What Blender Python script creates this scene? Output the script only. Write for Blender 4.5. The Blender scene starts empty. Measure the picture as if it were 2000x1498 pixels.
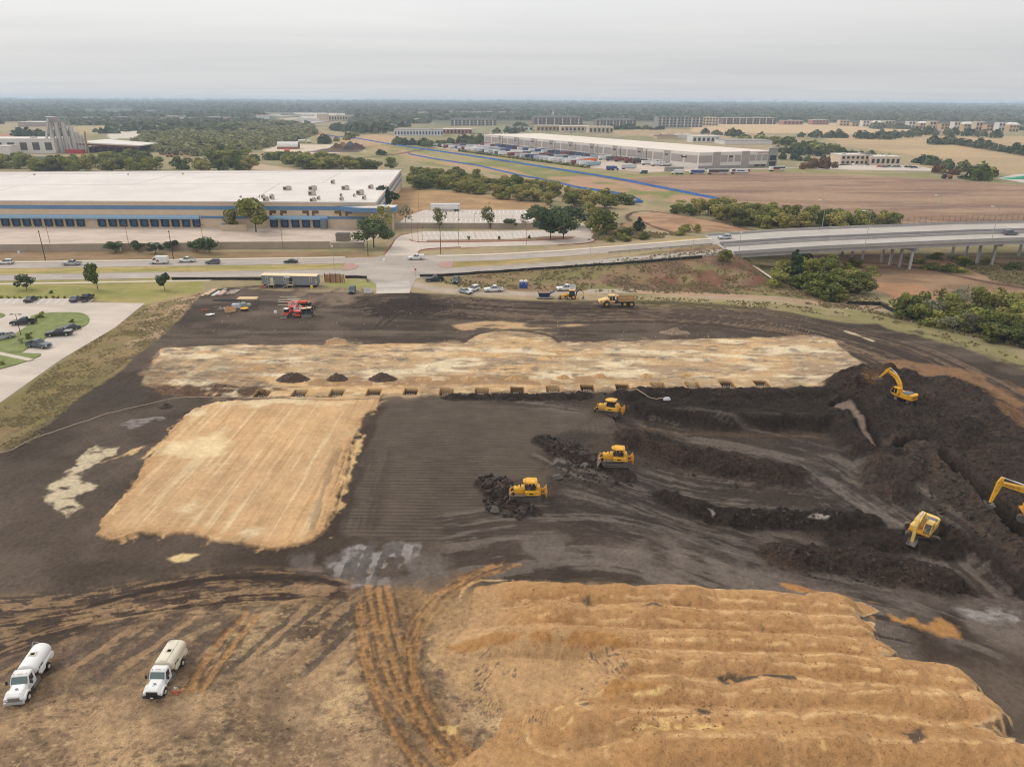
import bpy, bmesh, math, random
import numpy as np
from mathutils import Vector, Matrix, Euler
random.seed(7); rng = np.random.default_rng(7)
PI = math.pi; rad = math.radians
SC = bpy.context.scene; COL = SC.collection
# ------------------------------------------------------------------ camera
F = 1386.0; PITCH = rad(21.7); ROLL = rad(0.25); CH = 54.0
cd = bpy.data.cameras.new('camera'); cam = bpy.data.objects.new('camera', cd); COL.objects.link(cam)
cd.sensor_width = 36; cd.lens = 36 * F / 2000; cd.clip_start = 0.5; cd.clip_end = 60000
cam.matrix_world = Matrix.Translation((0, 0, CH)) @ Matrix.Rotation(PI/2 - PITCH, 4, 'X') @ Matrix.Rotation(ROLL, 4, 'Z')
SC.camera = cam
# ------------------------------------------------------------------ light
SUN_EL, SUN_AZ = 42, 300          # azimuth clockwise from +Y
w = bpy.data.worlds.new('World'); SC.world = w; w.use_nodes = True
nt = w.node_tree; N = nt.nodes; L = nt.links; N.clear()
out = N.new('ShaderNodeOutputWorld')
sky = N.new('ShaderNodeTexSky'); sky.sky_type = 'NISHITA'; sky.sun_disc = False
sky.sun_elevation = rad(SUN_EL); sky.sun_rotation = rad(SUN_AZ); sky.dust_density = 3
b1 = N.new('ShaderNodeBackground'); b1.inputs[1].default_value = 0.08; L.new(sky.outputs[0], b1.inputs[0])
tc = N.new('ShaderNodeTexCoord'); sep = N.new('ShaderNodeSeparateXYZ'); L.new(tc.outputs['Generated'], sep.inputs[0])
# overcast sheet: brighter towards the zenith, streaky cloud texture stretched along the horizon
ramp = N.new('ShaderNodeValToRGB'); L.new(sep.outputs[2], ramp.inputs[0]); e = ramp.color_ramp.elements
e[0].position = 0.0; e[0].color = (.64, .645, .65, 1)
e[1].position = 0.14; e[1].color = (.93, .925, .92, 1)
for p, c in ((.05, (.69, .69, .69, 1)), (.09, (.80, .795, .79, 1)), (.3, (1.0, 1.0, 1.0, 1)), (1.0, (1.3, 1.29, 1.27, 1))):
    q = e.new(p); q.color = c
def vmath(op, a, b):
    n = N.new('ShaderNodeMath'); n.operation = op
    for i, v in enumerate((a, b)):
        if isinstance(v, (int, float)): n.inputs[i].default_value = v
        else: L.new(v, n.inputs[i])
    return n.outputs[0]
zz = vmath('MAXIMUM', sep.outputs[2], 0.0); den = vmath('ADD', zz, 0.03)
comb = N.new('ShaderNodeCombineXYZ'); L.new(vmath('DIVIDE', sep.outputs[0], den), comb.inputs[0]); L.new(vmath('DIVIDE', sep.outputs[1], den), comb.inputs[1])
mp = N.new('ShaderNodeMapping'); mp.inputs['Scale'].default_value = (.12, .30, 1); mp.inputs['Rotation'].default_value = (0, 0, .15); L.new(comb.outputs[0], mp.inputs[0])
nz = N.new('ShaderNodeTexNoise'); nz.inputs['Scale'].default_value = 1.3; nz.inputs['Detail'].default_value = 7; nz.inputs['Roughness'].default_value = .5; nz.inputs['Distortion'].default_value = .7; L.new(mp.outputs[0], nz.inputs['Vector'])
r2 = N.new('ShaderNodeValToRGB'); L.new(nz.outputs[0], r2.inputs[0])
r2.color_ramp.elements[0].position = .32; r2.color_ramp.elements[0].color = (.985, .99, 1, 1)
r2.color_ramp.elements[1].position = .68; r2.color_ramp.elements[1].color = (1.085, 1.08, 1.07, 1)
mx = N.new('ShaderNodeMix'); mx.data_type = 'RGBA'; mx.blend_type = 'MULTIPLY'; mx.inputs[0].default_value = 1
L.new(ramp.outputs[0], mx.inputs[6]); L.new(r2.outputs[0], mx.inputs[7])
b2 = N.new('ShaderNodeBackground'); b2.inputs[1].default_value = 1.0; mx2 = N.new('ShaderNodeMix'); mx2.data_type = 'RGBA'; mx2.blend_type = 'MULTIPLY'; mx2.inputs[0].default_value = 1; cg = N.new('ShaderNodeCombineColor'); gx = vmath('ADD', vmath('MULTIPLY', sep.outputs[0], -.09), 1.0)
for k in range(3): L.new(gx, cg.inputs[k])
L.new(mx.outputs[2], mx2.inputs[6]); L.new(cg.outputs[0], mx2.inputs[7]); L.new(mx2.outputs[2], b2.inputs[0])
ms = N.new('ShaderNodeMixShader'); ms.inputs[0].default_value = .93
L.new(b1.outputs[0], ms.inputs[1]); L.new(b2.outputs[0], ms.inputs[2]); L.new(ms.outputs[0], out.inputs[0])
sl = bpy.data.lights.new('sun', 'SUN'); sl.energy = 1.5; sl.angle = rad(12); sl.color = (1, .93, .82)
so = bpy.data.objects.new('sun', sl); COL.objects.link(so)
so.rotation_euler = (rad(90 - SUN_EL), 0, rad(180 - SUN_AZ))
SC.view_settings.view_transform = 'Standard'; SC.view_settings.look = 'None'
SC.view_settings.exposure = 0; SC.view_settings.gamma = 1; SC.view_settings.use_curve_mapping = False
SC.cycles.pixel_filter_type = 'BLACKMAN_HARRIS'; SC.cycles.filter_width = 1.15; SC.cycles.use_denoising = True; SC.cycles.denoising_prefilter = 'ACCURATE'; SC.cycles.max_bounces = 6; SC.cycles.diffuse_bounces = 2; SC.cycles.volume_bounces = 1
SC.cycles.transparent_max_bounces = 12; SC.cycles.use_adaptive_sampling = True; SC.cycles.adaptive_threshold = .02
# ------------------------------------------------------------------ photograph pixel -> place on the ground
cP, sP, cR, sR = math.cos(PITCH), math.sin(PITCH), math.cos(ROLL), math.sin(ROLL)
def ray(px, py):
    x = (px - 1000) / F; y = -(py - 749) / F
    x, y = x * cR - y * sR, x * sR + y * cR
    return x, cP + y * sP, y * cP - sP
def G(px, py, z=0.0):
    d = ray(px, py); t = (z - CH) / d[2]; return d[0] * t, d[1] * t
def GP(pts, z=0.0): return np.array([G(p[0], p[1], z) for p in pts])
ILL = 1.22
def C(r, g, b, k=1.0):
    f = lambda v: (v / 255 / 12.92 if v < 10 else ((v / 255 + .055) / 1.055) ** 2.4) / ILL * k
    return (f(r), f(g), f(b))
# ------------------------------------------------------------------ numpy noise and masks
def _h(ix, iy, s):
    h = (ix * 374761393 + iy * 668265263 + s * 974634777) & 0xffffffff
    h = ((h ^ (h >> 13)) * 1274126177) & 0xffffffff
    return ((h ^ (h >> 16)) & 0xffff).astype(np.float32) / 65535
def vn(x, y, s=0):
    fx = np.floor(x); fy = np.floor(y); ix = fx.astype(np.int64); iy = fy.astype(np.int64)
    u = (x - fx).astype(np.float32); v = (y - fy).astype(np.float32); u = u*u*(3-2*u); v = v*v*(3-2*v)
    a = _h(ix, iy, s); b = _h(ix+1, iy, s); c = _h(ix, iy+1, s); d = _h(ix+1, iy+1, s)
    return a + (b-a)*u + (c-a)*v + (a-b-c+d)*u*v
def fbm(x, y, s=0, o=4, g=.5):
    t = 0; a = 1; n = 0
    for i in range(o):
        t = t + a * vn(x * 2**i + 13.7*i, y * 2**i - 7.1*i, s + i*31); n += a; a *= g
    return t / n
def ss(a, b, x):
    t = np.clip((x - a) / (b - a), 0, 1); return t*t*(3-2*t)
def dline(x, y, P, closed=False):
    """distance to a polyline and distance travelled along it"""
    P = np.asarray(P, float); n = len(P); best = np.full(x.shape, 1e9); al = np.zeros(x.shape); acc = 0
    for i in range(n if closed else n-1):
        a = P[i]; b = P[(i+1) % n]; d = b - a; l2 = max((d*d).sum(), 1e-9); l = math.sqrt(l2)
        t = np.clip(((x-a[0])*d[0] + (y-a[1])*d[1]) / l2, 0, 1)
        q = np.hypot(x - a[0] - t*d[0], y - a[1] - t*d[1]); m = q < best
        best = np.where(m, q, best); al = np.where(m, acc + t*l, al); acc += l
    return best, al
def inside(x, y, P):
    r = np.zeros(x.shape, bool); n = len(P); j = n-1
    for i in range(n):
        xi, yi = P[i]; xj, yj = P[j]
        if yi != yj:
            r ^= ((yi > y) != (yj > y)) & (x < (xj-xi)*(y-yi)/(yj-yi) + xi)
        j = i
    return r
def sdist(x, y, P):
    d, _ = dline(x, y, P, True); return np.where(inside(x, y, P), d, -d)
def smooth_line(P, k=3):
    P = [Vector((p[0], p[1])) for p in P]
    for _ in range(k):
        Q = [P[0]]
        for a, b in zip(P, P[1:]): Q += [a*.75 + b*.25, a*.25 + b*.75]
        Q.append(P[-1]); P = Q
    return [tuple(p) for p in P]
# ------------------------------------------------------------------ the road's line and its profile
def yS(x): return 237.4 + np.where(np.asarray(x) < 0, .093, .08) * x
ZX = [-400, -25, -5, 20, 43, 75, 105, 138, 172, 240, 400]; ZZ = [0, 0, .35, 1.5, 3.1, 5.3, 6.9, 8.0, 9.0, 9.8, 10]
def zR(x): return np.interp(x, ZX, ZZ)
# ------------------------------------------------------------------ the ground: one sheet, a fan of vertices
NU = 1500
U = np.concatenate([np.linspace(-1.02, 1.02, NU)])
dep = np.concatenate([np.linspace(rad(53), rad(3.2), 900)[:-1], np.geomspace(rad(3.2), rad(.13), 150)])
YR = CH / np.tan(dep); YR = np.concatenate([[-60, -40, -20, 0, 10, 20, 28, 34, 38], YR[YR > 39.5]])
def wid(Y): return np.maximum(Y*cP + CH*sP, 58)
X = U[None, :] * wid(YR)[:, None]; Y = np.repeat(YR[:, None], len(U), 1)
NR, NC = X.shape
X = X.ravel(); Y = Y.ravel(); nV = X.size
Z = np.zeros(nV, np.float32); CL = np.zeros((nV, 3), np.float32); CLOD = np.zeros(nV, np.float32); WET = np.zeros(nV, np.float32); GRS = np.zeros(nV, np.float32)
def near(P, m):
    P = np.asarray(P); return np.nonzero((X > P[:,0].min()-m) & (X < P[:,0].max()+m) & (Y > P[:,1].min()-m) & (Y < P[:,1].max()+m))[0]
NO = {}
def setv(i, m, col, clod=None, wet=None, grs=None):
    m = m.astype(np.float32)
    CL[i] += (np.asarray(col, np.float32) - CL[i]) * m[:, None]
    for A, v in ((CLOD, clod), (WET, wet), (GRS, grs)):
        if v is not None: A[i] += (v - A[i]) * m
def warp(x, y, amp, sc, s):
    return (fbm(x/sc, y/sc, s, 5, .55) - .5) * 2.4 * amp
def area(px, col, edge=.5, amp=1.0, sc=4.0, seed=1, op=1.0, col2=None, mix=(.35, .65), msc=(8, 4), hole=0, z=0.0, world=None, sq=1, **kw):
    """colour the ground inside a polygon with a ragged edge; col2 is a second colour in noise patches"""
    P = world if world is not None else GP(px, z)
    i = near(P, amp*2 + edge); x = X[i]; y = Y[i]
    d = sdist(x, y, P) + warp(x, y, amp, sc, seed)
    m = ss(-edge, edge, d)
    if hole: m = m * ss(hole - .12, hole + .08, fbm(x/sc*1.3 + 50, y/sc*sq, seed+5, 4))
    c = np.asarray(col, np.float32)[None, :]
    if col2 is not None:
        k = ss(mix[0], mix[1], fbm(x/msc[0], y/msc[1], seed+9, 4))[:, None]
        c = c*(1-k) + np.asarray(col2, np.float32)*k
    setv(i, m*op, c, **kw); return i, m
def stroke(px, wdt, col, edge=.3, amp=.4, sc=2.0, seed=3, op=1.0, breakup=0, bsc=3, world=None, smooth=2, dz=0, twin=0, **kw):
    """colour along a line; twin = distance between two wheel tracks"""
    P = np.array(smooth_line(world if world is not None else GP(px), smooth))
    i = near(P, wdt*2 + twin + amp + 1); x = X[i]; y = Y[i]
    d, al = dline(x, y, P)
    if twin: d = np.abs(d - twin/2)
    d = d + warp(x, y, amp, sc, seed)
    m = 1 - ss(wdt/2 - edge, wdt/2 + edge, d)
    if breakup: m = m * ss(breakup-.1, breakup+.1, fbm(x/bsc, y/bsc, seed+4, 4))
    if col is not None: setv(i, m*op, col, **kw)
    if dz: Z[i] += (m*dz).astype(np.float32)
    return i, m, al
def dsign(x, y, P):
    P = np.asarray(P, float); best = np.full(x.shape, 1e9); sg = np.ones(x.shape); al = np.zeros(x.shape); acc = 0
    for i in range(len(P)-1):
        a = P[i]; d = P[i+1] - a; l2 = max((d*d).sum(), 1e-9); l = math.sqrt(l2)
        t = np.clip(((x-a[0])*d[0] + (y-a[1])*d[1]) / l2, 0, 1)
        q = np.hypot(x - a[0] - t*d[0], y - a[1] - t*d[1]); m = q < best
        best = np.where(m, q, best); al = np.where(m, acc + t*l, al)
        sg = np.where(m, np.sign(d[0]*(y-a[1]) - d[1]*(x-a[0])), sg); acc += l
    return best*sg, al
def flow(px, half, col=None, f=1.2, la=.06, lo=.45, hi=.6, op=.6, dz=0.0, seed=11, fade=3.0, smooth=2, dark=None, edge=2.0, brk=.35):
    """streaks (wheel and blade marks) that run along a line inside a band"""
    P = np.array(smooth_line(GP(px), smooth)); i = near(P, half); x = X[i]; y = Y[i]
    d, al = dsign(x, y, P); L_ = al.max()
    m = (1 - ss(half - edge, half, np.abs(d))) * ss(0, fade, al) * (1 - ss(L_-fade, L_, al))
    n = .5*vn(d*f + 40, al*la, seed) + .3*vn(d*f*2.7 + 9, al*la*2.2, seed+1) + .2*vn(d*f*6 + 3, al*la*4, seed+2); n = n + brk*(fbm(x/1.7, y/1.1, seed+3, 4)-.5)
    k = ss(lo, hi, n)
    if col is not None: setv(i, m*k*op, col)
    if dark is not None: setv(i, m*ss(1-hi, 1-lo, 1-n)*op, dark)
    if dz: Z[i] += (m*(n-.5)*2*dz).astype(np.float32)
# ---------------- base
n1 = fbm(X/90, Y/150, 1, 4); n2 = fbm(X/14, Y/20, 2, 4)
g1 = np.array(C(164, 146, 114)); g2 = np.array(C(138, 130, 94)); k = ss(.4, .62, .6*n1 + .4*n2)[:, None]
CL[:] = g1*(1-k) + g2*k; GRS[:] = .7
far = ss(1500, 2300, Y + 500*(n1-.5)); CL += (np.array(C(78, 84, 62)) - CL) * far[:, None]
# gentle far relief so the skyline is not ruled
Z += (ss(3000, 20000, Y) * (fbm(X/2500, Y/2500, 5, 3) - .45) * 60).astype(np.float32)
# ---------------- road embankment, creek
xx = np.minimum(X, 76.0); ys = yS(X)
dout = np.hypot(np.maximum(X - 76, 0) * 2.4, np.maximum(np.maximum(ys - 1.5 - Y, Y - ys - 35), 0))
emb = np.maximum(zR(xx) - .19 * dout, 0) * (X > -60)
Z += emb.astype(np.float32)
crk = ss(78, 100, X - .12*(Y-240)) * ss(150, 185, Y) * (1 - ss(330, 380, Y)) ; Z -= (crk * 1.2).astype(np.float32)
# ---------------- far and middle fields (photograph pixels on flat ground)
TAN = C(182, 156, 124); TAN2 = C(160, 138, 106); BRN = C(150, 120, 98); BRN2 = C(122, 98, 84); GRN = C(134, 130, 90); GRN2 = C(142, 138, 92)
area([(1190,254),(1450,252),(1500,262),(1440,276),(1200,262)], TAN, 8, 10, 60, 21, col2=TAN2)
area([(870,262),(960,245),(1190,248),(1190,256),(1150,262),(950,262)], C(150,142,118), 8, 10, 60, 20, col2=C(128,128,90))
area([(1350,243),(1780,240),(1790,262),(1640,262),(1350,258)], C(196,168,132), 8, 10, 60, 22)
area([(1620,268),(1780,262),(1900,268),(2300,262),(2300,380),(1990,345),(1890,318),(1750,300),(1640,283)], C(186,158,120), 6, 12, 70, 23, col2=C(172,148,114), msc=(120, 30))
area([(560,212),(640,216),(760,230),(700,243),(560,238),(500,215)], C(176,164,148), 30, 60, 200, 24, hole=.45)
area([(150,243),(460,236),(600,240),(560,252),(150,262)], C(170,152,112), 10, 20, 80, 25)
area([(210,258),(290,256),(300,268),(215,272)], C(206,196,180), 3, 3, 30, 25)
area([(0,260),(30,262),(30,272),(0,276)], C(170,128,104), 3, 3, 30, 26)
area([(60,305),(180,303),(240,312),(190,322),(60,316)], C(170,146,106), 3, 6, 30, 26)
area([(480,336),(500,320),(560,328),(640,338),(600,345)], C(188,164,138), 2, 4, 20, 27)
area([(560,238),(650,262),(760,268),(900,300),(1150,330),(1300,352),(1440,398),(1200,385),(1000,345),(800,315),(600,290),(500,262)], C(160,146,104), 6, 12, 40, 28, col2=C(128,128,76), msc=(40, 60))
area([(630,262),(720,272),(900,320),(1000,330),(1060,352),(900,330),(760,300),(640,272)], C(176,146,112), 4, 8, 30, 29, hole=.42)
area([(1060,345),(1160,345),(1400,388),(1330,396),(1180,376),(1080,360)], C(176,140,112), 3, 6, 20, 30, hole=.4)
area([(690,270),(730,262),(790,268),(770,282),(700,280)], C(182,152,116), 4, 6, 30, 31)
area([(515,295),(540,284),(705,280),(712,296),(640,300),(540,300)], C(206,188,166), 3, 4, 20, 32)
area([(600,297),(640,290),(700,280),(716,290),(700,298)], C(92,76,68), 3, 5, 12, 33)
stroke([(560,318),(700,310),(790,300),(860,285)], 9, C(110,88,70), 3, 3, 12, 34)
stroke([(570,243),(625,262),(648,268)], 18, C(160,118,92), 5, 5, 30, 34)
# big brown field and its border
i, m = area([(1205,352),(1370,340),(1500,336),(1870,352),(1990,362),(2400,372),(2400,470),(2000,436),(1830,436),(1600,424),(1500,412),(1430,396),(1330,370)], BRN, 3, 5, 20, 35, col2=C(164,136,112), msc=(60, 14))
setv(i, m*ss(.5, .68, fbm(X[i]/45, Y[i]/9, 77, 5))*.75, BRN2)
stroke([(1190,346),(1370,336),(1500,332),(1700,340),(1880,348)], 16, C(136,132,78), 4, 6, 30, 36, op=.8)
# north of the road: mown strip, parking verge, cleared bed by the bridge
area([(780,364),(1000,388),(1080,402),(1060,428),(780,430),(760,400)], C(178,144,104), 1, 1.5, 8, 37, col2=C(160,130,94), msc=(14, 8))
area([(1240,420),(1290,412),(1430,438),(1500,450),(1400,452),(1300,455),(1250,440)], C(178,142,112), 1, 2, 10, 38, col2=C(152,118,94), msc=(16, 5))
stroke([(1245,440),(1220,425),(1240,412),(1290,414),(1400,432),(1480,446)], 2.2, C(84,64,54), .6, .8, 6, 39)
stroke([(1250,432),(1290,448),(1330,458)], 2.2, C(84,64,54), .6, .8, 6, 39)
area([(820,490),(850,470),(900,487),(1250,462),(1260,430),(1150,440),(1165,470),(1000,480)], C(150,122,92), 1, 2, 8, 40)
area([(1560,500),(1700,492),(2400,520),(2400,620),(2000,600),(1900,600),(1760,590),(1650,540)], C(156,126,100), 1, 3, 10, 41, col2=C(134,108,84), msc=(18, 7), z=-1)
area([(1880,510),(2400,520),(2400,568),(2000,560),(1920,535)], C(100,86,60), 1, 3, 10, 42, z=-1)
stroke([(1660,505),(1800,515),(1900,540),(2000,555),(2200,590)], 2.5, C(90,68,56), .8, 1, 6, 43)
area([(1660,540),(1700,545),(1800,560),(1840,580),(1760,588),(1700,560)], C(164,124,94), 1, 3, 10, 44, z=-1)
# verges of the road on the west side
area([(-400,490),(0,490),(440,492),(700,492),(735,500),(700,508),(0,509),(-400,511)], C(150,122,94), .6, 1, 6, 45, col2=C(132,112,80))
area([(-400,524),(0,524),(350,518),(672,514),(690,522),(350,535),(-400,540)], C(182,158,104), .6, .8, 5, 46, col2=C(150,142,84), msc=(14, 3))
area([(884,511),(1150,500),(1360,486),(1370,494),(1150,508),(884,524)], C(184,156,104), .6, .8, 5, 47, col2=C(152,134,84), msc=(14, 3))
area([(-400,548),(0,548),(330,545),(395,548),(400,575),(0,575),(-400,575)], C(166,150,100), .6, .8, 6, 48, col2=C(146,138,84), msc=(12, 3))
area([(-400,560),(0,559),(320,556),(395,553),(400,572),(330,592),(290,596),(160,584),(0,584),(-400,584)], C(144,140,80), .6, .8, 6, 49, col2=C(164,150,96), msc=(16, 6))
area([(286,596),(330,585),(400,572),(400,600),(60,870),(-30,915),(-400,1150),(-400,1050),(0,790)], C(142,121,86), .8, 1, 6, 50, col2=C(124,112,72), msc=(12, 9))
area([(300,592),(400,566),(420,590),(330,650),(250,680),(290,620)], C(168,142,112), 1, 3, 6, 51, hole=.45, sq=1.5)
# embankment slope south of the road, dirt track
area([(820,545),(1000,530),(1250,515),(1440,500),(1520,540),(1620,580),(1700,592),(1240,575),(1050,572),(900,560)], C(140,116,88), 1, 2, 8, 52, col2=C(126,118,78), msc=(12, 8))
area([(1180,520),(1440,505),(1500,540),(1480,570),(1250,570),(1150,545)], C(134,104,86), 1, 3, 9, 53, hole=.47, col2=C(112,88,72))
area([(1240,550),(1480,535),(1500,560),(1300,572)], C(118,84,66), 1, 2, 8, 54, hole=.5)
stroke([(800,552),(850,566),(930,572),(1050,575),(1200,567),(1320,574),(1450,580),(1600,586),(1730,596)], 5.2, C(176,160,142), .7, .7, 5, 55)
stroke([(1250,571),(1400,577),(1700,592),(1800,596)], 4.2, C(172,142,116), .7, .7, 5, 56)
# ---------------- the bare clay of the site
SOIL = C(88, 75, 64); SOIL_D = C(68, 56, 46); SOIL_L = C(110, 95, 83)
SITE = [(396,572),(440,562),(520,556),(700,556),(735,574),(800,571),(850,580),(1050,590),(1250,600),(1480,607),(1700,620),(1820,645),(2000,706),(2500,860),(2600,1700),(-700,1700),(-700,1420),(0,888),(100,822),(205,745),(330,645)]
i, SITEM = area(SITE, SOIL, .5, 1.2, 4, 60, col2=SOIL_D, msc=(22, 12), grs=0, clod=.25, wet=.12)
k = SITEM * ss(.48, .72, fbm(X[i]/9, Y[i]/9, 61, 5)); setv(i, k*.5, SOIL_L)
k = SITEM * ss(.55, .75, fbm(X[i]/30+9, Y[i]/5, 62, 4)) * ss(140, 170, Y[i]); setv(i, k*.5, C(128,112,98))
area([(1700,600),(1850,640),(2000,700),(2300,800),(2300,840),(2000,722),(1850,668),(1700,625),(1450,608),(1250,600),(1240,585),(1480,592)], C(140,130,88), 1, 1.6, 6, 63, hole=.42, grs=.8)
area([(600,560),(735,575),(735,590),(640,600),(560,585)], C(126,108,92), 1, 2, 7, 64, hole=.4)
area([(420,560),(520,545),(735,548),(740,560),(720,570),(620,572),(540,568)], C(150,132,104), .8, 1, 6, 65, hole=.5)
area([(630,545),(735,547),(735,562),(640,562)], C(150,146,92), .6, 1, 5, 66)
# upper haul tracks
flow([(690,600),(800,590),(950,605),(1100,612),(1250,606),(1500,622),(1700,665),(1850,740),(2000,840)], 13, f=.75, la=.02, lo=.48, hi=.62, op=.75, dark=C(62,48,39), col=C(120,100,82), seed=70, dz=.05)
area([(705,585),(800,572),(900,590),(880,612),(740,615)], C(60,47,39), 1.5, 4, 6, 71, hole=.42, clod=.7)
for q in ([(870,596),(800,600),(760,620),(740,640)], [(720,608),(780,598),(900,598)], [(700,600),(780,590),(900,604),(1000,600),(1100,604)], [(760,615),(850,625),(900,612)]):
    stroke(q, .8, C(52,40,33), .3, .3, 2, 72, twin=2.0, dz=-.1, op=.85, breakup=.3)
flow([(1000,598),(1130,596),(1250,606),(1320,625),(1500,640)], 5, f=1.2, lo=.45, hi=.6, op=.6, dark=C(60,47,38), seed=75)
area([(870,634),(960,628),(1150,634),(1070,642),(900,644)], C(190,158,118), .8, 2, 8, 76, hole=.42, sq=3)
area([(640,664),(672,660),(676,672),(625,676)], C(190,150,104), .5, 1, 3, 77, clod=.6)
flow([(1300,612),(1500,625),(1680,660),(1850,735),(2000,850)], 9, f=.9, la=.015, lo=.55, hi=.65, op=.6, col=C(138,116,94), dark=C(62,50,42), seed=78)
stroke([(1655,642),(1690,655),(1706,662)], 1.1, C(200,180,150), .3, .5, 2, 79)
# ---------------- the long pad of pale sandy clay with its footings
SAND = C(204, 166, 120); SANDL = C(226, 202, 162); SANDD = C(160, 128, 94)
PAD = [(318,682),(450,675),(820,672),(905,668),(935,650),(1000,644),(1072,654),(1092,668),(1250,666),(1600,656),(1622,660),(1700,722),(1690,745),(1600,757),(1250,760),(900,770),(740,776),(430,776),(300,762),(272,748),(300,712)]
area(PAD, C(150,126,98), 1.2, 4.0, 3, 79, op=.7, hole=.5)
i, m = area(PAD, C(184,156,120), .5, 1.4, 4, 80, col2=SAND, msc=(14, 7), clod=.1, wet=.05)
PADM = (i, m)
Z[i] += (m*.12).astype(np.float32)
x_, y_ = X[i], Y[i]
setv(i, m*ss(.46, .68, fbm(x_/16, y_/4, 81, 6, .6))*.85, C(156,134,110))
setv(i, m*ss(.56, .70, fbm(x_/13+70, y_/4, 83, 4))*.9, C(224,204,170))
setv(i, m*ss(.56, .74, fbm(x_/5+20, y_/1.6, 84, 6, .65))*.85, C(118,102,87)); setv(i, m*(1-ss(.5, 5, sdist(x_, y_, GP(PAD))))*ss(.42, .6, fbm(x_/2.5, y_/2, 86, 5))*.6, C(130,106,82)); setv(i, m*ss(.54, .72, fbm(x_/2.2, y_/.8, 85, 5, .6))*.5, C(228,208,174))
# drilled-pier marks on a grid
for r, (ya, x0, x1, n) in enumerate(((684,335,1560,15),(703,350,1640,16),(722,330,1660,14))):
    for q in range(n):
        px = x0 + (x1-x0)*q/(n-1) + random.uniform(-8, 8)
        area([(px-9,ya-2),(px+8,ya-3),(px+13,ya+2),(px-6,ya+3)], C(116,108,98), .9, 1.3, 1.6, 90+q+r*20, op=.75, hole=.42, sq=2)
stroke([(905,668),(935,650),(1000,644),(1072,654),(1092,668)], 1.4, C(78,62,52), .4, .5, 3, 95)
area([(600,745),(700,735),(900,735),(1200,735),(1200,750),(600,757)], SANDD, .7, 1, 3, 96, hole=.52)
area([(290,752),(420,752),(560,762),(480,776),(400,778),(300,766)], C(120,92,70), .6, 1.6, 3, 97, hole=.4, clod=.8)
# ---------------- south-west: sand pad, graded pad, spilled sand
flow([(0,1000),(200,860),(420,700)], 22, f=.5, la=.03, op=.35, dark=C(80,70,63), seed=98)
SPAD = [(742,776),(739,802),(709,810),(694,859),(675,919),(660,982),(637,1035),(600,1065),(544,1072),(499,1069),(442,1057),(375,1044),(322,1048),(277,1044),(225,1055),(195,1046),(206,1012),(244,975),(270,926),(311,874),(345,832),(379,802),(424,786),(600,778)]
area(SPAD, C(190,154,110), .4, 2.2, 1.6, 99, hole=.5)
i, m = area(SPAD, C(206,168,124), .25, .8, 2.2, 100, col2=C(197,161,120), msc=(9, 14), clod=.05, wet=0)
x_, y_ = X[i], Y[i]; Z[i] += (ss(0, .7, m)*.35).astype(np.float32)
ax = x_*.93 + y_*.36*-1; ay = y_*.93 + x_*.36           # the passes of the blade run towards the pad
ptop = GP([(540,780),(300,1060)]); dv = ptop[0]-ptop[1]; dv /= np.hypot(*dv); sx = x_*dv[1]-y_*dv[0]; sy = x_*dv[0]+y_*dv[1]
st = .6*vn(sx*1.5, sy*.06, 101) + .4*vn(sx*4, sy*.12, 102)
setv(i, m*ss(.58, .8, st)*.5, SANDL); setv(i, m*ss(.58, .8, 1-st)*.5, C(176,138,96)); Z[i] += (m*(st-.5)*.05).astype(np.float32)
setv(i, m*ss(.60, .74, fbm(x_/9+3, y_/7, 103, 4))*.8, SANDL)
area([(360,880),(420,845),(450,865),(440,890),(370,895)], C(232,206,162), 1.5, 3, 5, 104, op=.8)
P = GP(SPAD); dd = sdist(x_, y_, P); setv(i, m*(1-ss(.5, 2.6, dd))*.5*(y_ < 118), C(184,142,98)); CLOD[i] += (m*(1-ss(.3, 1.6, dd))*.22).astype(np.float32)
for q in ([(280,895),(300,885),(325,868),(318,862),(285,880)], [(206,1012),(245,966),(250,972),(225,1010)], [(690,865),(712,850),(706,880),(680,940),(662,1000),(650,1015),(672,930)], [(195,905),(240,885),(280,870),(300,860),(270,882),(215,900)]):
    area(q, C(214,178,128), .3, .8, 2, 105, hole=.42)
area([(187,866),(217,876),(214,889),(195,896),(176,915),(160,935),(184,948),(165,960),(154,990),(131,1016),(112,1009),(90,975),(112,941),(150,907),(169,881)], C(206,188,156), .4, 1.6, 3.0, 106, hole=.37, sq=2.2, wet=.3, op=.9)
area([(325,1092),(345,1086),(378,1084),(372,1096),(340,1100)], C(224,196,140), .4, .8, 2, 107, wet=.3, hole=.3)
area([(235,826),(260,820),(320,812),(325,818),(290,826),(255,838)], C(126,116,110), .4, .8, 2, 108, hole=.42, wet=.6, sq=3)
area([(605,1092),(625,1086),(650,1095),(660,1082),(700,1072),(820,1060),(818,1085),(760,1120),(760,1140),(690,1142),(655,1120),(640,1105)], C(146,137,132), .6, 1.6, 2.5, 109, hole=.36, wet=.7, op=.95)
i, m = area([(650,1120),(700,1060),(830,1060),(810,1100),(770,1142),(690,1145)], None or C(84,74,68), .6, 1.5, 2, 110, op=0)
x_, y_ = X[i], Y[i]; p = GP([(700,1065),(670,1140)]); dv = p[0]-p[1]; dv /= np.hypot(*dv); sx = x_*dv[1]-y_*dv[0]
setv(i, m*ss(.48, .56, vn(sx*1.5, y_*.15, 111) + .4*(fbm(x_/.9, y_/.7, 112, 4)-.5))*.95, C(86,77,72))
area([(560,1095),(900,1080),(900,1140),(760,1145),(620,1135)], C(118,108,101), 1.5, 4, 5, 112, hole=.5, op=.6)
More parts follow.
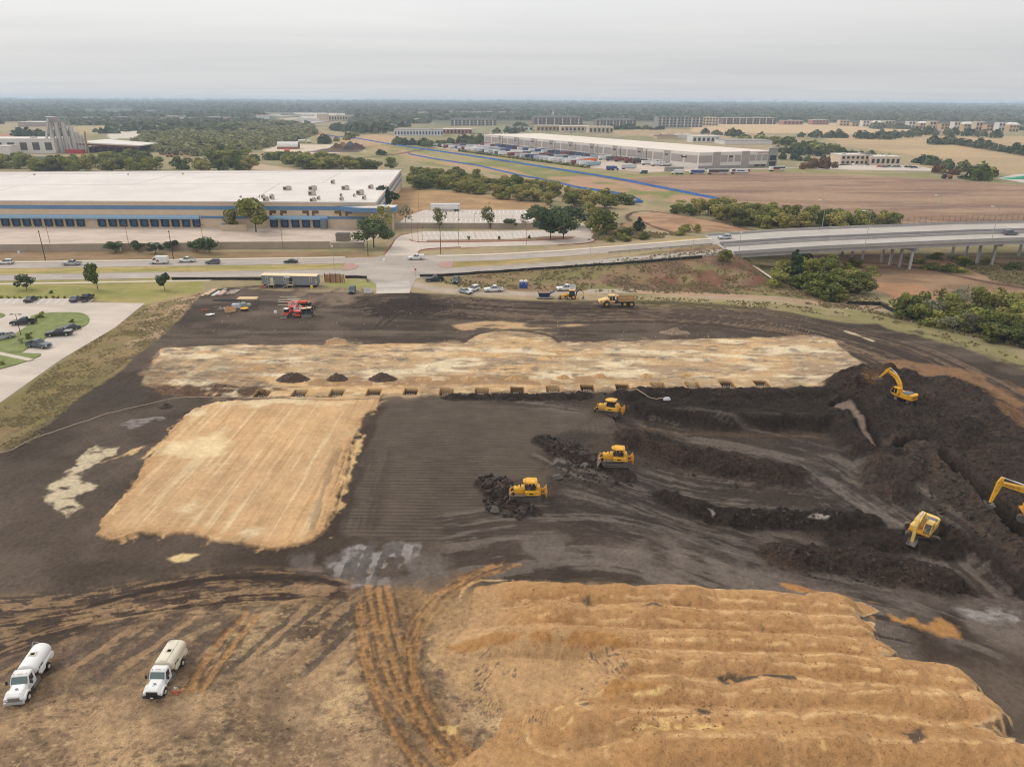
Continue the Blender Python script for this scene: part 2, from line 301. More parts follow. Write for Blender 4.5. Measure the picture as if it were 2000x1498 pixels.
# graded dark pad, faint lines of the grader
GPAD = [(765,790),(880,775),(1060,782),(1150,800),(1160,812),(1250,830),(1090,852),(1060,862),(1084,905),(1000,935),(940,960),(952,1000),(1050,1010),(1000,1055),(670,1052),(715,862)]
i, m = area(GPAD, C(90,78,67), .6, 1.5, 4, 120, col2=C(82,71,61), msc=(10, 30), clod=0, wet=.1)
x_, y_ = X[i], Y[i]
ln = .5 + .5*np.sin(y_*7.2 + 2*vn(x_/9, y_/2, 121)); st = vn(x_*.5, y_*3.0, 122)
setv(i, m*ss(.45, .9, ln*.6+st*.4)*.55, C(62,52,44)); setv(i, m*ss(.55, .8, 1-ln*.5-st*.5)*.35, C(108,96,85)); Z[i] += (m*(ln-.5)*.03).astype(np.float32)
setv(i, m*ss(.5, .8, vn(x_/3.2, y_/60, 123))*.25, C(98,88,80))
flow([(715,870),(665,1050)], 6, f=1.2, op=.4, dark=C(58,49,44), seed=124, dz=.05)
# ---------------- excavation on the east side
PITP = GP([(1205,792),(1300,800),(1400,806),(1560,808),(1632,812),(1650,835),(1700,890),(1740,925),(1800,970),(1880,1030),(1960,1090),(2060,1160),(2000,1250),(1500,1130),(1250,1060),(1060,1000),(1060,860),(1150,812)])
i = near(PITP, 6); x_, y_ = X[i], Y[i]; d = sdist(x_, y_, PITP) + warp(x_, y_, .8, 4, 130)
NE = smooth_line(GP([(1100,790),(1250,795),(1400,805),(1560,807),(1634,812),(1700,888),(1800,968),(1960,1090),(2060,1160)]), 1)
dn, _ = dline(x_, y_, NE); deep = ss(0, 16, d) ; steep = ss(-.3, 1.8, d)
wgt = ss(14, 3, dn)*0
fade_w = ss(*[GP([(1130,900)])[0][0], GP([(1420,900)])[0][0]], x_ + 0*y_)
xw = ss(8, 34, x_); ysouth = ss(63, 84, y_ - .0*x_)
PD = 2.7 * steep * xw * ss(0, 14, np.where(dn < d + 2, 14, d))
Z[i] -= PD.astype(np.float32)
setv(i, steep*.85, C(78,66,56), clod=.45, wet=.15); setv(i, steep*ss(.5, .7, fbm(x_/16, y_/5, 131, 5))*.6, C(104,91,80))
setv(i, steep*ss(.52, .7, fbm(x_/10+7, y_/6, 132, 5))*.6, C(60,50,44))
# bank faces, a darker soil colour along the pit edge
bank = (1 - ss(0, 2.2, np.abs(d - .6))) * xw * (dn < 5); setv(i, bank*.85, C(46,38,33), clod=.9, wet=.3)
stroke([(1250,818),(1400,822),(1560,824),(1620,830)], 1.3, C(118,92,66), .5, .8, 4, 133, op=.7)
area([(1290,779),(1640,786),(1640,812),(1560,808),(1300,806),(1240,795)], C(46,38,32), .5, 1, 4, 129, op=.9, clod=.9)
# streaks of the dozers
for q, hw, sd in (([(1080,960),(1200,985),(1300,1020),(1450,1050),(1700,1120),(2000,1230)], 9, 134), ([(1240,905),(1350,925),(1500,935),(1700,960),(1850,1050)], 5, 135),
                  ([(1220,812),(1350,830),(1500,850),(1650,890),(1800,980),(1900,1060)], 9, 136), ([(1560,860),(1650,920),(1760,990),(1900,1100),(2000,1200)], 9, 137),
                  ([(850,1080),(1050,1050),(1250,1050),(1500,1150),(1800,1210)], 10, 138), ([(930,775),(1060,786),(1160,800)], 4, 139), ([(1060,870),(1200,940),(1500,960)], 6, 140)):
    flow(q, hw, f=.9, la=.05, lo=.47, hi=.62, op=.55, dark=C(58,48,42), col=C(120,109,100), seed=sd, dz=.12)
area([(1000,1060),(1300,1040),(1550,1130),(1900,1160),(2050,1260),(1700,1200),(1400,1160),(1100,1120)], C(116,104,95), 2, 4, 6, 141, hole=.46, wet=.35, op=.7)
area([(1500,1010),(1900,1100),(2050,1200),(1900,1180),(1700,1140),(1450,1100)], C(96,84,76), 2, 4, 5, 142, hole=.45)
area([(1880,1180),(1990,1190),(2000,1220),(1930,1215)], C(150,142,138), 1, 2, 3, 143, hole=.42, wet=.5)
def blob(pts, h, wdt, seed, col=(52,43,37), rough=.55, clod=1, world=None, sharp=1.0, colmask=True, lump=3.0):
    """a heap of soil along a line"""
    P = np.array(smooth_line(world if world is not None else GP(pts), 2)); i = near(P, wdt*1.6); x = X[i]; y = Y[i]
    d, al = dline(x, y, P); d = d + warp(x, y, wdt*.3, wdt*.9, seed); t = np.clip(1 - d/wdt, 0, 1)
    m = ss(0, .35, t)
    prof = t**sharp * (3 - 2*t) if sharp > 1 else ss(0, 1, t)
    Z[i] += (h*prof*(.75+.5*fbm(x/lump, y/lump, seed+2, 3)) + m*rough*(fbm(x/1.3, y/1.3, seed+3, 4)-.5)*1.4).astype(np.float32)
    if colmask: setv(i, m*.92, C(*col), clod=clod, wet=.1); setv(i, m*ss(.45, .7, fbm(x/2.5, y/2.5, seed+6, 4))*.5, C(col[0]*1.35, col[1]*1.32, col[2]*1.3))
# strip of spoil along the footings and north bank
blob([(880,776),(960,776),(1060,776),(1140,774)], .6, 2.2, 150, rough=.5)
blob([(1225,772),(1330,768),(1450,770),(1560,770),(1640,768)], 1.0, 3.6, 151, (50,41,35))
blob([(1240,784),(1350,786),(1500,786),(1620,788)], .2, 3, 152, (48,40,34), rough=.4)
# heaps on the pit floor
blob([(1255,850),(1330,868),(1450,885),(1530,900)], 2.0, 5.6, 153, (64,51,42), .8)
blob([(1300,955),(1420,985),(1560,985),(1700,990)], 1.5, 3.4, 154, (50,42,36), .8)
blob([(1060,862),(1110,890),(1170,905),(1220,920)], .9, 2.4, 155, (62,52,46), .7)
blob([(945,945),(975,975),(1035,1000)], .8, 2.0, 156, (60,50,44), .7)
blob([(1560,1075),(1640,1075),(1740,1095),(1830,1110)], 2.6, 6.0, 158, (64,51,42), .7)
blob([(1660,1035),(1760,1020),(1850,1040)], .8, 3.5, 159, (56,46,39), .6)
# spoil heaps and trench beyond the east bank
blob([(1650,755),(1690,745),(1730,760)], 3.6, 6.5, 160, (56,47,41), .8)
blob([(1720,800),(1790,775),(1850,765),(1900,790),(1940,850),(1990,920),(2060,1010)], 2.7, 10.0, 161, (68,56,48), .8)
blob([(1690,800),(1740,850),(1800,820),(1850,850)], 1.7, 7.0, 162, (62,53,47), .9)
blob([(1745,920),(1800,880),(1830,905),(1880,960),(1940,1010),(2040,1100)], 2.3, 6.0, 163, (76,64,55), .6)
blob([(1650,800),(1700,870),(1740,900)], .9, 2.6, 164, (54,45,39), .6)
def trench(pts, dp, wdt, seed, zz=0):
    P = np.array(smooth_line(GP(pts, zz), 2)); i = near(P, wdt*2); x = X[i]; y = Y[i]; d, al = dline(x, y, P); d = d + warp(x, y, .3, 2, seed)
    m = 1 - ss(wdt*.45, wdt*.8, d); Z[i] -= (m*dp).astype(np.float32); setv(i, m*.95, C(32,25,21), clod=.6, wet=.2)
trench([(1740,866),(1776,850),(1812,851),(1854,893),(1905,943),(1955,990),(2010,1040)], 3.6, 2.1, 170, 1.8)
WTR = [(1634,786),(1662,800),(1688,826),(1700,848),(1728,868)]
trench(WTR, 1.2, 2.0, 171, .8)
stroke(None, 1.0, C(118,100,86), .3, .2, 2.5, 172, world=GP(WTR, .8), wet=.9, clod=0)
area([(1584,992),(1600,990),(1630,993),(1616,996)], C(150,140,132), .2, .3, 2, 173, wet=1.0, clod=0)
area([(1384,977),(1399,988),(1394,990)], C(150,140,132), .2, .05, 2, 174, wet=.9, clod=0)
area([(1690,760),(1800,748),(1900,762),(2000,870),(2000,760),(1880,720),(1750,705),(1700,722)], C(134,102,74), 1, 2.5, 6, 175, hole=.44)
# ---------------- south: sandy ground with wheel marks, windrows of dumped sand
LOW = [(-700,1300),(0,1290),(150,1245),(280,1215),(430,1190),(560,1172),(700,1160),(860,1158),(930,1152),(1100,1165),(1500,1185),(1560,1250),(1600,1300),(1660,1400),(1700,1480),(1800,1700),(-700,1700)]
i, m = area(LOW, C(180,148,112), 1, 2.2, 5, 180, col2=C(146,119,92), msc=(7, 5), clod=.4)
LOWM = (i, m); x_, y_ = X[i], Y[i]
dk = fbm(x_/9, y_/8, 181, 5) + .16*ss(4, -30, x_)*ss(50, 58, y_) - .2*ss(-8, 6, x_) + .1*ss(60, 66, y_)
dk = dk + .35*(fbm(x_/1.3, y_/.8, 187, 5, .65)-.5); setv(i, m*ss(.46, .68, dk)*.7, C(116,95,74)); setv(i, m*ss(.60, .76, dk)*.7, C(82,67,54))
setv(i, m*ss(.50, .74, fbm(x_/4+5, y_/2.0+9, 182, 6, .62))*.55, C(212,180,136))
bm = ss(.42, .58, fbm(x_/6+30, y_/5, 188, 3)); setv(i, m*bm*ss(.56, .72, fbm(x_/.62, y_/.42, 183, 3, .6))*.7, C(96,79,64)); setv(i, m*ss(.55, .75, fbm(x_/.5+9, y_/.35, 189, 3, .6))*.35, C(222,190,146))
area([(470,1330),(620,1315),(590,1420),(530,1510),(400,1510)], C(112,93,76), 2, 3, 3, 178, hole=.48, op=.55)
area([(180,1370),(440,1335),(420,1430),(150,1440)], C(108,90,75), 2, 3, 3, 179, hole=.5, op=.5)
area([(-60,1290),(140,1240),(330,1200),(420,1230),(250,1330),(60,1400),(-60,1420)], C(104,87,74), 2, 3, 3, 177, hole=.5, op=.55)
# diagonal short wheel marks
p = GP([(440,1190),(240,1340)]); dv = p[0]-p[1]; dv /= np.hypot(*dv); sx = x_*dv[1]-y_*dv[0]; sy = x_*dv[0]+y_*dv[1]
lim = ss(2, -6, x_) * ss(53.5, 57, y_)*m
bk = .5*(fbm(x_/1.2, y_/.8, 186, 4)-.5); setv(i, lim*ss(.48, .62, vn(sx*1.25, sy*.09, 184)+bk)*.8, C(98,83,71)); setv(i, lim*ss(.56, .68, vn(sx*1.25+50, sy*.12, 185)+bk)*.6, C(182,148,110)); Z[i] += (lim*(vn(sx*1.25, sy*.09, 184)-.5)*-.14).astype(np.float32)
for q, s in (([(-60,1190),(160,1178),(330,1143),(480,1130),(600,1134),(700,1150)], 190), ([(-60,1290),(110,1228),(260,1198),(420,1178),(560,1163),(700,1162)], 191), ([(-60,1240),(200,1195),(400,1165),(600,1150),(700,1150)], 192)):
    flow(q, 3.4, col=C(168,136,102), f=2.4, la=.3, lo=.5, hi=.62, op=.6, dark=C(66,53,44), seed=s, dz=.09, brk=.9, edge=3)
stroke([(180,1182),(330,1143),(450,1126),(600,1128),(660,1140)], 1.0, C(60,48,40), .3, .3, 2, 193)
ORG = C(182,138,90)
TR = (([(720,1146),(738,1240),(760,1340),(830,1430),(900,1510)], 1.3, 200), ([(755,1146),(775,1240),(800,1340),(880,1440),(960,1520)], 1.2, 201), ([(708,1180),(712,1260),(740,1360),(790,1450),(850,1520)], .9, 202),
      ([(1010,1104),(920,1130),(860,1175),(815,1240),(812,1320),(850,1400),(920,1480)], .9, 203), ([(960,1105),(880,1140),(830,1180),(792,1250),(800,1330),(860,1430)], .9, 204), ([(738,1150),(756,1250),(785,1350),(850,1450),(915,1520)], .9, 205),
      ([(480,1200),(440,1240),(400,1290),(370,1350)], 1.1, 206), ([(985,1100),(900,1136),(846,1172),(803,1242),(806,1325),(852,1415),(900,1470)], .7, 208), ([(500,1205),(470,1240),(435,1290),(395,1345)], .9, 209), ([(700,1165),(702,1250),(722,1340),(770,1430),(830,1520)], .7, 210))
i, m = area([(700,1150),(780,1146),(1000,1100),(900,1160),(850,1230),(850,1330),(960,1500),(800,1510),(730,1380),(700,1260)], C(150,116,80), 1.2, 1.5, 3, 199, op=.55, col2=C(104,84,66), msc=(3, 5))
for q, wd, s in TR:
    i, m, al = stroke(q, wd, ORG, .2, .3, 1.2, s, op=.7, breakup=.36, bsc=.9, dz=-.1)
    Z[i] += (m*.05*(np.sin(al*9) > .2)).astype(np.float32); setv(i, m*.3*(np.sin(al*9) > .2), C(128,94,60))
    for sx in (10, -10): stroke([(a+sx, b) for a, b in q], .35, C(92,74,58), .15, .25, 1.0, s+20+sx, op=.7, breakup=.42, bsc=1.2, dz=.1)
area([(1510,1135),(1560,1142),(1700,1180),(1860,1225),(1870,1245),(1740,1210),(1560,1160)], C(176,128,76), .5, 1.4, 3, 208, hole=.5)
# windrows
FING = [(925,1148),(1000,1143),(1080,1150),(1145,1165),(1250,1157),(1360,1163),(1470,1164),(1575,1174),(1685,1175),(1720,1195),(1668,1208),(1704,1216),(1711,1233),(1702,1250),(1725,1256),(1747,1272),(1741,1290),(1708,1297),(1750,1297),(1790,1296),(1830,1301),(1880,1320),(1906,1345),(1902,1358),(1945,1378),(1960,1400),(1944,1420),(1896,1437),(1930,1446),(1985,1472),(2060,1500),(2200,1600),(900,1600),(870,1500),(960,1440),(990,1380),(940,1310),(880,1260),(920,1215)]
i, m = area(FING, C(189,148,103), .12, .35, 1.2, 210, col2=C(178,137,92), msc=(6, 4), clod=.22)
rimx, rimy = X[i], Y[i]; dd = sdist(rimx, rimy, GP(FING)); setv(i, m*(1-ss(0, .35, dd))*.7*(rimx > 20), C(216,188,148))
rows = (([(945,1160),(1100,1162),(1300,1176),(1500,1186),(1635,1190)], 2.6, 1.1), ([(960,1213),(1200,1210),(1450,1222),(1662,1233)], 2.5, 1.1), ([(880,1262),(1000,1250),(1200,1262),(1500,1268),(1700,1276)], 2.5, 1.1),
        ([(1180,1305),(1400,1312),(1700,1318),(1855,1340)], 2.7, 1.1), ([(1160,1360),(1400,1362),(1700,1370),(1905,1398)], 2.8, 1.1), ([(1080,1425),(1200,1400),(1400,1420),(1700,1420),(1900,1430)], 2.6, 1.0), ([(1240,1470),(1500,1460),(1800,1470),(2080,1500)], 2.6, 1.1))
ZM = np.zeros(nV, np.float32)
for s, (q, wd, h) in enumerate(rows):
    P = np.array(smooth_line(GP(q), 2)); j = near(P, wd*1.5); x = X[j]; y = Y[j]; d, al = dsign(x, y, P); sgn = d; d = np.abs(d) + warp(x, y, .3, 2.5, 220+s)
    t = np.clip(1 - (d/wd)**2, 0, 1); ph = al/11 + s*1.7 + 1.2*vn(al/14, x*0, 233+s); hm = ss(-1, 7 if s < 3 else 2, al)*(.74 + .26*np.abs(np.cos(PI*ph))**.5)*(.75 + .5*vn(al/6, x*0, 230+s))*(.9+.25*fbm(x/1.6, y/1.6, 234+s, 3))
    ZM[j] = np.maximum(ZM[j], (1.6*h*t**.85*hm + .06*(fbm(x/.7, y/.7, 240+s, 3)-.5)*(t > 0)).astype(np.float32))
    setv(j, ss(.3, 0, t)*(d < wd*1.1)*.65*ss(.4, .6, fbm(x/1.5, y/1.5, 245+s, 4)), C(216,178,128)); setv(j, ss(.2, .7, t)*(sgn < 0)*.35, C(164,119,74)); setv(j, ss(.12, 0, np.abs(np.cos(PI*ph)))*(t > 0)*.3*ss(.4, .6, fbm(x*1.1, y*1.1, 236+s, 3)), C(206,168,122))  # camera-side ridge faces get a darker colour, painted as shade
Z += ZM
Z[i] += (m*.1*(fbm(X[i]/2.2, Y[i]/1.6, 250, 4)-.5)).astype(np.float32)
area([(835,1165),(975,1152),(990,1215),(965,1262),(905,1300),(850,1290)], C(182,146,106), 2.2, 1.6, 3, 249, op=.8)
# hollows scraped by the loader
area([(850,1245),(1000,1240),(1200,1265),(1240,1330),(1140,1370),(960,1400),(870,1350)], C(188,152,110), .8, 1.5, 4, 251, op=.8)
p = GP([(1050,1290),(1080,1400)])
i, m = area([(850,1270),(1240,1270),(1330,1300),(1180,1380),(1000,1440),(860,1420)], SAND, 1, 2, 5, 252, op=0)
x_, y_ = X[i], Y[i]; c0 = G(1250, 1290); an = np.arctan2(y_-c0[1], x_-c0[0])*14; rr = np.hypot(x_-c0[0], y_-c0[1])
th = .35 + .9*ss(8, -6, x_); qx = x_*np.sin(th) - y_*np.cos(th); qy = x_*np.cos(th) + y_*np.sin(th); cl = ss(.46, .62, fbm(x_/2.6, y_/2.0, 254, 3)); mk = vn(qy*6.5, qx*1.3, 253)*.5 + .5*fbm(x_/.5, y_/.5, 255, 3); setv(i, m*cl*ss(.56, .66, mk)*.8, C(88,77,70)); setv(i, m*ss(.6, .8, vn(qy*5, qx*.5, 256))*.25, C(158,120,82))
for q in ([(1137,1184),(1149,1182),(1164,1199),(1138,1198)], [(1240,1200),(1270,1195),(1292,1203),(1270,1210)], [(1316,1198),(1352,1196),(1345,1203)], [(1400,1340),(1440,1338),(1500,1345),(1545,1352),(1540,1360),(1480,1350),(1410,1350)], [(1760,1450),(1795,1440),(1800,1460),(1775,1472)], [(1480,1238),(1490,1236),(1488,1246)], [(1360,1408),(1390,1404),(1385,1414)], [(1490,1286),(1515,1284),(1512,1291)]):
    area(q, C(76,66,58), .25, .5, 1, 260, hole=.36, op=.9)
for q in ([(1080,1392),(1150,1385),(1140,1396),(1085,1400)], [(1225,1375),(1295,1374),(1290,1378),(1230,1379)], [(1360,1247),(1392,1246),(1390,1253)], [(1095,1435),(1118,1425),(1115,1434),(1100,1440)], [(1590,1480),(1600,1476),(1604,1486)], [(860,1420),(900,1415),(890,1435)], [(1220,1440),(1290,1425),(1420,1432),(1390,1442)]):
    area(q, C(226,192,130), .2, .4, 1, 261, hole=.42, op=.75, sq=1.6)
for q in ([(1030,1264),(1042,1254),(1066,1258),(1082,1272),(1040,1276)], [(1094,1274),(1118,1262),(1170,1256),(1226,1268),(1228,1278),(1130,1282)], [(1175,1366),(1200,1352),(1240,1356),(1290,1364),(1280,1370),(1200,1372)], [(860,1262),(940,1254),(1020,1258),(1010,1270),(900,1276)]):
    area(q, C(164,114,62), .3, .3, 1.2, 262, op=.7)  # moist scooped sand, darkened to paint the shade under the ridge crests
# micro relief
i = np.nonzero((Y < 175) & (Y > 30))[0]; x_, y_ = X[i], Y[i]
Z[i] += ((fbm(x_/1.3, y_/1.3, 270, 4, .6)-.5) * (.09 + .75*CLOD[i])).astype(np.float32)
# ---------------- footing pits
FOOT = [(513,771),(585,770),(658,769),(730,768),(802,767),(872,767),(941,766),(1010,764),(1080,762),(1147,759),(1216,758),(1285,755),(1353,754),(1420,752),(1487,751)]
FG = [G(a, b-2, .1) for a, b in FOOT]
for (fx, fy) in FG:
    i = np.nonzero((np.abs(X-fx) < 4) & (np.abs(Y-fy) < 4))[0]; x = X[i]; y = Y[i]
    d = np.maximum(np.abs(x-fx) - 1.2, np.abs(y-fy) - 1.5); m = 1 - ss(-.12, .12, d); mc = 1 - ss(0, .3, d)
    rim = (1-ss(0, 1.0, d)); setv(i, rim*.6, C(206,164,112)); setv(i, mc*.97, C(58,40,26)); Z[i] -= (m*2.6).astype(np.float32)  # dark brown painted over pit walls and floor, deepening their shade
CL *= .94 + .12*fbm(X*.9, Y*.9, 280, 3)[:, None]
Z2 = Z.reshape(NR, NC)
def hz(x, y):
    """height of the ground"""
    r = np.clip(np.interp(y, YR, np.arange(NR)), 0, NR-1.001); r0 = int(r); f = r - r0
    u = x / max(y*cP + CH*sP, 58.0); c = np.clip((u + 1.02) / 2.04 * (NC-1), 0, NC-1.001); c0 = int(c); g = c - c0
    return float((Z2[r0, c0]*(1-g) + Z2[r0, c0+1]*g)*(1-f) + (Z2[r0+1, c0]*(1-g) + Z2[r0+1, c0+1]*g)*f)
def GT(px, py):
    """photograph pixel -> point on the built terrain"""
    z = 0.0
    for _ in range(12):
        x, y = G(px, py, z); z = .5*z + .5*hz(x, y)
    return x, y, hz(x, y)
# ------------------------------------------------------------------ materials
MATS = {}
def nodes(name):
    m = bpy.data.materials.new(name); m.use_nodes = True; nt = m.node_tree; b = nt.nodes['Principled BSDF']; return m, nt, b
def mat(name, c, rough=.6, metal=0.0, var=.12, scale=1.0, bump=0.0, spec=.5, coord='Object'):
    """painted or plain surface with faint grime"""
    if name in MATS: return MATS[name]
    m, nt, b = nodes(name); N = nt.nodes; L = nt.links
    b.inputs['Roughness'].default_value = rough; b.inputs['Metallic'].default_value = metal; b.inputs['Specular IOR Level'].default_value = spec
    t = N.new('ShaderNodeTexCoord'); n = N.new('ShaderNodeTexNoise'); n.inputs['Scale'].default_value = scale; n.inputs['Detail'].default_value = 5; n.inputs['Roughness'].default_value = .65
    L.new(t.outputs[coord], n.inputs['Vector'])
    r = N.new('ShaderNodeValToRGB'); L.new(n.outputs[0], r.inputs[0])
    r.color_ramp.elements[0].position = .3; r.color_ramp.elements[1].position = .7
    r.color_ramp.elements[0].color = (*[v*(1-var) for v in c], 1); r.color_ramp.elements[1].color = (*[min(v*(1+var*.6), 1) for v in c], 1)
    L.new(r.outputs[0], b.inputs['Base Color'])
    if bump:
        bp = N.new('ShaderNodeBump'); bp.inputs['Strength'].default_value = .5; bp.inputs['Distance'].default_value = bump; L.new(n.outputs[0], bp.inputs['Height']); L.new(bp.outputs[0], b.inputs['Normal'])
    MATS[name] = m; return m
def mesh_obj(name, V, Fc, m, parent=None, smooth=False):
    me = bpy.data.meshes.new(name); me.from_pydata([tuple(map(float, v)) for v in V], [], [tuple(map(int, f)) for f in Fc]); me.materials.append(m)
    if smooth: me.shade_smooth()
    o = bpy.data.objects.new(name, me); COL.objects.link(o); o.parent = parent; return o
# ground material: measured colour per place, broken up at clod and grain size
def ground_mat():
    m, nt, b = nodes('ground'); N = nt.nodes; L = nt.links
    def math_(op, a, b_, c=None):
        n = N.new('ShaderNodeMath'); n.operation = op
        for k, v in enumerate((a, b_, c)):
            if v is None: continue
            if isinstance(v, (int, float)): n.inputs[k].default_value = v
            else: L.new(v, n.inputs[k])
        return n.outputs[0]
    ac = N.new('ShaderNodeAttribute'); ac.attribute_name = 'Col'; am = N.new('ShaderNodeAttribute'); am.attribute_name = 'Kind'
    sp = N.new('ShaderNodeSeparateColor'); L.new(am.outputs['Color'], sp.inputs[0]); clod, wet, grs = sp.outputs
    tcn = N.new('ShaderNodeTexCoord')
    def noise(s, det, rg):
        n = N.new('ShaderNodeTexNoise'); n.inputs['Scale'].default_value = s; n.inputs['Detail'].default_value = det; n.inputs['Roughness'].default_value = rg
        L.new(tcn.outputs['Object'], n.inputs['Vector']); return n.outputs[0]
    a = noise(1.7, 6, .72); c = noise(.22, 5, .6); f = noise(7, 3, .6)
    amp = math_('MULTIPLY_ADD', clod, 1.9, .5)
    v = math_('ADD', math_('MULTIPLY', math_('SUBTRACT', a, .5), amp), math_('MULTIPLY', math_('SUBTRACT', c, .5), .4))
    v = math_('ADD', v, math_('MULTIPLY', math_('SUBTRACT', f, .5), math_('MULTIPLY', amp, .5)))
    g = noise(3.4, 2, .5); v = math_('SUBTRACT', v, math_('MULTIPLY', math_('MAXIMUM', math_('SUBTRACT', g, .56), 0.0), math_('MULTIPLY_ADD', clod, 3.5, 1.0)))  # dark specks painted into the colour as small shadows of clods
    v = math_('MAXIMUM', math_('MULTIPLY_ADD', v, 1.55, 1.02), .3)
    mixn = N.new('ShaderNodeMix'); mixn.data_type = 'RGBA'; mixn.blend_type = 'MULTIPLY'; mixn.inputs[0].default_value = 1
    cc = N.new('ShaderNodeCombineColor'); [L.new(v, cc.inputs[k]) for k in range(3)]
    L.new(ac.outputs['Color'], mixn.inputs[6]); L.new(cc.outputs[0], mixn.inputs[7]); L.new(mixn.outputs[2], b.inputs['Base Color'])
    L.new(math_('SUBTRACT', .95, math_('MULTIPLY', wet, .62)), b.inputs['Roughness']); b.inputs['Specular IOR Level'].default_value = .14
    bp = N.new('ShaderNodeBump'); bp.inputs['Distance'].default_value = .6
    L.new(math_('MULTIPLY', math_('ADD', clod, .25), math_('SUBTRACT', 1.0, wet)), bp.inputs['Strength']); L.new(math_('ADD', a, math_('MULTIPLY', f, .3)), bp.inputs['Height']); L.new(bp.outputs[0], b.inputs['Normal'])
    return m
def tag(o, label=None, cat=None, group=None, kind=None):
    if label: o['label'] = label
    if cat: o['category'] = cat
    if group: o['group'] = group
    if kind: o['kind'] = kind
    return o
def build_grid(name, mtl):
    me = bpy.data.meshes.new(name); me.vertices.add(nV); me.vertices.foreach_set('co', np.stack([X, Y, Z], 1).astype(np.float32).ravel())
    r = np.arange(NR-1)[:, None]*NC + np.arange(NC-1)[None, :]; q = np.stack([r, r+1, r+1+NC, r+NC], -1).reshape(-1, 4).astype(np.int32); nf = len(q)
    me.loops.add(nf*4); me.loops.foreach_set('vertex_index', q.ravel()); me.polygons.add(nf); me.polygons.foreach_set('loop_start', np.arange(nf, dtype=np.int32)*4)
    me.update(calc_edges=True)
    for an, A in (('Col', CL), ('Kind', np.stack([np.clip(CLOD, 0, 1), WET, GRS], 1))):
        at = me.attributes.new(an, 'FLOAT_COLOR', 'POINT'); at.data.foreach_set('color', np.concatenate([A, np.ones((nV, 1))], 1).astype(np.float32).ravel())
    me.materials.append(mtl); me.shade_smooth(); o = bpy.data.objects.new(name, me); COL.objects.link(o); return o
tag(build_grid('ground', ground_mat()), kind='structure')
# ------------------------------------------------------------------ mesh builder
class MB:
    def __init__(s): s.V = []; s.F = []
    def add(s, V, Fc):
        n = len(s.V); s.V += [tuple(v) for v in V]; s.F += [tuple(i+n for i in f) for f in Fc]; return s
    def box(s, c, d, rz=0, ry=0, rx=0, taper=(1, 1), shift=(0, 0)):
        M = Euler((rx, ry, rz)).to_matrix(); V = []
        for k in (-1, 1):
            tx, ty = taper if k > 0 else (1, 1); hx, hy = shift if k > 0 else (0, 0)
            for i, j in ((-1, -1), (1, -1), (1, 1), (-1, 1)):
                V.append(Vector(c) + M @ Vector((i*d[0]/2*tx + hx, j*d[1]/2*ty + hy, k*d[2]/2)))
        return s.add(V, [(3,2,1,0),(4,5,6,7),(0,1,5,4),(1,2,6,5),(2,3,7,6),(3,0,4,7)])
    def span(s, a, b): return s.box([(p+q)/2 for p, q in zip(a, b)], [abs(q-p) for p, q in zip(a, b)])
    def cyl(s, a, b, r, r2=None, n=10):
        a = Vector(a); b = Vector(b); r2 = r if r2 is None else r2; d = (b-a).normalized(); u = d.orthogonal().normalized(); v = d.cross(u); V = []
        for p, q in ((a, r), (b, r2)):
            for i in range(n): t = 2*PI*i/n; V.append(p + u*q*math.cos(t) + v*q*math.sin(t))
        return s.add(V, [tuple(range(n-1, -1, -1)), tuple(range(n, 2*n))] + [(i, (i+1) % n, n+(i+1) % n, n+i) for i in range(n)])
    def bar(s, a, b, wx, wz=None):
        """square bar between two points"""
        a = Vector(a); b = Vector(b); wz = wz or wx; d = (b-a).normalized(); u = d.cross(Vector((0, 0, 1)))
        u = Vector((1, 0, 0)) if u.length < 1e-4 else u.normalized(); v = u.cross(d); V = [p + u*i*wx/2 + v*j*wz/2 for p in (a, b) for i, j in ((-1,-1),(1,-1),(1,1),(-1,1))]
        return s.add(V, [(3,2,1,0),(4,5,6,7),(0,1,5,4),(1,2,6,5),(2,3,7,6),(3,0,4,7)])
    def prof(s, P, y0, y1, axis='y'):
        """outline in x,z pushed along y (or outline in y,z pushed along x)"""
        n = len(P); f = (lambda p, t: (p[0], t, p[1])) if axis == 'y' else (lambda p, t: (t, p[0], p[1])) if axis == 'x' else (lambda p, t: (p[0], p[1], t))
        V = [f(p, y0) for p in P] + [f(p, y1) for p in P]
        return s.add(V, [tuple(range(n)), tuple(range(2*n-1, n-1, -1))] + [((i+1) % n, i, n+i, n+(i+1) % n) for i in range(n)])
    def loft(s, rings, cap=True):
        n = len(rings[0]); V = [p for r in rings for p in r]; Fc = []
        for k in range(len(rings)-1):
            for i in range(n): Fc.append((k*n+i, k*n+(i+1) % n, (k+1)*n+(i+1) % n, (k+1)*n+i))
        if cap: Fc += [tuple(range(n-1, -1, -1)), tuple(range((len(rings)-1)*n, len(rings)*n))]
        return s.add(V, Fc)
    def build(s, name, m, parent=None, bevel=0, smooth=False, loc=None, rz=0):
        me = bpy.data.meshes.new(name); me.from_pydata([tuple(v) for v in s.V], [], s.F)
        bm = bmesh.new(); bm.from_mesh(me)
        if bevel:
            bmesh.ops.remove_doubles(bm, verts=bm.verts, dist=1e-5)
            bmesh.ops.bevel(bm, geom=[e for e in bm.edges if len(e.link_faces) == 2 and e.calc_face_angle(0) > .5], offset=bevel, segments=2, affect='EDGES', clamp_overlap=True)
        bmesh.ops.recalc_face_normals(bm, faces=bm.faces); bm.to_mesh(me); bm.free()
        if smooth: me.shade_smooth()
        me.materials.append(m); o = bpy.data.objects.new(name, me); COL.objects.link(o); o.parent = parent
        if loc is not None: o.location = loc
        if rz: o.rotation_euler.z = rz
        return o
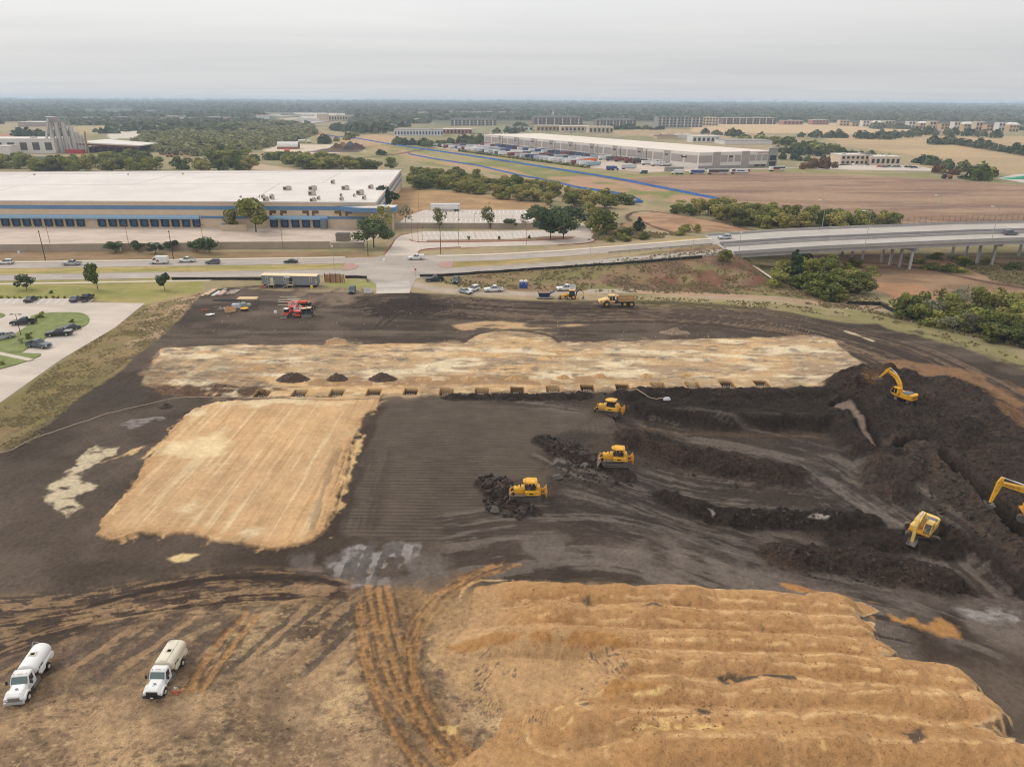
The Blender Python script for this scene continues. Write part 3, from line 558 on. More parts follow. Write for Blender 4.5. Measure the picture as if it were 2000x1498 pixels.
def thing(name, label, cat, loc=(0, 0, 0), rz=0, group=None):
    o = bpy.data.objects.new(name, None); o.empty_display_size = .5; COL.objects.link(o); o.location = loc; o.rotation_euler.z = rz
    return tag(o, label, cat, group)
def copy_tree(o, loc, rz, label=None, group=None, scale=None, swap=None):
    def cp(a, par):
        c = a.copy(); COL.objects.link(c); c.parent = par
        if swap and a.type == 'MESH' and a.data.materials and a.data.materials[0].name in swap:
            c.data = a.data.copy(); c.data.materials[0] = swap[a.data.materials[0].name]
        for ch in [q for q in KIDS.get(a.name, [])]: cp(bpy.data.objects[ch], c)
        return c
    KIDS = {}
    def walk(a):
        KIDS[a.name] = [q.name for q in a.children]
        for q in a.children: walk(q)
    walk(o); r = cp(o, None); r.location = loc; r.rotation_euler.z = rz
    if label: r['label'] = label
    if group: r['group'] = group
    if scale: r.scale = (scale,)*3 if isinstance(scale, (int, float)) else scale
    return r
def conc(name, c, joint=5.0, var=.14, jd=.82):
    m, nt, b = nodes(name); N = nt.nodes; L = nt.links; b.inputs['Roughness'].default_value = .85
    t = N.new('ShaderNodeTexCoord'); n = N.new('ShaderNodeTexNoise'); n.inputs['Scale'].default_value = .09; n.inputs['Detail'].default_value = 8; n.inputs['Roughness'].default_value = .62; n.inputs['Distortion'].default_value = .5
    mp = N.new('ShaderNodeMapping'); mp.inputs['Scale'].default_value = (.6, 1.4, 1); L.new(t.outputs['Object'], mp.inputs[0]); L.new(mp.outputs[0], n.inputs['Vector'])
    r = N.new('ShaderNodeValToRGB'); L.new(n.outputs[0], r.inputs[0]); r.color_ramp.elements[0].position = .32; r.color_ramp.elements[1].position = .62
    r.color_ramp.elements[0].color = (*[v*(1-var*1.6) for v in c], 1); r.color_ramp.elements[1].color = (*[v*(1+var*.35) for v in c], 1)
    br = N.new('ShaderNodeTexBrick'); br.offset = 0; br.inputs['Scale'].default_value = 1/joint; br.inputs['Brick Width'].default_value = 1; br.inputs['Row Height'].default_value = 1; br.inputs['Mortar Size'].default_value = .012
    br.inputs['Color1'].default_value = (1, 1, 1, 1); br.inputs['Color2'].default_value = (.965, .96, .955, 1); br.inputs['Mortar'].default_value = (jd, jd, jd, 1); L.new(t.outputs['Object'], br.inputs['Vector'])
    mx = N.new('ShaderNodeMix'); mx.data_type = 'RGBA'; mx.blend_type = 'MULTIPLY'; mx.inputs[0].default_value = 1; L.new(r.outputs[0], mx.inputs[6]); L.new(br.outputs[0], mx.inputs[7]); L.new(mx.outputs[2], b.inputs['Base Color'])
    return m
M_ROAD = conc('road_concrete', C(176, 163, 152), 6); M_YARD = conc('yard_concrete', C(203, 183, 166), 6, .16); M_LOT = conc('lot_concrete', C(205, 190, 176), 4.5, .12); M_STALL = conc('stall_concrete', C(200, 187, 176), 30, .06)
M_KERB = mat('kerb', C(205, 192, 172), .9); M_RED = mat('red_kerb', C(176, 96, 84), .9, var=.3); M_WHITE = mat('road_paint', C(240, 236, 230), .8, var=.2); M_BRICK = mat('brick_paving', C(176, 140, 128), .9, var=.25, scale=2)
M_LAWN = mat('lawn', C(124, 132, 70), .95, var=.35, scale=.35, bump=.05); M_GRAVEL = conc('gravel', C(180, 166, 150), 50, .2)
def sheet(name, px, m, z=.07, kind='structure', th=0, world=None, parent=None):
    P = [G(a, b) for a, b in px] if world is None else world
    bm = bmesh.new(); vs = [bm.verts.new((x, y, z)) for x, y in P]; f = bm.faces.new(vs)
    if f.normal.z < 0 or True: bm.normal_update()
    if f.normal.z < 0: f.normal_flip()
    if th:
        r = bmesh.ops.extrude_face_region(bm, geom=[f]); bmesh.ops.translate(bm, verts=[v for v in r['geom'] if isinstance(v, bmesh.types.BMVert)], vec=(0, 0, th))
    bmesh.ops.triangulate(bm, faces=bm.faces); bmesh.ops.recalc_face_normals(bm, faces=bm.faces)
    me = bpy.data.meshes.new(name); bm.to_mesh(me); bm.free()
    if not th and len(me.polygons) and me.polygons[0].normal.z < 0: me.flip_normals()
    me.materials.append(m); o = bpy.data.objects.new(name, me); COL.objects.link(o); o.parent = parent
    if kind: o['kind'] = kind
    return o
def ribbon(x0, x1, o0, o1, dz, th, m, name, kind='structure', parent=None, step=4, zf=None, under=False):
    """strip that follows the road between two offsets from its south edge"""
    xs = np.linspace(x0, x1, max(2, int((x1-x0)/step)+1)); rings = []
    for x in xs:
        y = float(yS(x)); z = float(zR(x)) + dz; rings.append([(x, y+o0, z-th), (x, y+o1, z-th), (x, y+o1, z), (x, y+o0, z)])
    mb = MB(); mb.loft(rings); return tag(mb.build(name, m, parent), kind=kind)
def lines(mb, pts, wd, z, dash=None):
    for a, b in zip(pts, pts[1:]):
        mb.box(((a[0]+b[0])/2, (a[1]+b[1])/2, z), (math.hypot(b[0]-a[0], b[1]-a[1]), wd, .006), rz=math.atan2(b[1]-a[1], b[0]-a[0]))
# ------------------------------------------------------------------ roads
AB = 76.0   # x of the abutment
ribbon(-420, AB, 0, 8.3, .08, .3, M_ROAD, 'south_road'); ribbon(-420, AB, 18.3, 27.3, .08, .3, M_ROAD, 'north_road')
ribbon(-420, -59, 27.35, 27.6, .2, .3, M_KERB, 'kerb'); ribbon(-420, -62, 28.3, 30.3, .1, .3, M_KERB, 'sidewalk'); ribbon(-28, AB, 27.5, 30, .2, .4, M_KERB, 'sidewalk')
ribbon(-420, -97, -5.4, -3.6, .08, .2, M_KERB, 'sidewalk')
for a, b, o in ((-420, -64, -.28), (-15, AB, -.28), (-420, -56, 8.35), (-16, AB, 8.35), (-420, -56, 18.0), (-16, AB, 18.0)): ribbon(a, b, o, o+.26, .2, .3, M_KERB, 'kerb')
sheet('intersection', [(695,504),(735,503),(750,500),(830,500),(884,496),(884,535),(840,541),(812,546),(800,572),(735,574),(735,556),(716,545),(674,541),(674,505)], M_ROAD, .09)
sheet('driveway', [(735,503),(750,500),(764,484),(776,462),(800,457),(830,452.5),(1105,450),(1122,437),(1140,437),(1154,452),(1164,467),(1155,474),(1120,477.5),(1000,481),(900,484),(830,487.5),(818,492),(820,500.5),(780,503)], M_LOT, .075)
sheet('visitor_parking', [(820,453.5),(1060,451),(1072,464),(833,468.5)], M_STALL, .085)
sheet('upper_parking', [(778,437),(792,424),(828,410.5),(1028,410.5),(1052,437)], M_STALL, .06)
sheet('warehouse_yard', [(-600,480),(0,479),(430,474.5),(712,473),(744,461),(727,452),(650,440),(-600,440)], M_YARD, .05)
mb = MB()
for q in range(24):
    a = G(826+q*10.2, 453+0*q); b = G(829+q*10.5, 459.5); lines(mb, [a, b], .2, .10)
    a = G(830+q*10.3, 462); b = G(834+q*10.5, 468); lines(mb, [a, b], .2, .10)
tag(mb.build('parking_line', M_WHITE), kind='structure')
mb = MB()
for q in range(24):
    a = G(836+q*8.2, 411.5); b = G(831+q*8.5, 418); lines(mb, [a, b], .24, .075)
    a = G(826+q*9.4, 427); b = G(822+q*9.7, 435); lines(mb, [a, b], .24, .075)
tag(mb.build('parking_line', M_WHITE), kind='structure')
sheet('brick_median', [(674,515),(690,516),(700,520),(696,525),(680,529),(668,529)], M_BRICK, .1, th=.12); sheet('brick_median', [(884,512),(862,513),(854,518),(860,523),(884,524)], M_BRICK, .1, th=.12)
mb = MB()
for q in ([(750,499),(758,488),(776,461),(800,456.6)], [(820,500),(816,495),(818,491),(830,487),(900,483.4)], [(800,469),(806,472),(830,474.6),(1000,472.6),(1110,468),(1122,464)], [(1164,467),(1156,474.6),(1120,478),(1090,479)]):
    Q = smooth_line([G(a, b) for a, b in q], 2)
    for a, b in zip(Q, Q[1:]): mb.bar((a[0], a[1], .17), (b[0], b[1], .17), .32, .22)
tag(mb.build('red_kerb', M_RED), kind='structure')
M_DRY = mat('dry_verge', C(140, 112, 84), .95, var=.3, scale=.4)
sheet('planting_island', [(833,470),(1000,468),(1080,462),(1120,463.5),(1108,467.5),(1000,472),(834,474.2)], M_DRY, .08, th=.14)
sheet('site_access_mat', [(735,556),(735,574),(800,573),(802,556),(796,548),(742,548)], conc('worn_concrete', C(196,184,174), 2.2, .3), .1)
# lane dashes and arrows
mb = MB()
for x0 in list(range(-330, -70, 12)) + list(range(-10, 74, 12)):
    for o in (4.1, 22.8):
        p = [(x, float(yS(x))+o, float(zR(x))+.09) for x in (x0, x0+3)]; mb.bar(p[0], p[1], .14, .012)
tag(mb.build('lane_marking', M_WHITE), kind='structure')
# ------------------------------------------------------------------ car park on the west
sheet('west_parking', [(-700,583.5),(283,592.5),(225,640),(120,702),(0,787),(-60,835),(-300,1010),(-900,1000)], M_LOT, .05)
sheet('parking_bay', [(-400,583.2),(186,583.6),(170,594.5),(-400,596)], M_STALL, .062)
sheet('parking_bay', [(36,690),(82,690),(150,655),(120,652),(104,650),(60,672)], M_STALL, .062)
ISL = smooth_line([G(a, b) for a, b in [(-120,700),(0,690),(42,690),(53,682),(84,666),(92,659),(130,655.5),(155,643),(172,634),(176,622),(166,614),(149,611),(100,611.5),(70,615),(58,620),(57,636),(32,652),(0,668),(-120,690)]], 1)
sheet('lawn', None, M_LAWN, .06, th=.16, world=ISL); sheet('lawn', None, M_LAWN, .06, th=.16, world=smooth_line([G(a, b) for a, b in [(-150,612),(0,612),(13,616),(0,623),(-150,630)]], 1))
sheet('lawn', None, M_LAWN, .06, th=.16, world=[G(a, b) for a, b in [(-150,690.5),(0,690.5),(42,690.5),(80,692),(79,696),(60,704),(50,707),(30,714),(0,722),(-150,748)]])
mb = MB()
Q = [G(a, b) for a, b in [(-60,681),(0,692),(61,705)]]
for a, b in zip(Q, Q[1:]): mb.bar((a[0], a[1], .2), (b[0], b[1], .2), 1.3, .12)
tag(mb.build('footpath', M_KERB), kind='structure')
mb = MB()
for q in range(-8, 12):
    lines(mb, [G(4+q*16.2, 584.6), G(-8+q*16.2, 594)], .14, .075)
for k, (p, q) in enumerate((((100,651),(150,655)), ((60,672),(118,676)), ((40,690),(86,690)))): lines(mb, [G(*p), G(*q)], .14, .075)
tag(mb.build('parking_line', M_WHITE), kind='structure')
# ------------------------------------------------------------------ bridge
M_BRG = conc('bridge_concrete', C(186, 178, 168), 12, .12); M_GIR = mat('girder_concrete', C(176, 170, 166), .85, var=.15, scale=.3); M_COLM = mat('column_concrete', C(188, 184, 178), .85, var=.2, scale=.5)
br = thing('road_bridge', 'twin concrete road bridge on round columns carrying the road over the creek', 'bridge', (AB, float(yS(AB)), 0))
def bridge_part(name, o0, o1, dz, th, m, x0=AB, x1=420):
    o = ribbon(x0, x1, o0, o1, dz, th, m, name, kind=None); o.parent = br; o.matrix_parent_inverse = Matrix.Translation((-AB, -float(yS(AB)), 0)); return o
for a, b in ((0, 12.6), (17.6, 35)):
    bridge_part('deck', a, b, .1, .35, M_BRG)
    for q in (a+.6, b-2.0, (a+b)/2): bridge_part('girder', q, q+1.2, -.26, 1.35, M_GIR)
    for q in (a, b-.4): bridge_part('barrier', q, q+.4, .95, .84, M_GIR)
def bparent(o): o.parent = br; o.matrix_parent_inverse = Matrix.Translation((-AB, -float(yS(AB)), 0)); return o
bents = [[(1776,524),(1756,519),(1738,515),(1721,511)], [(1936,518),(1908,513),(1883,509),(1858,505)], [(1684,504),(1664,500),(1645,496)]]
cols = [[G(a, b, -.8) for a, b in bt] for bt in bents]
d = np.array(cols[1]) - np.array(cols[0])
cols.append([tuple(np.array(c) + d[k]) for k, c in enumerate(cols[1])]); cols.append([tuple(np.array(c) + d[k]*2) for k, c in enumerate(cols[1])])
for bt in cols:
    for (x, y) in bt:
        top = float(zR(x)) - 2.4; mb = MB(); mb.cyl((x, y, -2), (x, y, top), .52, n=16); bparent(mb.build('column', M_COLM, smooth=False))
    a, b = bt[0], bt[-1]; v = np.array(b) - np.array(a); v = v/np.hypot(*v); a2 = np.array(a) - v*2.0; b2 = np.array(b) + v*2.0; za = float(zR(a[0])) - 1.62
    mb = MB(); mb.bar((a2[0], a2[1], za-.5), (b2[0], b2[1], za-.5), 1.1, 1.1); bparent(mb.build('pier_cap', M_GIR))
mb = MB(); y0 = float(yS(AB)); mb.box((AB-.4, y0+17.2, 2.3), (1.2, 36.5, 6.2)); bparent(mb.build('abutment', M_GIR))
mb = MB()   # pedestrian screen on the north parapet
xs = np.arange(142, 330, 2.4)
for x in xs: mb.bar((x, float(yS(x))+34.8, float(zR(x))+.9), (x, float(yS(x))+34.8, float(zR(x))+3.4), .08)
for h in (1.0, 1.5, 2.0, 2.5, 3.0, 3.4):
    for a, b in zip(xs, xs[1:]): mb.bar((a, float(yS(a))+34.8, float(zR(a))+h), (b, float(yS(b))+34.8, float(zR(b))+h), .07)
bparent(mb.build('fence_screen', mat('dark_mesh', C(84, 72, 64), .7)))
sheet('slope_paving', None, M_KERB, 0, world=[(0, 0), (1, 0), (1, 1)]) if False else None
P = [(1440,508,3.2),(1447,510,2.6),(1480,528,1.2),(1525,552,.3),(1518,553,.3),(1474,530,1.3)]
pp = []
for a, b, z in P: x, y = G(a, b, z); pp.append((x, y, max(z, hz(x, y)+.1)))
tag(mesh_obj('drainage_chute', pp, [(0,1,2,5),(5,2,3,4)], M_KERB), 'pale concrete drainage chute running down beside the bridge abutment', 'drain chute')
# guard rails
def rail(x0, x1, off, lab, h=.75):
    o = thing('guard_rail', lab, 'guard rail', (x0, float(yS(x0))+off, float(zR(x0)))); b = Vector(o.location); mb = MB(); mp = MB()
    xs = np.arange(x0, x1, 3.8)
    for x in xs: MB().bar(Vector((x, float(yS(x))+off, float(zR(x))-.1))-b, Vector((x, float(yS(x))+off, float(zR(x))+h))-b, .16).build('post', mat('rail_post', C(86, 74, 64), .8), o)
    for a, c in zip(xs, xs[1:]): mb.bar(Vector((a, float(yS(a))+off-.1, float(zR(a))+h-.15))-b, Vector((c, float(yS(c))+off-.1, float(zR(c))+h-.15))-b, .06, .32)
    mb.build('rail', mat('galvanised', C(150, 148, 146), .5, .3), o)
rail(38, 76, -.9, 'grey steel guard rail on dark posts above the brown slope south of the road'); rail(35, 74, 17.2, 'grey steel guard rail at the grass median before the bridge')
# silt fences: black fabric on stakes
M_SILT = mat('silt_fabric', C(40, 36, 34), .8, var=.3)
def silt(px, lab, h=.9, m=M_SILT, name='silt_fence', cat='silt fence', w_=.05, pole=True, world=None, step=1):
    P = world or [GT(*p) for p in px]; o = thing(name, lab, cat, P[0]); b = Vector(P[0]); mb = MB(); mp = MB()
    for a, c in zip(P, P[1:]):
        n = max(1, int(math.hypot(c[0]-a[0], c[1]-a[1])/(2.6*step)))
        pts = [Vector((a[0]+(c[0]-a[0])*k/n, a[1]+(c[1]-a[1])*k/n, 0)) for k in range(n+1)]
        for q in pts: q.z = hz(q.x, q.y); q.x += random.uniform(-.12, .12)*step; q.y += random.uniform(-.12, .12)*step
        for q in pts[::(3 if len(P) < 12 and n > 6 else 1)]: MB().bar(q-b-Vector((0, 0, .2)), q-b+Vector((0, 0, h+.15)), .06*step).build('stake', mat('stake', C(110, 90, 70), .9), o)
        for q, r in zip(pts, pts[1:]): mb.bar(q-b+Vector((0, 0, h/2)), r-b+Vector((0, 0, h/2)), w_, h*random.uniform(.9, 1.05))
    mb.build('fabric', m, o); return o
silt([(820,541.5),(870,540),(935,535),(1030,529),(1120,523),(1250,514.5),(1330,508),(1372,504.5)], 'long black silt fence at the foot of the road edge east of the junction')
silt([(336,546.8),(420,547),(513,547.6)], 'black silt fence by the road, west of the grey office trailer')
silt([(674,543.8),(696,543.6),(716,544.5),(717,552)], 'short black silt fence running from the wooden enclosure to the junction')
silt([(1654,595),(1718,597),(1745,611),(1790,624),(1852,641),(1902,652),(1947,664),(2000,680),(2080,704)], 'black silt fence along the creek bushes on the east side', 1.1)
silt([(1556,561),(1580,572),(1596,580)], 'small leaning black silt fence below the bridge slope'); silt([(1618,585),(1640,592)], 'short scrap of black silt fence beside the dirt track')
M_BLUE = mat('blue_fabric', C(66, 120, 206), .7, var=.3, scale=.1)
silt([(640,266),(700,272),(770,284),(900,303),(1000,318),(1100,334),(1215,353),(1320,374),(1426,396)], 'long bright blue silt fence ending by the bushes at the brown field', 1.5, M_BLUE, w_=.12, step=4)
silt([(798,302),(850,312),(930,324),(1020,345),(1080,356),(1130,368)], 'shorter blue silt fence in the grass behind the green bushes', 1.2, M_BLUE, w_=.12, step=4)
silt([(1130,368),(1200,378),(1238,388),(1250,393),(1240,397),(1256,396)], 'crumpled blue silt fence end lying beside the bushes', 1.2, M_BLUE, w_=.12, step=4)
# ------------------------------------------------------------------ west warehouse
def mats_w():
    return (mat('warehouse_wall', C(212, 190, 162), .85, var=.1, scale=.25), mat('warehouse_blue', C(92, 132, 172), .6, var=.12, scale=.4), mat('white_roof', C(220, 211, 204), .8, var=.13, scale=.045), mat('glass_dark', C(52, 56, 58), .15, spec=.8), mat('dock_blue', C(38, 84, 126), .6), mat('dock_seal', C(58, 54, 56), .9))
M_WALL, M_WB, M_ROOF, M_GLASS, M_DOCK, M_SEAL = mats_w()
wx0, wx1, wy0, wh = -430.0, -61.6, 325.5, 11.2
wo = thing('warehouse', 'huge low warehouse with white roof, beige walls, blue bands and blue dock doors', 'warehouse', (wx1, wy0, 0)); ob = Vector((wx1, wy0, 0))
def lw(x, y, z): return (x-wx1, y-wy0, z)
bk0, bk1 = 446.0, 488.0
mb = MB(); Q = [lw(wx0, wy0, 0)[:2], lw(wx1, wy0, 0)[:2], lw(-74, bk1, 0)[:2], lw(wx0, bk0, 0)[:2]]
mb.prof(Q, 0, wh, 'z'); mb.build('wall', M_WALL, wo)
ctr = np.mean(Q, axis=0); Qi = [tuple(np.array(q) + (ctr-np.array(q))*.004) for q in Q]
mb = MB(); mb.prof(Qi, wh-.3, wh+.02, 'z'); mb.build('roof', M_ROOF, wo)
mb = MB()
for a, b in zip(Q, Q[1:]+Q[:1]): mb.bar((a[0], a[1], wh+.2), (b[0], b[1], wh+.2), .5, .55)
mb.build('parapet', mat('parapet', C(224,214,204), .8), wo)
def xw_(px, py=440): 
    d = ray(px, py); return d[0]/d[1]*wy0   # where a sight line meets the front wall
for z0, z1 in ((7.95, 9.65),):
    mb = MB(); mb.box(((wx0-wx1)/2, -.04, (z0+z1)/2), (wx1-wx0+.06, .14, z1-z0)); mb.build('blue_band', M_WB, wo)
mb = MB(); a = xw_(392, 424)-wx1; mb.box(((a+xw_(530,424)-wx1)/2, -.05, 4.6), (xw_(530,424)-wx1-a, .14, 1.1)); mb.build('blue_band', M_WB, wo)
mb = MB(); a = xw_(640, 424)-wx1; mb.box((a/2, -.05, 4.6), (-a, .14, 1.1)); mb.build('blue_band', M_WB, wo)
for z0, z1 in ((8.4, 9.7), (5.0, 6.3)):
    mb = MB(); a = Vector(lw(wx1, wy0, (z0+z1)/2)) + Vector((.06, .2, 0)); b = Vector(lw(-74, bk1, (z0+z1)/2)) + Vector((.06, -.2, 0)); mb.bar(a, b, .12, z1-z0); mb.build('blue_band', M_WB, wo)
for a, b in ((-200, 391), (528, 641)):
    xa, xb = xw_(a, 428)-wx1, xw_(b, 428)-wx1; P = [(0, 3.8), (0, 5.5), (-.5, 5.45), (-1.0, 5.15), (-1.25, 4.7), (-1.3, 4.1), (-1.3, 3.8)]
    mb = MB(); mb.prof(P, xa, xb, 'x'); mb.build('dock_canopy', mat('canopy_blue', C(138, 170, 196), .5, var=.1), wo)
doors = [60,165,268,372,480,582,688,793,1000,1105,1207,1310,1412,1513,1615,1718,1820,1922]
dpx = [v/5 for v in doors] + [400+v/5 for v in (678,782,887,990,1095)] + [12-21*k for k in range(1, 12)]
for p in dpx:
    x = xw_(p, 436) - wx1; f = MB(); f.box((x-1.45, -.35, 2.1), (.5, .7, 3.0)); f.box((x+1.45, -.35, 2.1), (.5, .7, 3.0)); f.box((x, -.35, 3.55), (3.4, .7, .4)); fo = f.build('dock_seal', M_SEAL, wo)
    g = MB(); g.box((x, -.08, 2.0), (2.4, .12, 2.7)); g.build('dock_door', M_DOCK, wo); h = MB(); h.box((x, -.45, .55), (2.9, .3, .3)); h.build('bumper', M_SEAL, fo)
for p, s in ((533,1),(554,1),(597,0),(616,1),(660,0),(681,1)):
    x = xw_(p, 416) - wx1; g = MB(); g.box((x, -.04, 7.1), (3.0, .14, 1.3)); g.box((x + (-1.0 if s else 1.0), -.04, 5.95), (1.1, .14, 1.1)); g.build('window', mat('bronze_glass', C(96, 74, 50), .3, spec=.7), wo)
mb = MB(); mb.prof([lw(-79, 325.4, 0)[:2], lw(-72, 320, 0)[:2], lw(-66, 318.5, 0)[:2], lw(-58, 318.5, 0)[:2], lw(-52, 321, 0)[:2], lw(-52, 329, 0)[:2], lw(-61.4, 329, 0)[:2], lw(-61.4, 325.4, 0)[:2]], 8.0, 9.9, 'z'); mb.build('entrance_canopy', M_WB, wo)
mb = MB(); mb.prof([lw(-72, 320.4, 0)[:2], lw(-66, 318.9, 0)[:2], lw(-58, 318.9, 0)[:2], lw(-52.4, 321.2, 0)[:2], lw(-52.4, 328.8, 0)[:2], lw(-61.3, 328.8, 0)[:2]], 9.91, 10.0, 'z'); mb.build('canopy_top', M_ROOF, wo)
for c in ((-53.5, 321.5), (-53.5, 328)): MB().box((*lw(*c, 4)[:2], 4), (.7, .7, 8)).build('canopy_post', M_WALL, wo)
# roof joints
mb = MB(); zj = wh+.035
def rl(a, b): mb.bar((*lw(*a, 0)[:2], zj), (*lw(*b, 0)[:2], zj), .35, .05)
g = lambda px, py: G(px, py, wh)
rl(g(-300, 362.5), g(40, 362.4)); rl(g(40, 362.4), g(640, 358)); rl(g(498, 389), g(546, 359)); rl(g(628, 358), g(667, 336.5)); rl(g(0, 372.5), g(40, 363)); rl(g(258, 361.5), g(340, 341)); rl(g(-200,343), g(550, 337.6)); rl(g(-200,342), g(770, 335.5)); rl(g(-200,341.4), g(770, 334.9)); rl(g(40,348), g(70,341))
mb.build('roof_joint', mat('joint', C(176, 164, 158), .9), wo)
M_HVAC = mat('hvac', C(196, 186, 172), .7, var=.25, scale=.8); M_HVD = mat('hvac_dark', C(84, 80, 78), .8)
units = [(560,371,4.6,2),(610,371,4.6,2.2),(609,381,4.0,2.2),(650,358.5,2.6,2.2),(674,370,4.4,2),(724,368,3,2),(703,380,4.2,2.4),(611,394,3.2,1.8),(622,390,1.8,1.6),(666,384,1.4,1.6),(667,391,2.2,1.4),(692,384,1.3,1.4),(711,389,2.2,1.6),(514,387,2.0,1.6),(519,393,3.0,2),(531,389,2.4,2.2),(530,384,1.6,1.2),(470,386,1.2,.9),(507,386,.6,1.2),(67,341.5,1.4,.6),(250,341,1.2,.6),(357,340,1.2,.8)]
for px, py, wd, h in units:
    wd *= .85; h *= .85
    x, y = G(px, py+1.5, wh); q = lw(x, y+wd*.3, wh); u = MB(); u.box((q[0], q[1], wh+h/2+.2), (wd, wd*.55, h)); u.box((q[0]+wd*.1, q[1], wh+h+.35), (wd*.4, wd*.3, .3)); uo = u.build('rooftop_unit', M_HVAC, wo, bevel=.05)
    u = MB(); u.box((q[0]-wd*.22, q[1]-wd*.28, wh+h*.5+.2), (wd*.4, .1, h*.6)); u.cyl((q[0]+wd*.25, q[1], wh+h+.15), (q[0]+wd*.25, q[1], wh+h+.45), wd*.14, n=12); u.build('vent', M_HVD, uo)
u = MB(); x = xw_(635, 440)-wx1; u.box((x, -1.6, 2.2), (2.6, 3.0, 4.4)); u.build('guard_booth', mat('booth', C(120, 124, 122), .7), wo); u = MB(); u.box((x, -1.65, 4.1), (2.7, 3.14, .9)); u.build('booth_sign', M_WB, wo)
u = MB(); u.span(lw(xw_(445,450), 317, 0), lw(xw_(496,450), 317.4, 2.6)); u.build('screen_panel', M_WALL, wo); u = MB(); u.span(lw(xw_(446,452), 317.5, .1), lw(xw_(455,452), 319.5, 2.8)); u.build('compactor', M_DOCK, wo)
# screen walls of the yard and of the upper car park
def wall(px0, px1, h, lab, m=None, th=.35, name='screen_wall', joints=7.5):
    (x0, y0), (x1, y1) = G(*px0), G(*px1); o = thing(name, lab, 'wall', (x0, y0, 0)); b = Vector((x0, y0, 0)); L_ = math.hypot(x1-x0, y1-y0); n = max(1, int(L_/joints)); mb = MB()
    for k in range(n):
        p = Vector((x0+(x1-x0)*k/n, y0+(y1-y0)*k/n, h/2))-b; q = Vector((x0+(x1-x0)*(k+1)/n, y0+(y1-y0)*(k+1)/n, h/2))-b; e = (q-p).normalized()*.03; mb.bar(p+e, q-e, th, h)
    mb.build('panel', m or mat('screen_concrete', C(172, 156, 138), .9, var=.12, scale=.4), o); mb = MB(); mb.bar(Vector((0, 0, h+.05)), Vector((x1-x0, y1-y0, h+.05)), th+.06, .09); mb.build('coping', M_KERB, o); return o
wall((-200,494), (430,487.5), 2.7, 'long beige concrete screen wall between the truck yard and the dry verge'); wall((430,486.5), (646,485.5), 2.7, 'beige concrete screen wall south of the east end of the yard'); wall((648,484.5), (712,484), 2.0, 'short lower beige wall at the yard corner by the big tree')
wall((769,446), (1062,447), 2.4, 'beige concrete wall between the two car parks')
o = thing('equipment_enclosure', 'small grey block enclosure with flat roof inside the truck yard', 'enclosure', (*G(669, 472), 0)); mb = MB(); mb.box((0, 1.8, 1.5), (5.4, 3.6, 3.0)); mb.build('wall', mat('block', C(140, 126, 112), .9), o); mb = MB(); mb.box((0, 1.8, 3.06), (5.6, 3.8, .1)); mb.build('roof', M_HVD, o)
# ------------------------------------------------------------------ vehicles
M_TYRE = mat('tyre_rubber', (.02, .02, .021), .85); M_RIM = mat('rim', C(190, 186, 180), .45, .4); M_BLK = mat('black_plastic', (.018, .018, .02), .6); M_CGL = mat('car_glass', (.022, .028, .033), .08, spec=.8)
M_SEE = mat('cab_glass', (.05, .07, .08), .08, spec=.8); M_SEE.node_tree.nodes['Principled BSDF'].inputs['Alpha'].default_value = .45
M_HL = mat('headlight', (.7, .7, .68), .2); M_TL = mat('taillight', (.32, .02, .02), .3); M_CHR = mat('dull_metal', C(150, 150, 150), .4, .6)
PAINT = {}
def paint(n, c, rough=.32, var=.06):
    if n not in PAINT: PAINT[n] = mat('paint_'+n, c, rough, var=var, scale=1.2, spec=.5)
    return PAINT[n]
WHT = paint('white', C(232, 230, 228)); SIL = paint('silver', C(176, 180, 184)); GRY = paint('grey', C(96, 104, 112)); BLK = paint('black', (.022, .024, .028)); DGR = paint('dark_grey', (.045, .05, .058)); DBL = paint('dark_blue', (.03, .042, .06)); LSI = paint('light_silver', C(200, 204, 210))
def wheel(par, x, y, r, w_, hub=None, side=1, rim=.58, name='wheel'):
    mb = MB(); mb.cyl((x, y-w_/2, r), (x, y+w_/2, r), r, n=16); o = mb.build(name, M_TYRE, par, bevel=r*.08)
    mb = MB(); yy = y + side*(w_/2); mb.cyl((x, yy-side*.02, r), (x, yy+side*.03, r), r*rim, r*rim*.8, n=12); mb.cyl((x, yy, r), (x, yy+side*.06, r), r*.18, n=8); mb.build('rim', hub or M_RIM, o); return o
PROF = {
 'pickup': dict(L=5.8, W=1.98, low=[(-2.9,.55),(-2.9,1.18),(-1.05,1.2),(.9,1.22),(1.25,1.18),(2.65,1.08),(2.88,.95),(2.9,.5),(2.3,.42),(-2.6,.42)], cab=[(-1.02,1.2),(-.85,1.84),(.15,1.88),(1.05,1.2)], wb=(1.85,-1.75), r=.42, bed=(-2.78,-1.12)),
 'suv': dict(L=4.8, W=1.9, low=[(-2.4,.5),(-2.42,1.08),(-2.3,1.12),(.7,1.1),(1.1,1.08),(2.2,.96),(2.4,.8),(2.42,.45),(-2.2,.38)], cab=[(-2.28,1.1),(-1.98,1.7),(.0,1.74),(.95,1.08)], wb=(1.5,-1.4), r=.37, bed=None),
 'sedan': dict(L=4.8, W=1.82, low=[(-2.35,.45),(-2.4,.95),(-1.7,1.02),(.6,.98),(.95,.96),(2.15,.8),(2.38,.65),(2.4,.38),(-2.2,.34)], cab=[(-1.75,1.0),(-.95,1.42),(.0,1.46),(.95,.96)], wb=(1.45,-1.4), r=.34, bed=None),
 'van': dict(L=6.0, W=2.05, low=[(-3.0,.5),(-3.0,2.45),(-2.9,2.62),(1.0,2.66),(1.45,2.5),(2.25,1.42),(2.85,1.2),(3.0,.95),(3.0,.45),(-2.8,.4)], cab=None, wb=(1.95,-1.7), r=.38, bed=None)}
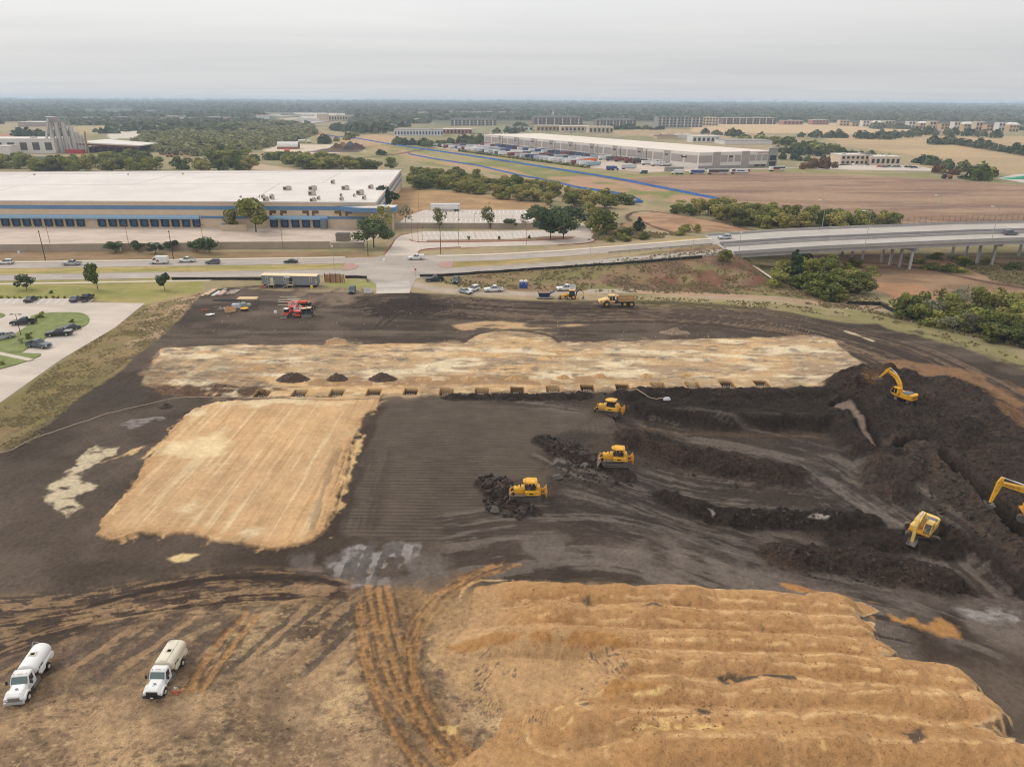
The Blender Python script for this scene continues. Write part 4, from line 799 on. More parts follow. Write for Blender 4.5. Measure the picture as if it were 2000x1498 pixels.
def vehicle(kind, label, pm, loc, rz, group=None, cat=None, extra=None, name=None):
    p = PROF[kind]; o = thing(name or {'pickup': 'pickup_truck', 'suv': 'parked_car', 'sedan': 'parked_car', 'van': 'delivery_van'}[kind], label, cat or {'pickup': 'pickup truck', 'van': 'van'}.get(kind, 'car'), loc, rz, group); W = p['W']/2
    mb = MB()
    if p['bed']:
        a, b = p['bed']; n = p['low']; mb.prof([(-1.1,.42),(-1.1,1.2)] + n[3:9] + [(-1.1,.42)][:0], -W, W); mb.span((-2.9,-W,.5), (-1.1,W,.72)); mb.span((-2.9,-W,.72), (-1.1,-W+.09,1.18)); mb.span((-2.9,W-.09,.72), (-1.1,W,1.18)); mb.span((-2.9,-W+.09,.72), (-2.8,W-.09,1.18))
    else: mb.prof(p['low'], -W, W)
    body = mb.build('body', pm, o, bevel=.07)
    if p['bed']: m = MB(); m.span((-2.79,-W+.1,.722), (-1.11,W-.1,.75)); m.build('bed_liner', M_BLK, o)
    if p['cab']:
        c = p['cab']; g = MB(); g.loft([[(x, -W*.93, z) for x, z in (c[0], c[3])] + [(c[3][0], W*.93, c[3][1]), (c[0][0], W*.93, c[0][1])], [(c[1][0], -W*.76, c[1][1]), (c[2][0], -W*.76, c[2][1]), (c[2][0], W*.76, c[2][1]), (c[1][0], W*.76, c[1][1])]]); g.build('window', M_CGL, o)
        zt = max(c[1][1], c[2][1]); m = MB(); m.loft([[(c[1][0]-.06, -W*.8, zt-.07), (c[2][0]+.08, -W*.8, zt-.06), (c[2][0]+.08, W*.8, zt-.06), (c[1][0]-.06, W*.8, zt-.07)], [(c[1][0]+.05, -W*.7, zt+.04), (c[2][0]-.08, -W*.7, zt+.05), (c[2][0]-.08, W*.7, zt+.05), (c[1][0]+.05, W*.7, zt+.04)]])
        for s in (-1, 1):
            for t in ((.42,) if kind != 'sedan' else (.5,)):
                xm = c[0][0]*(1-t) + c[3][0]*t; xt = c[1][0]*(1-t) + c[2][0]*t; m.bar((xm, s*W*.94, c[0][1]), (xt, s*W*.77, zt-.02), .1, .05)
            m.bar((c[0][0], s*W*.94, c[0][1]), (c[1][0], s*W*.77, zt-.02), .12, .06); m.bar((c[3][0], s*W*.94, c[3][1]), (c[2][0], s*W*.77, zt-.02), .07, .05)
        m.build('roof', pm, o, bevel=.03)
    else:
        m = MB(); m.loft([[(1.5,-W*.88,2.42),(2.22,-W*.88,1.46),(2.22,W*.88,1.46),(1.5,W*.88,2.42)], [(1.53,-W*.86,2.45),(2.26,-W*.86,1.47),(2.26,W*.86,1.47),(1.53,W*.86,2.45)]]); m.build('windshield', M_CGL, o)
        for s in (-1, 1): m = MB(); m.loft([[(.75, s*(W+.005), 1.5),(1.95, s*(W+.005), 1.5),(1.4, s*(W+.005), 2.2),(.75, s*(W+.005), 2.2)], [(.75, s*(W+.02), 1.5),(1.95, s*(W+.02), 1.5),(1.4, s*(W+.02), 2.2),(.75, s*(W+.02), 2.2)]]); m.build('window', M_CGL, o)
    for x in p['wb']:
        for s in (-1, 1): wheel(o, x, s*(W-.12), p['r'], .25, side=s)
    xf = p['L']/2
    for s in (-1, 1):
        m = MB(); m.box((xf-.03, s*W*.74, .8 if kind != 'sedan' else .62), (.12, .34, .2)); m.build('headlight', M_HL, o)
        m = MB(); m.box((-xf+.02, s*W*.84, .98 if kind != 'sedan' else .8), (.1, .2, .3)); m.build('taillight', M_TL, o)
    m = MB(); m.box((xf-.01, 0, .72 if kind != 'sedan' else .56), (.12, W*.95, .3)); m.build('grille', M_BLK, o)
    m = MB(); m.box((xf-.02, 0, .45), (.2, W*1.9, .2)); m.box((-xf+.02, 0, .48), (.2, W*1.9, .2)); m.build('bumper', M_BLK if kind != 'pickup' else M_CHR, o)
    return o
def head(px1, px2, z=0):
    """heading from the rear pixel to the front pixel"""
    a, b = GT(*px1), GT(*px2); return math.atan2(b[1]-a[1], b[0]-a[0])
def onroad(px, py):
    """point on the road surface on a sight line"""
    z = 0.0
    for _ in range(20): x, y = G(px, py, z); z = .5*z + .5*(float(zR(x)) + .1)
    return (x, y, z)
def rz_road(x): return math.atan2(float(yS(x+1)-yS(x-1)), 2)
for kind, px, py, pm, back, lab in (('suv', 12, 516, WHT, 1, 'white estate car at the west end of the far carriageway'), ('pickup', 141, 518, SIL, 1, 'silver pickup driving on the far carriageway'), ('van', 312, 515, WHT, 1, 'white delivery van with red marks on its side driving on the road'),
        ('pickup', 365, 512, WHT, 1, 'white pickup driving right behind the white van'), ('suv', 416, 515.5, GRY, 1, 'dark grey car on the road, alone between the pickup and the office trailer'), ('sedan', 568, 514, BLK, 1, 'black sedan driving on the far carriageway near the junction'),
        ('pickup', 813, 507, WHT, 1, 'white pickup with a canopy crossing the road junction'), ('suv', 1415, 467, LSI, 1, 'silver car driving onto the bridge'), ('suv', 1973, 459, GRY, 0, 'blue grey car on the bridge near the mesh screen')):
    x, y, z = onroad(px, py); o = vehicle(kind, lab, pm, (x, y, z), rz_road(x) + (PI if back else 0), 'traffic on the road')
    if kind == 'van': m = MB(); m.cyl((.2, 1.03, 1.3), (.2, 1.05, 1.3), .34, n=9); m.cyl((-.1, 1.03, 1.0), (-.1, 1.05, 1.0), .25, n=7); m.cyl((.5, 1.03, 1.0), (.5, 1.05, 1.0), .25, n=7); m.build('logo', mat('logo_red', (.32,.05,.05), .6), o)
    if px == 813: m = MB(); m.span((-2.88,-.95,1.15), (-1.05,.95,1.82)); m.build('bed_canopy', pm, o, bevel=.08)
parked = (('sedan', (62,588.5), (56,590), (72,583), DGR, 'dark sedan parked alone in the pale bays by the shrubs'), ('sedan', (148,588), (142,592), (157,582), GRY, 'grey sedan parked beside the black pickup at the grass edge'), ('pickup', (171,586.5), (161,591), (182,578), BLK, 'black pickup parked in the last bay by the lawn, beside the grey sedan'),
    ('pickup', (47,634), (68,632), (25,634), BLK, 'black pickup parked at the north side of the grass island'), ('pickup', (117,656), (140,653), (94,656), BLK, 'black pickup with a pale bed cover on the south side of the grass island'), ('sedan', (136,645.5), (150,641.5), (126,646), DGR, 'dark car half hidden behind the black pickup with the pale bed cover'), ('pickup', (77,678.5), (52,676), (102,681), GRY, 'blue grey pickup parked beside the footpath corner of the island'),
    ('pickup', (2,664), (16,661), (-14,667), SIL, 'silver pickup cut by the edge of the car park, tail showing'),
    ('pickup', (849,549.5), (862,549), (835,550), BLK, 'black pickup parked below the silt fence by the stop sign'), ('suv', (890.5,552), (895,545), (887,558), DGR, 'dark grey car facing the site between the black pickup and the white ones'), ('suv', (924,569), (935,566), (912,573), WHT, 'white car parked behind the silver car on the dirt track'), ('sedan', (909,573), (897,569), (923,576), SIL, 'silver car parked in front of the white car on the dirt track'),
    ('pickup', (964,569.5), (980,569), (948,570), WHT, 'white pickup parked on the dirt track between the cars and the blue toilets'), ('suv', (688,571.5), (692,562), (686,574), DBL, 'dark car parked facing the site beside the white sign board'))
for kind, c, rear, front, pm, lab in parked:
    x, y, z = GT(*c); o = vehicle(kind, lab, pm, (x, y, z+.02 if x > -60 else .06), head(rear, front), 'vehicles parked around the site')
    if c == (117,656): m = MB(); m.span((-2.85,-.95,1.17), (-1.1,.95,1.24)); m.build('bed_cover', mat('bed_cover', C(150,150,152), .6), o)
# white crew truck with a flat bed rack
x, y, z = GT(1105, 567.5); o = vehicle('pickup', 'older white crew cab work truck with a white rack on its bed', WHT, (x, y, z), head((1120,567),(1092,567.5)), cat='work truck', name='work_truck')
m = MB()
for s in (-1, 1):
    for q in (1.25, 1.55, 1.85): m.bar((-2.9, s*.95, q), (-1.2, s*.95, q), .06)
    for q in (-2.85, -2.0, -1.25): m.bar((q, s*.95, 1.15), (q, s*.95, 1.9), .08)
m.bar((-1.2,-.95,1.85), (-1.2,.95,1.85), .08); m.build('bed_rack', WHT, o)
# ------------------------------------------------------------------ water trucks
M_CREAM = mat('tank_cream', C(222, 212, 190), .55, var=.12, scale=.8)
def emblem(par, cx, cz_f, cy=0, r=.16):
    mb = MB()
    for a in range(0, 300, 30):
        t = rad(a); mb.bar((cx+.12*0+r*math.cos(t), cy+r*math.sin(t), cz_f(cx+r*math.cos(t))+.012), (cx+r*math.cos(t+.5), cy+r*math.sin(t+.5), cz_f(cx+r*math.cos(t+.5))+.012), .07, .012)
    mb.box((cx, cy, cz_f(cx)+.012), (.12, .16, .014)); mb.box((cx+.1, cy+.26, cz_f(cx+.1)+.012), (.12, .12, .012)); mb.box((cx+.33, cy, cz_f(cx+.33)+.012), (.05, .26, .012)); mb.build('emblem', mat('emblem_blue', C(64, 84, 100), .6), par)
def water_truck(label, loc, rz, tank_m, dark_front, round_tank):
    """front axle at x=0, local +x forward"""
    o = thing('water_truck', label, 'water truck', loc, rz); W = 1.12
    m = MB(); m.span((-6.4,-.42,.75), (.9,.42,1.0)); m.build('chassis', M_BLK, o)
    # bonnet, sloping and narrowing
    r0 = [(-.75,-.98,.95),(-.75,.98,.95),(-.75,.98,1.55),(-.75,.72,1.86),(-.75,-.72,1.86),(-.75,-.98,1.55)]; r1 = [(.55,-.92,.9),(.55,.92,.9),(.55,.92,1.4),(.55,.62,1.66),(.55,-.62,1.66),(.55,-.92,1.4)]; r2 = [(1.02,-.84,.85),(1.02,.84,.85),(1.02,.84,1.25),(1.02,.56,1.46),(1.02,-.56,1.46),(1.02,-.84,1.25)]
    m = MB(); m.loft([r0, r1, r2]); bn = m.build('bonnet', WHT, o, bevel=.06)
    emblem(bn, .05, lambda x: 1.86 - (x+.75)*.155 if x < .55 else 1.66)
    for s in (-1, 1):
        m = MB(); a = [(-.62, .95), (-.5, 1.28), (-.2, 1.42), (.25, 1.42), (.55, 1.28), (.95, 1.12), (1.0, .8), (.62, .8), (.5, 1.02), (.2, 1.14), (-.2, 1.14), (-.48, .9)]; m.prof(a, s*.78, s*1.16); m.build('fender', WHT, o, bevel=.04)
    m = MB(); m.box((1.07, 0, 1.12), (.12, 1.15 if not dark_front else 1.35, .5)); m.build('grille', M_BLK if dark_front else M_CHR, o)
    m = MB(); m.box((1.15, 0, .68), (.26, 2.25, .3)); m.build('bumper', M_BLK if dark_front else mat('steel_bumper', C(190,190,188), .4, .3), o, bevel=.04)
    if dark_front: m = MB(); m.box((1.285, 0, .68), (.02, .34, .17)); m.build('number_plate', M_HL, o)
    for s in (-1, 1): m = MB(); m.box((1.03, s*.82, 1.14), (.1, .3, .26)); m.build('headlight', M_HL, o)
    # cab
    m = MB(); m.loft([[(-2.3,-1.05,.95),(-.75,-1.05,.95),(-.75,1.05,.95),(-2.3,1.05,.95)], [(-2.3,-1.05,1.78),(-.72,-1.05,1.78),(-.72,1.05,1.78),(-2.3,1.05,1.78)], [(-2.28,-.98,2.62),(-1.22,-.95,2.62),(-1.22,.95,2.62),(-2.28,.98,2.62)], [(-2.2,-.86,2.72),(-1.4,-.84,2.74),(-1.4,.84,2.74),(-2.2,.86,2.72)]]); m.build('cab', WHT, o, bevel=.05)
    m = MB(); m.loft([[(-.74,-.9,1.84),(-.74,.9,1.84),(-1.17,.84,2.52),(-1.17,-.84,2.52)], [(-.70,-.9,1.86),(-.70,.9,1.86),(-1.13,.84,2.54),(-1.13,-.84,2.54)]]); m.build('windshield', mat('windshield', C(92,108,108), .12, spec=.8), o)
    for s in (-1, 1):
        m = MB(); m.loft([[(-1.85, s*1.045, 1.82),(-.85, s*1.05, 1.7),(-1.2, s*.985, 2.5),(-1.85, s*.99, 2.5)], [(-1.85, s*1.075, 1.82),(-.85, s*1.08, 1.7),(-1.2, s*1.015, 2.5),(-1.85, s*1.02, 2.5)]]); m.build('window', M_CGL, o)
        m = MB(); m.box((-.8, s*1.34, 2.05), (.14, .22, .5)); m.bar((-.85, s*1.05, 1.9), (-.8, s*1.32, 1.95), .05); m.build('mirror', M_BLK, o)
        m = MB(); m.box((-1.75, s*1.0, .72), (.95, .35, .4)); m.build('step', M_CHR, o)
        m = MB(); m.span((-2.2, s*1.0-.18, .5), (-2.9, s*1.0+.18, 1.0)); m.build('fuel_tank', mat('fuel_tank', C(120,118,112), .5, .3), o)
    for s in (-.7, -.22, 0, .22, .7): MB().box((-1.42, s, 2.765), (.1, .07, .05)).build('marker_light', mat('marker', (.4,.12,.03), .4), o)
    # tank: elliptical or round barrel with an open hatch
    a, b, zc = (1.18, .78, 2.06) if not round_tank else (1.1, .84, 2.02); n = 28; hx0, hx1, hy = -5.0, -4.45, .27; rings = []
    xs = [-6.95, -6.9, -6.75, hx0, hx1, -3.0, -2.78, -2.7]; sc = [.8, .93, 1, 1, 1, 1, .93, .84]
    for x, k in zip(xs, sc):
        if round_tank: rings.append([(x, a*k*math.sin(2*PI*i/n), zc + b*k*math.cos(2*PI*i/n)) for i in range(n)])
        else:
            e = .62; f = lambda v: math.copysign(abs(v)**e, v); rings.append([(x, a*k*f(math.sin(2*PI*i/n)), zc + b*k*f(math.cos(2*PI*i/n))) for i in range(n)])
    m = MB(); m.loft(rings); 
    k0 = 3*n; m.F = [fc for fc in m.F if not (len(fc) == 4 and set(fc) & {k0, } and min(fc) >= k0 and max(fc) < k0+2*n and (set(v % n for v in fc) <= {0, 1} or set(v % n for v in fc) <= {0, n-1}))]
    tk = m.build('tank', tank_m, o, smooth=False, bevel=0); tk.data.shade_smooth()
    zt = zc + b; m = MB()
    for c, d in (((hx0-.05, 0), (.12, .75)), ((hx1+.05, 0), (.12, .75)), (((hx0+hx1)/2, -.33), (.6, .12)), (((hx0+hx1)/2, .33), (.6, .12))): m.box((c[0], c[1], zt-.0), (d[0], d[1], .12))
    m.build('hatch_rim', M_CREAM, tk); m = MB(); m.span((hx0-.02,-.3,zt-.35), (hx1+.02,.3,zt-.3)); m.build('hatch_opening', mat('rust_inside', (.05,.025,.012), .9), tk)
    if not round_tank: m = MB(); m.span((-6.7,.38,zt-.02), (-2.9,.42,zt+.05)); m.span((-2.95,-.5,zt-.02), (-2.85,.42,zt+.05)); m.build('rail', M_CREAM, tk)
    m = MB(); m.bar((-6.3,-.75,zt-.15), (-6.75,-.75,zt+.3), .07); m.bar((-6.75,-.75,zt+.3), (-6.9,-.2,zt+.05), .07); m.build('pipe', M_CHR, tk)
    for s in (-1, 1):
        m = MB(); P = [(-6.85,1.0),(-6.75,1.62),(-6.4,1.72),(-3.5,1.62),(-3.2,1.3),(-3.3,1.0),(-4.3,1.0),(-4.55,1.32),(-5.2,1.4),(-5.75,1.3),(-5.95,1.0)]; m.prof(P, s*.9, s*1.24); m.build('fender', tank_m, o, bevel=.04)
        m = MB(); m.box((-4.0, s*(a*.985 if round_tank else a*.99), zc-.1), (.6, .03, .26)); m.box((-3.4, s*(a*.985 if round_tank else a*.99), zc-.1), (.3, .03, .26)); m.build('lettering', mat('emblem_blue', C(64,84,100), .6), tk)
    hub = mat('hub_cream', C(205, 196, 180), .6)
    for s in (-1, 1): wheel(o, 0, s*.98, .5, .28, hub, s); wheel(o, -5.2, s*.9, .5, .52, hub, s)
    m = MB(); m.span((-7.1,-1.1,.75), (-6.95,1.1,1.0)); m.cyl((-7.0,-.7,.8), (-7.3,-.7,.65), .1); m.cyl((-7.0,.7,.8), (-7.3,.7,.65), .1); m.build('spray_bar', M_BLK, o)
    return o
WBL = []
def axle_place(f, r, side):
    """front and rear wheel contact pixels on one side -> axle centre and heading"""
    a, b = np.array(GT(*f)[:2]), np.array(GT(*r)[:2]); v = (a-b)/np.hypot(*(a-b)); nrm = np.array((-v[1], v[0])); c = a - nrm*side; WBL.append(float(np.hypot(*(a-b)))); return (c[0], c[1], hz(*c)), math.atan2(v[1], v[0])
loc, rz = axle_place((61, 1366), (97.5, 1310), .98); water_truck('white water truck at the corner, round white tank and pale grille', loc, rz, mat('tank_white', C(238,236,234), .45, var=.05, scale=.5), False, True).scale = (WBL[-1]/5.2*1.04, WBL[-1]/5.2*1.13, WBL[-1]/5.2*1.13)
loc, rz = axle_place((327, 1358), (359, 1303), .98); water_truck('white water truck with cream slab sided tank and black grille', loc, rz, M_CREAM, True, False).scale = (WBL[-1]/5.2*1.04, WBL[-1]/5.2*1.13, WBL[-1]/5.2*1.13)
x, y, z = GT(341, 1352)
for q, (dx, dy, s_, c_) in enumerate(((0,0,.5,(.45,.14,.07)), (.7,.25,.42,(.5,.2,.1)), (.35,-.3,.3,(.45,.12,.06)), (-.2,.5,.3,(.7,.7,.7)))):
    m = MB(); m.box((0,0,s_*.25), (s_, s_*.7, s_*.5), rz=q*.7, taper=(.8,.7)); m.cyl((s_*.3,0,s_*.25), (s_*.75,.1,s_*.2), s_*.16, n=8); o = m.build('hose_fitting', mat('fitting%d' % q, c_, .6), None, bevel=.03, loc=(x+dx, y+dy, hz(x+dx, y+dy))); tag(o, ['largest orange red hose fitting lying beside the front wheel of the cream tank truck', 'orange hose fitting farthest from the cream tank truck', 'small red hose fitting between the two larger ones by the truck', 'white hose cap on the ground against the truck wheel'][q], 'hose fitting')
# ------------------------------------------------------------------ operator
def operator(loc, rz, label, s=1.0):
    me = bpy.data.meshes.new('person'); J = [(0,0,.0,.17),(0,0,.25,.16),(0,0,.5,.17),(0,0,.6,.07),(.02,0,.68,.07),(.03,0,.82,.115),(.05,.2,.48,.07),(.12,.26,.25,.055),(.4,.22,.2,.04),(.05,-.2,.48,.07),(.12,-.26,.25,.055),(.4,-.22,.2,.04),(.42,.12,.02,.09),(.5,.12,-.38,.06),(.42,-.12,.02,.09),(.5,-.12,-.38,.06),(.62,.12,-.42,.05),(.62,-.12,-.42,.05)]
    E_ = [(0,1),(1,2),(2,3),(3,4),(4,5),(2,6),(6,7),(7,8),(2,9),(9,10),(10,11),(0,12),(12,13),(13,16),(0,14),(14,15),(15,17)]
    me.from_pydata([j[:3] for j in J], E_, []); o = bpy.data.objects.new('person', me); COL.objects.link(o); md = o.modifiers.new('skin', 'SKIN')
    for v, j in zip(me.skin_vertices[0].data, J): v.radius = (j[3], j[3])
    me.skin_vertices[0].data[0].use_root = True; o.modifiers.new('sub', 'SUBSURF').levels = 1; o.modifiers['sub'].render_levels = 1
    me.materials.append(mat('work_clothes', (.04,.06,.1), .9)); o.location = loc; o.rotation_euler.z = rz; tag(o, label, 'person')
    m = MB(); m.loft([[(-.14,-.22,.02),(.19,-.2,.02),(.19,.2,.02),(-.14,.22,.02)], [(-.15,-.25,.52),(.17,-.23,.5),(.17,.23,.5),(-.15,.25,.52)]]); m.build('vest', mat('orange_vest', (.62,.12,.03), .8), o, bevel=.04)
    m = MB(); m.cyl((.03,0,.86), (.03,0,.96), .13, .09, n=12); m.cyl((.06,0,.85), (.06,0,.87), .16, n=12); m.build('hard_hat', WHT, o); return o
# ------------------------------------------------------------------ tracked machines
YEL = mat('machine_yellow', C(232, 172, 44), .5, var=.3, scale=2.2); YELD = mat('machine_yellow_dusty', C(214, 150, 50), .6, var=.25, scale=1.6); TRK = mat('track_mud', C(112, 98, 86), .9, var=.3, scale=4, bump=.03); STE = mat('worn_steel', C(120, 112, 106), .5, .3, var=.3, scale=2)
YPAL = mat('machine_yellow_pale', C(236, 196, 110), .5, var=.14, scale=1.1)
def track(par, L_, h, y, w_, z0=0.0, wheels=True):
    """rubber-belt outline with its frame inside"""
    r = h/2; P = [(-L_/2+r*.6, 0), (L_/2-r*.6, 0), (L_/2-r*.1, r*.5), (L_/2, r*1.05), (L_/2-r*.25, h*.86), (L_/2-r*.8, h), (-L_/2+r*.8, h), (-L_/2+r*.25, h*.86), (-L_/2, r*1.05), (-L_/2+r*.1, r*.5)]
    Pi = [(x*(1-.16/L_*2), r+(z-r)*.78) for x, z in P]; mb = MB(); n = len(P); V = []
    for yy in (y-w_/2, y+w_/2): V += [(p[0], yy, p[1]+z0) for p in P] + [(p[0], yy, p[1]+z0) for p in Pi]
    Fc = []
    for i in range(n):
        j = (i+1) % n; Fc += [(i, j, n+j, n+i), (2*n+j, 2*n+i, 3*n+i, 3*n+j), (j, i, 2*n+i, 2*n+j), (n+i, n+j, 3*n+j, 3*n+i)]
    mb.add(V, Fc)
    for i in range(n):
        a, b = Vector((P[i][0], 0, P[i][1])), Vector((P[(i+1) % n][0], 0, P[(i+1) % n][1])); k = max(1, int((b-a).length/.2))
        for q in range(k): c = a + (b-a)*((q+.5)/k); d = (b-a).normalized(); mb.box((c.x, y, c.z+z0), (.05, w_+.02, .07), ry=-math.atan2(d.z, d.x))
    o = mb.build('track', TRK, par)
    m = MB(); m.box((0, y, z0+r*.85), (L_*.72, w_*.5, h*.45)); m.build('track_frame', STE, o)
    for x, rr in ((-L_/2+r*.95, r*.72), (L_/2-r*.95, r*.66)):
        m = MB(); m.cyl((x, y-w_*.36, z0+r*.98), (x, y+w_*.36, z0+r*.98), rr, n=14); m.cyl((x, y-w_*.42, z0+r), (x, y+w_*.42, z0+r), rr*.4, n=10); m.build('sprocket', STE, o)
    return o
def bulldozer(label, loc, rz, tilt=0, ripper=1, blade_face=False, ym=None, op=True):
    Y_ = ym or YEL; o = thing('bulldozer', label, 'bulldozer', loc, rz); o.rotation_euler = (0, tilt, rz)
    for s in (-1, 1): track(o, 4.1, 1.0, s*1.0, .6)
    m = MB(); m.box((-.1, 0, .85), (3.7, 1.35, .7)); m.build('hull', YELD, o)
    m = MB(); m.loft([[(.3,-.6,1.05),(1.95,-.55,1.0),(1.95,.55,1.0),(.3,.6,1.05)], [(.3,-.6,1.75),(1.98,-.5,1.62),(1.98,.5,1.62),(.3,.6,1.75)], [(.35,-.5,2.02),(1.9,-.42,1.8),(1.9,.42,1.8),(.35,.5,2.02)]]); bn = m.build('engine_hood', Y_, o, bevel=.06)
    m = MB(); m.cyl((.95,.18,1.85), (.95,.18,2.55), .07, n=8); m.build('exhaust', M_BLK, bn); m = MB(); m.cyl((1.45,-.2,1.85), (1.45,-.2,2.15), .1, n=8); m.build('air_intake', M_BLK, bn)
    m = MB(); m.box((1.99, 0, 1.4), (.05, .95, .6)); m.build('grille', M_BLK, bn)
    m = MB(); m.loft([[(-1.25,-.75,1.15),(.28,-.72,1.15),(.28,.72,1.15),(-1.25,.75,1.15)], [(-1.15,-.72,1.9),(.2,-.7,1.9),(.2,.7,1.9),(-1.15,.72,1.9)], [(-1.0,-.68,2.75),(.0,-.62,2.75),(.0,.62,2.75),(-1.0,.68,2.75)]]); m.build('cab', M_SEE if op else M_CGL, o)
    m = MB(); m.span((-1.0,-.35,1.15), (-.5,.35,1.5)); m.span((-1.05,-.3,1.5), (-.85,.3,2.2)); m.build('seat', M_BLK, o)
    m = MB()
    for s in (-1, 1):
        for a, b in (((.27,.73,1.15),(.0,.64,2.78)), ((-1.2,.75,1.15),(-1.0,.69,2.78)), ((-.5,.74,1.15),(-.5,.67,2.78))): m.bar((a[0], s*a[1], a[2]), (b[0], s*b[1], b[2]), .1)
    m.build('cab_frame', M_BLK, o)
    m = MB(); P = [(-1.45,-.85),(-1.5,0),(-1.45,.85),(-.1,.95),(.55,.5),(.62,0),(.55,-.5),(-.1,-.95)]; m.prof(P, 2.76, 2.86, 'z'); m.prof([(x*.8-.1, y_*.8) for x, y_ in P], 2.86, 2.94, 'z'); m.build('roof', Y_, o, bevel=.03)
    for s in (-1, 1):
        m = MB(); m.loft([[(-1.95, s*.72, 1.05),(.3, s*.72, 1.05),(.3, s*1.32, 1.05),(-1.95, s*1.32, 1.05)], [(-1.75, s*.72, 1.62),(.3, s*.72, 1.62),(.3, s*1.28, 1.62),(-1.75, s*1.28, 1.62)]]); fd = m.build('fender', Y_, o, bevel=.05)
        m = MB(); m.box((-.55, s*1.31, 1.36), (.62, .02, .2)); m.build('decal', M_BLK, fd)
    m = MB(); m.loft([[(-2.05,-.7,1.1),(-1.3,-.7,1.1),(-1.3,.7,1.1),(-2.05,.7,1.1)], [(-1.85,-.62,2.0),(-1.3,-.62,2.15),(-1.3,.62,2.15),(-1.85,.62,2.0)]]); m.build('rear_tank', Y_, o, bevel=.06)
    # blade on push arms
    m = MB(); n = 7; Pb = [(2.72+.22*math.cos(k/(n-1)*PI)-.22 + (.1 if k in (0, n-1) else 0), .08+1.15*k/(n-1)) for k in range(n)]; Pc = [(x-.09, z) for x, z in Pb[::-1]]; m.prof(Pb+Pc, -1.65, 1.65); m.build('blade', STE, o)
    m = MB()
    for s in (-1, 1): m.bar((1.7, s*.62, .6), (2.5, s*.5, .5), .22); m.bar((1.85, s*.35, 1.45), (2.55, s*.75, 1.0), .12)
    m.box((2.42, 0, .62), (.2, 1.5, .75)); m.bar((2.4,-.35,1.1), (2.15,0,1.75), .2); m.build('push_arm', YELD, o)
    # ripper
    if ripper: m = MB(); m.bar((-1.95,-.45,.85), (-2.75,-.45,1.05), .18); m.bar((-1.95,.45,.85), (-2.75,.45,1.05), .18); m.bar((-1.95,0,1.35), (-2.7,0,1.55), .2); m.bar((-2.75,-.85,1.15), (-2.75,.85,1.15), .38, .5); m.bar((-2.8,-.6,1.75), (-2.8,-.6,.4), .18, .26); m.bar((-2.8,0,1.75), (-2.8,0,.4), .18, .26); m.bar((-2.8,.6,1.75), (-2.8,.6,.4), .18, .26); m.build('ripper', YELD, o, bevel=.02)
    if op:
        Mx = Euler((0, tilt, rz)).to_matrix(); p = Vector(loc) + Mx @ Vector((-.35, 0, 1.55)); operator(p, rz, op)
    return o
M_DZG = None
def spot(px, py, dz=0): x, y, z = GT(px, py); return (x, y, z+dz)
bulldozer('yellow bulldozer with its roof lit, the one nearest the sand, pushing lumps of clay', spot(1029, 973, .12), PI+.02, 0, op='operator in an orange vest inside the bulldozer nearest the sand')
bulldozer('yellow bulldozer in the middle with its blade turned out and a pale roof', spot(1200, 907, .15), PI-.08, 0, op='operator in an orange vest inside the bulldozer with the pale roof')
bulldozer('yellow bulldozer tilted on the bank beside the row of footings', spot(1189, 810, .25), PI-.42, .06, ym=mat('machine_yellow_faded', C(228,176,72), .55, var=.2, scale=1.2), op=None)
def polytube(m, pts, w_, h_):
    for a, b in zip(pts, pts[1:]): m.bar(a, b, w_, h_)
def lettering(par, txt, size, loc, rot, m, ext=.01):
    c = bpy.data.curves.new('lettering', 'FONT'); c.body = txt; c.size = size; c.extrude = ext; c.align_x = 'CENTER'; c.align_y = 'CENTER'; t = bpy.data.objects.new('tmp', c); COL.objects.link(t)
    me = bpy.data.meshes.new_from_object(t); bpy.data.objects.remove(t); me.materials.clear(); me.materials.append(m); o = bpy.data.objects.new('lettering', me); COL.objects.link(o); o.parent = par; o.location = loc; o.rotation_euler = rot; return o
def boomseg(m, pts, ws, w_=.5):
    """tapered box section following points in the x-z plane; ws = depth at each point"""
    rings = []
    for k, (x, z) in enumerate(pts):
        a = pts[max(0, k-1)]; b = pts[min(len(pts)-1, k+1)]; d = Vector((b[0]-a[0], 0, b[1]-a[1])).normalized(); nn = Vector((-d.z, 0, d.x)); c = Vector((x, 0, z)); h = ws[k]/2; rings.append([c+nn*h+Vector((0,-w_/2,0)), c+nn*h+Vector((0,w_/2,0)), c-nn*h+Vector((0,w_/2,0)), c-nn*h+Vector((0,-w_/2,0))])
    m.loft(rings)
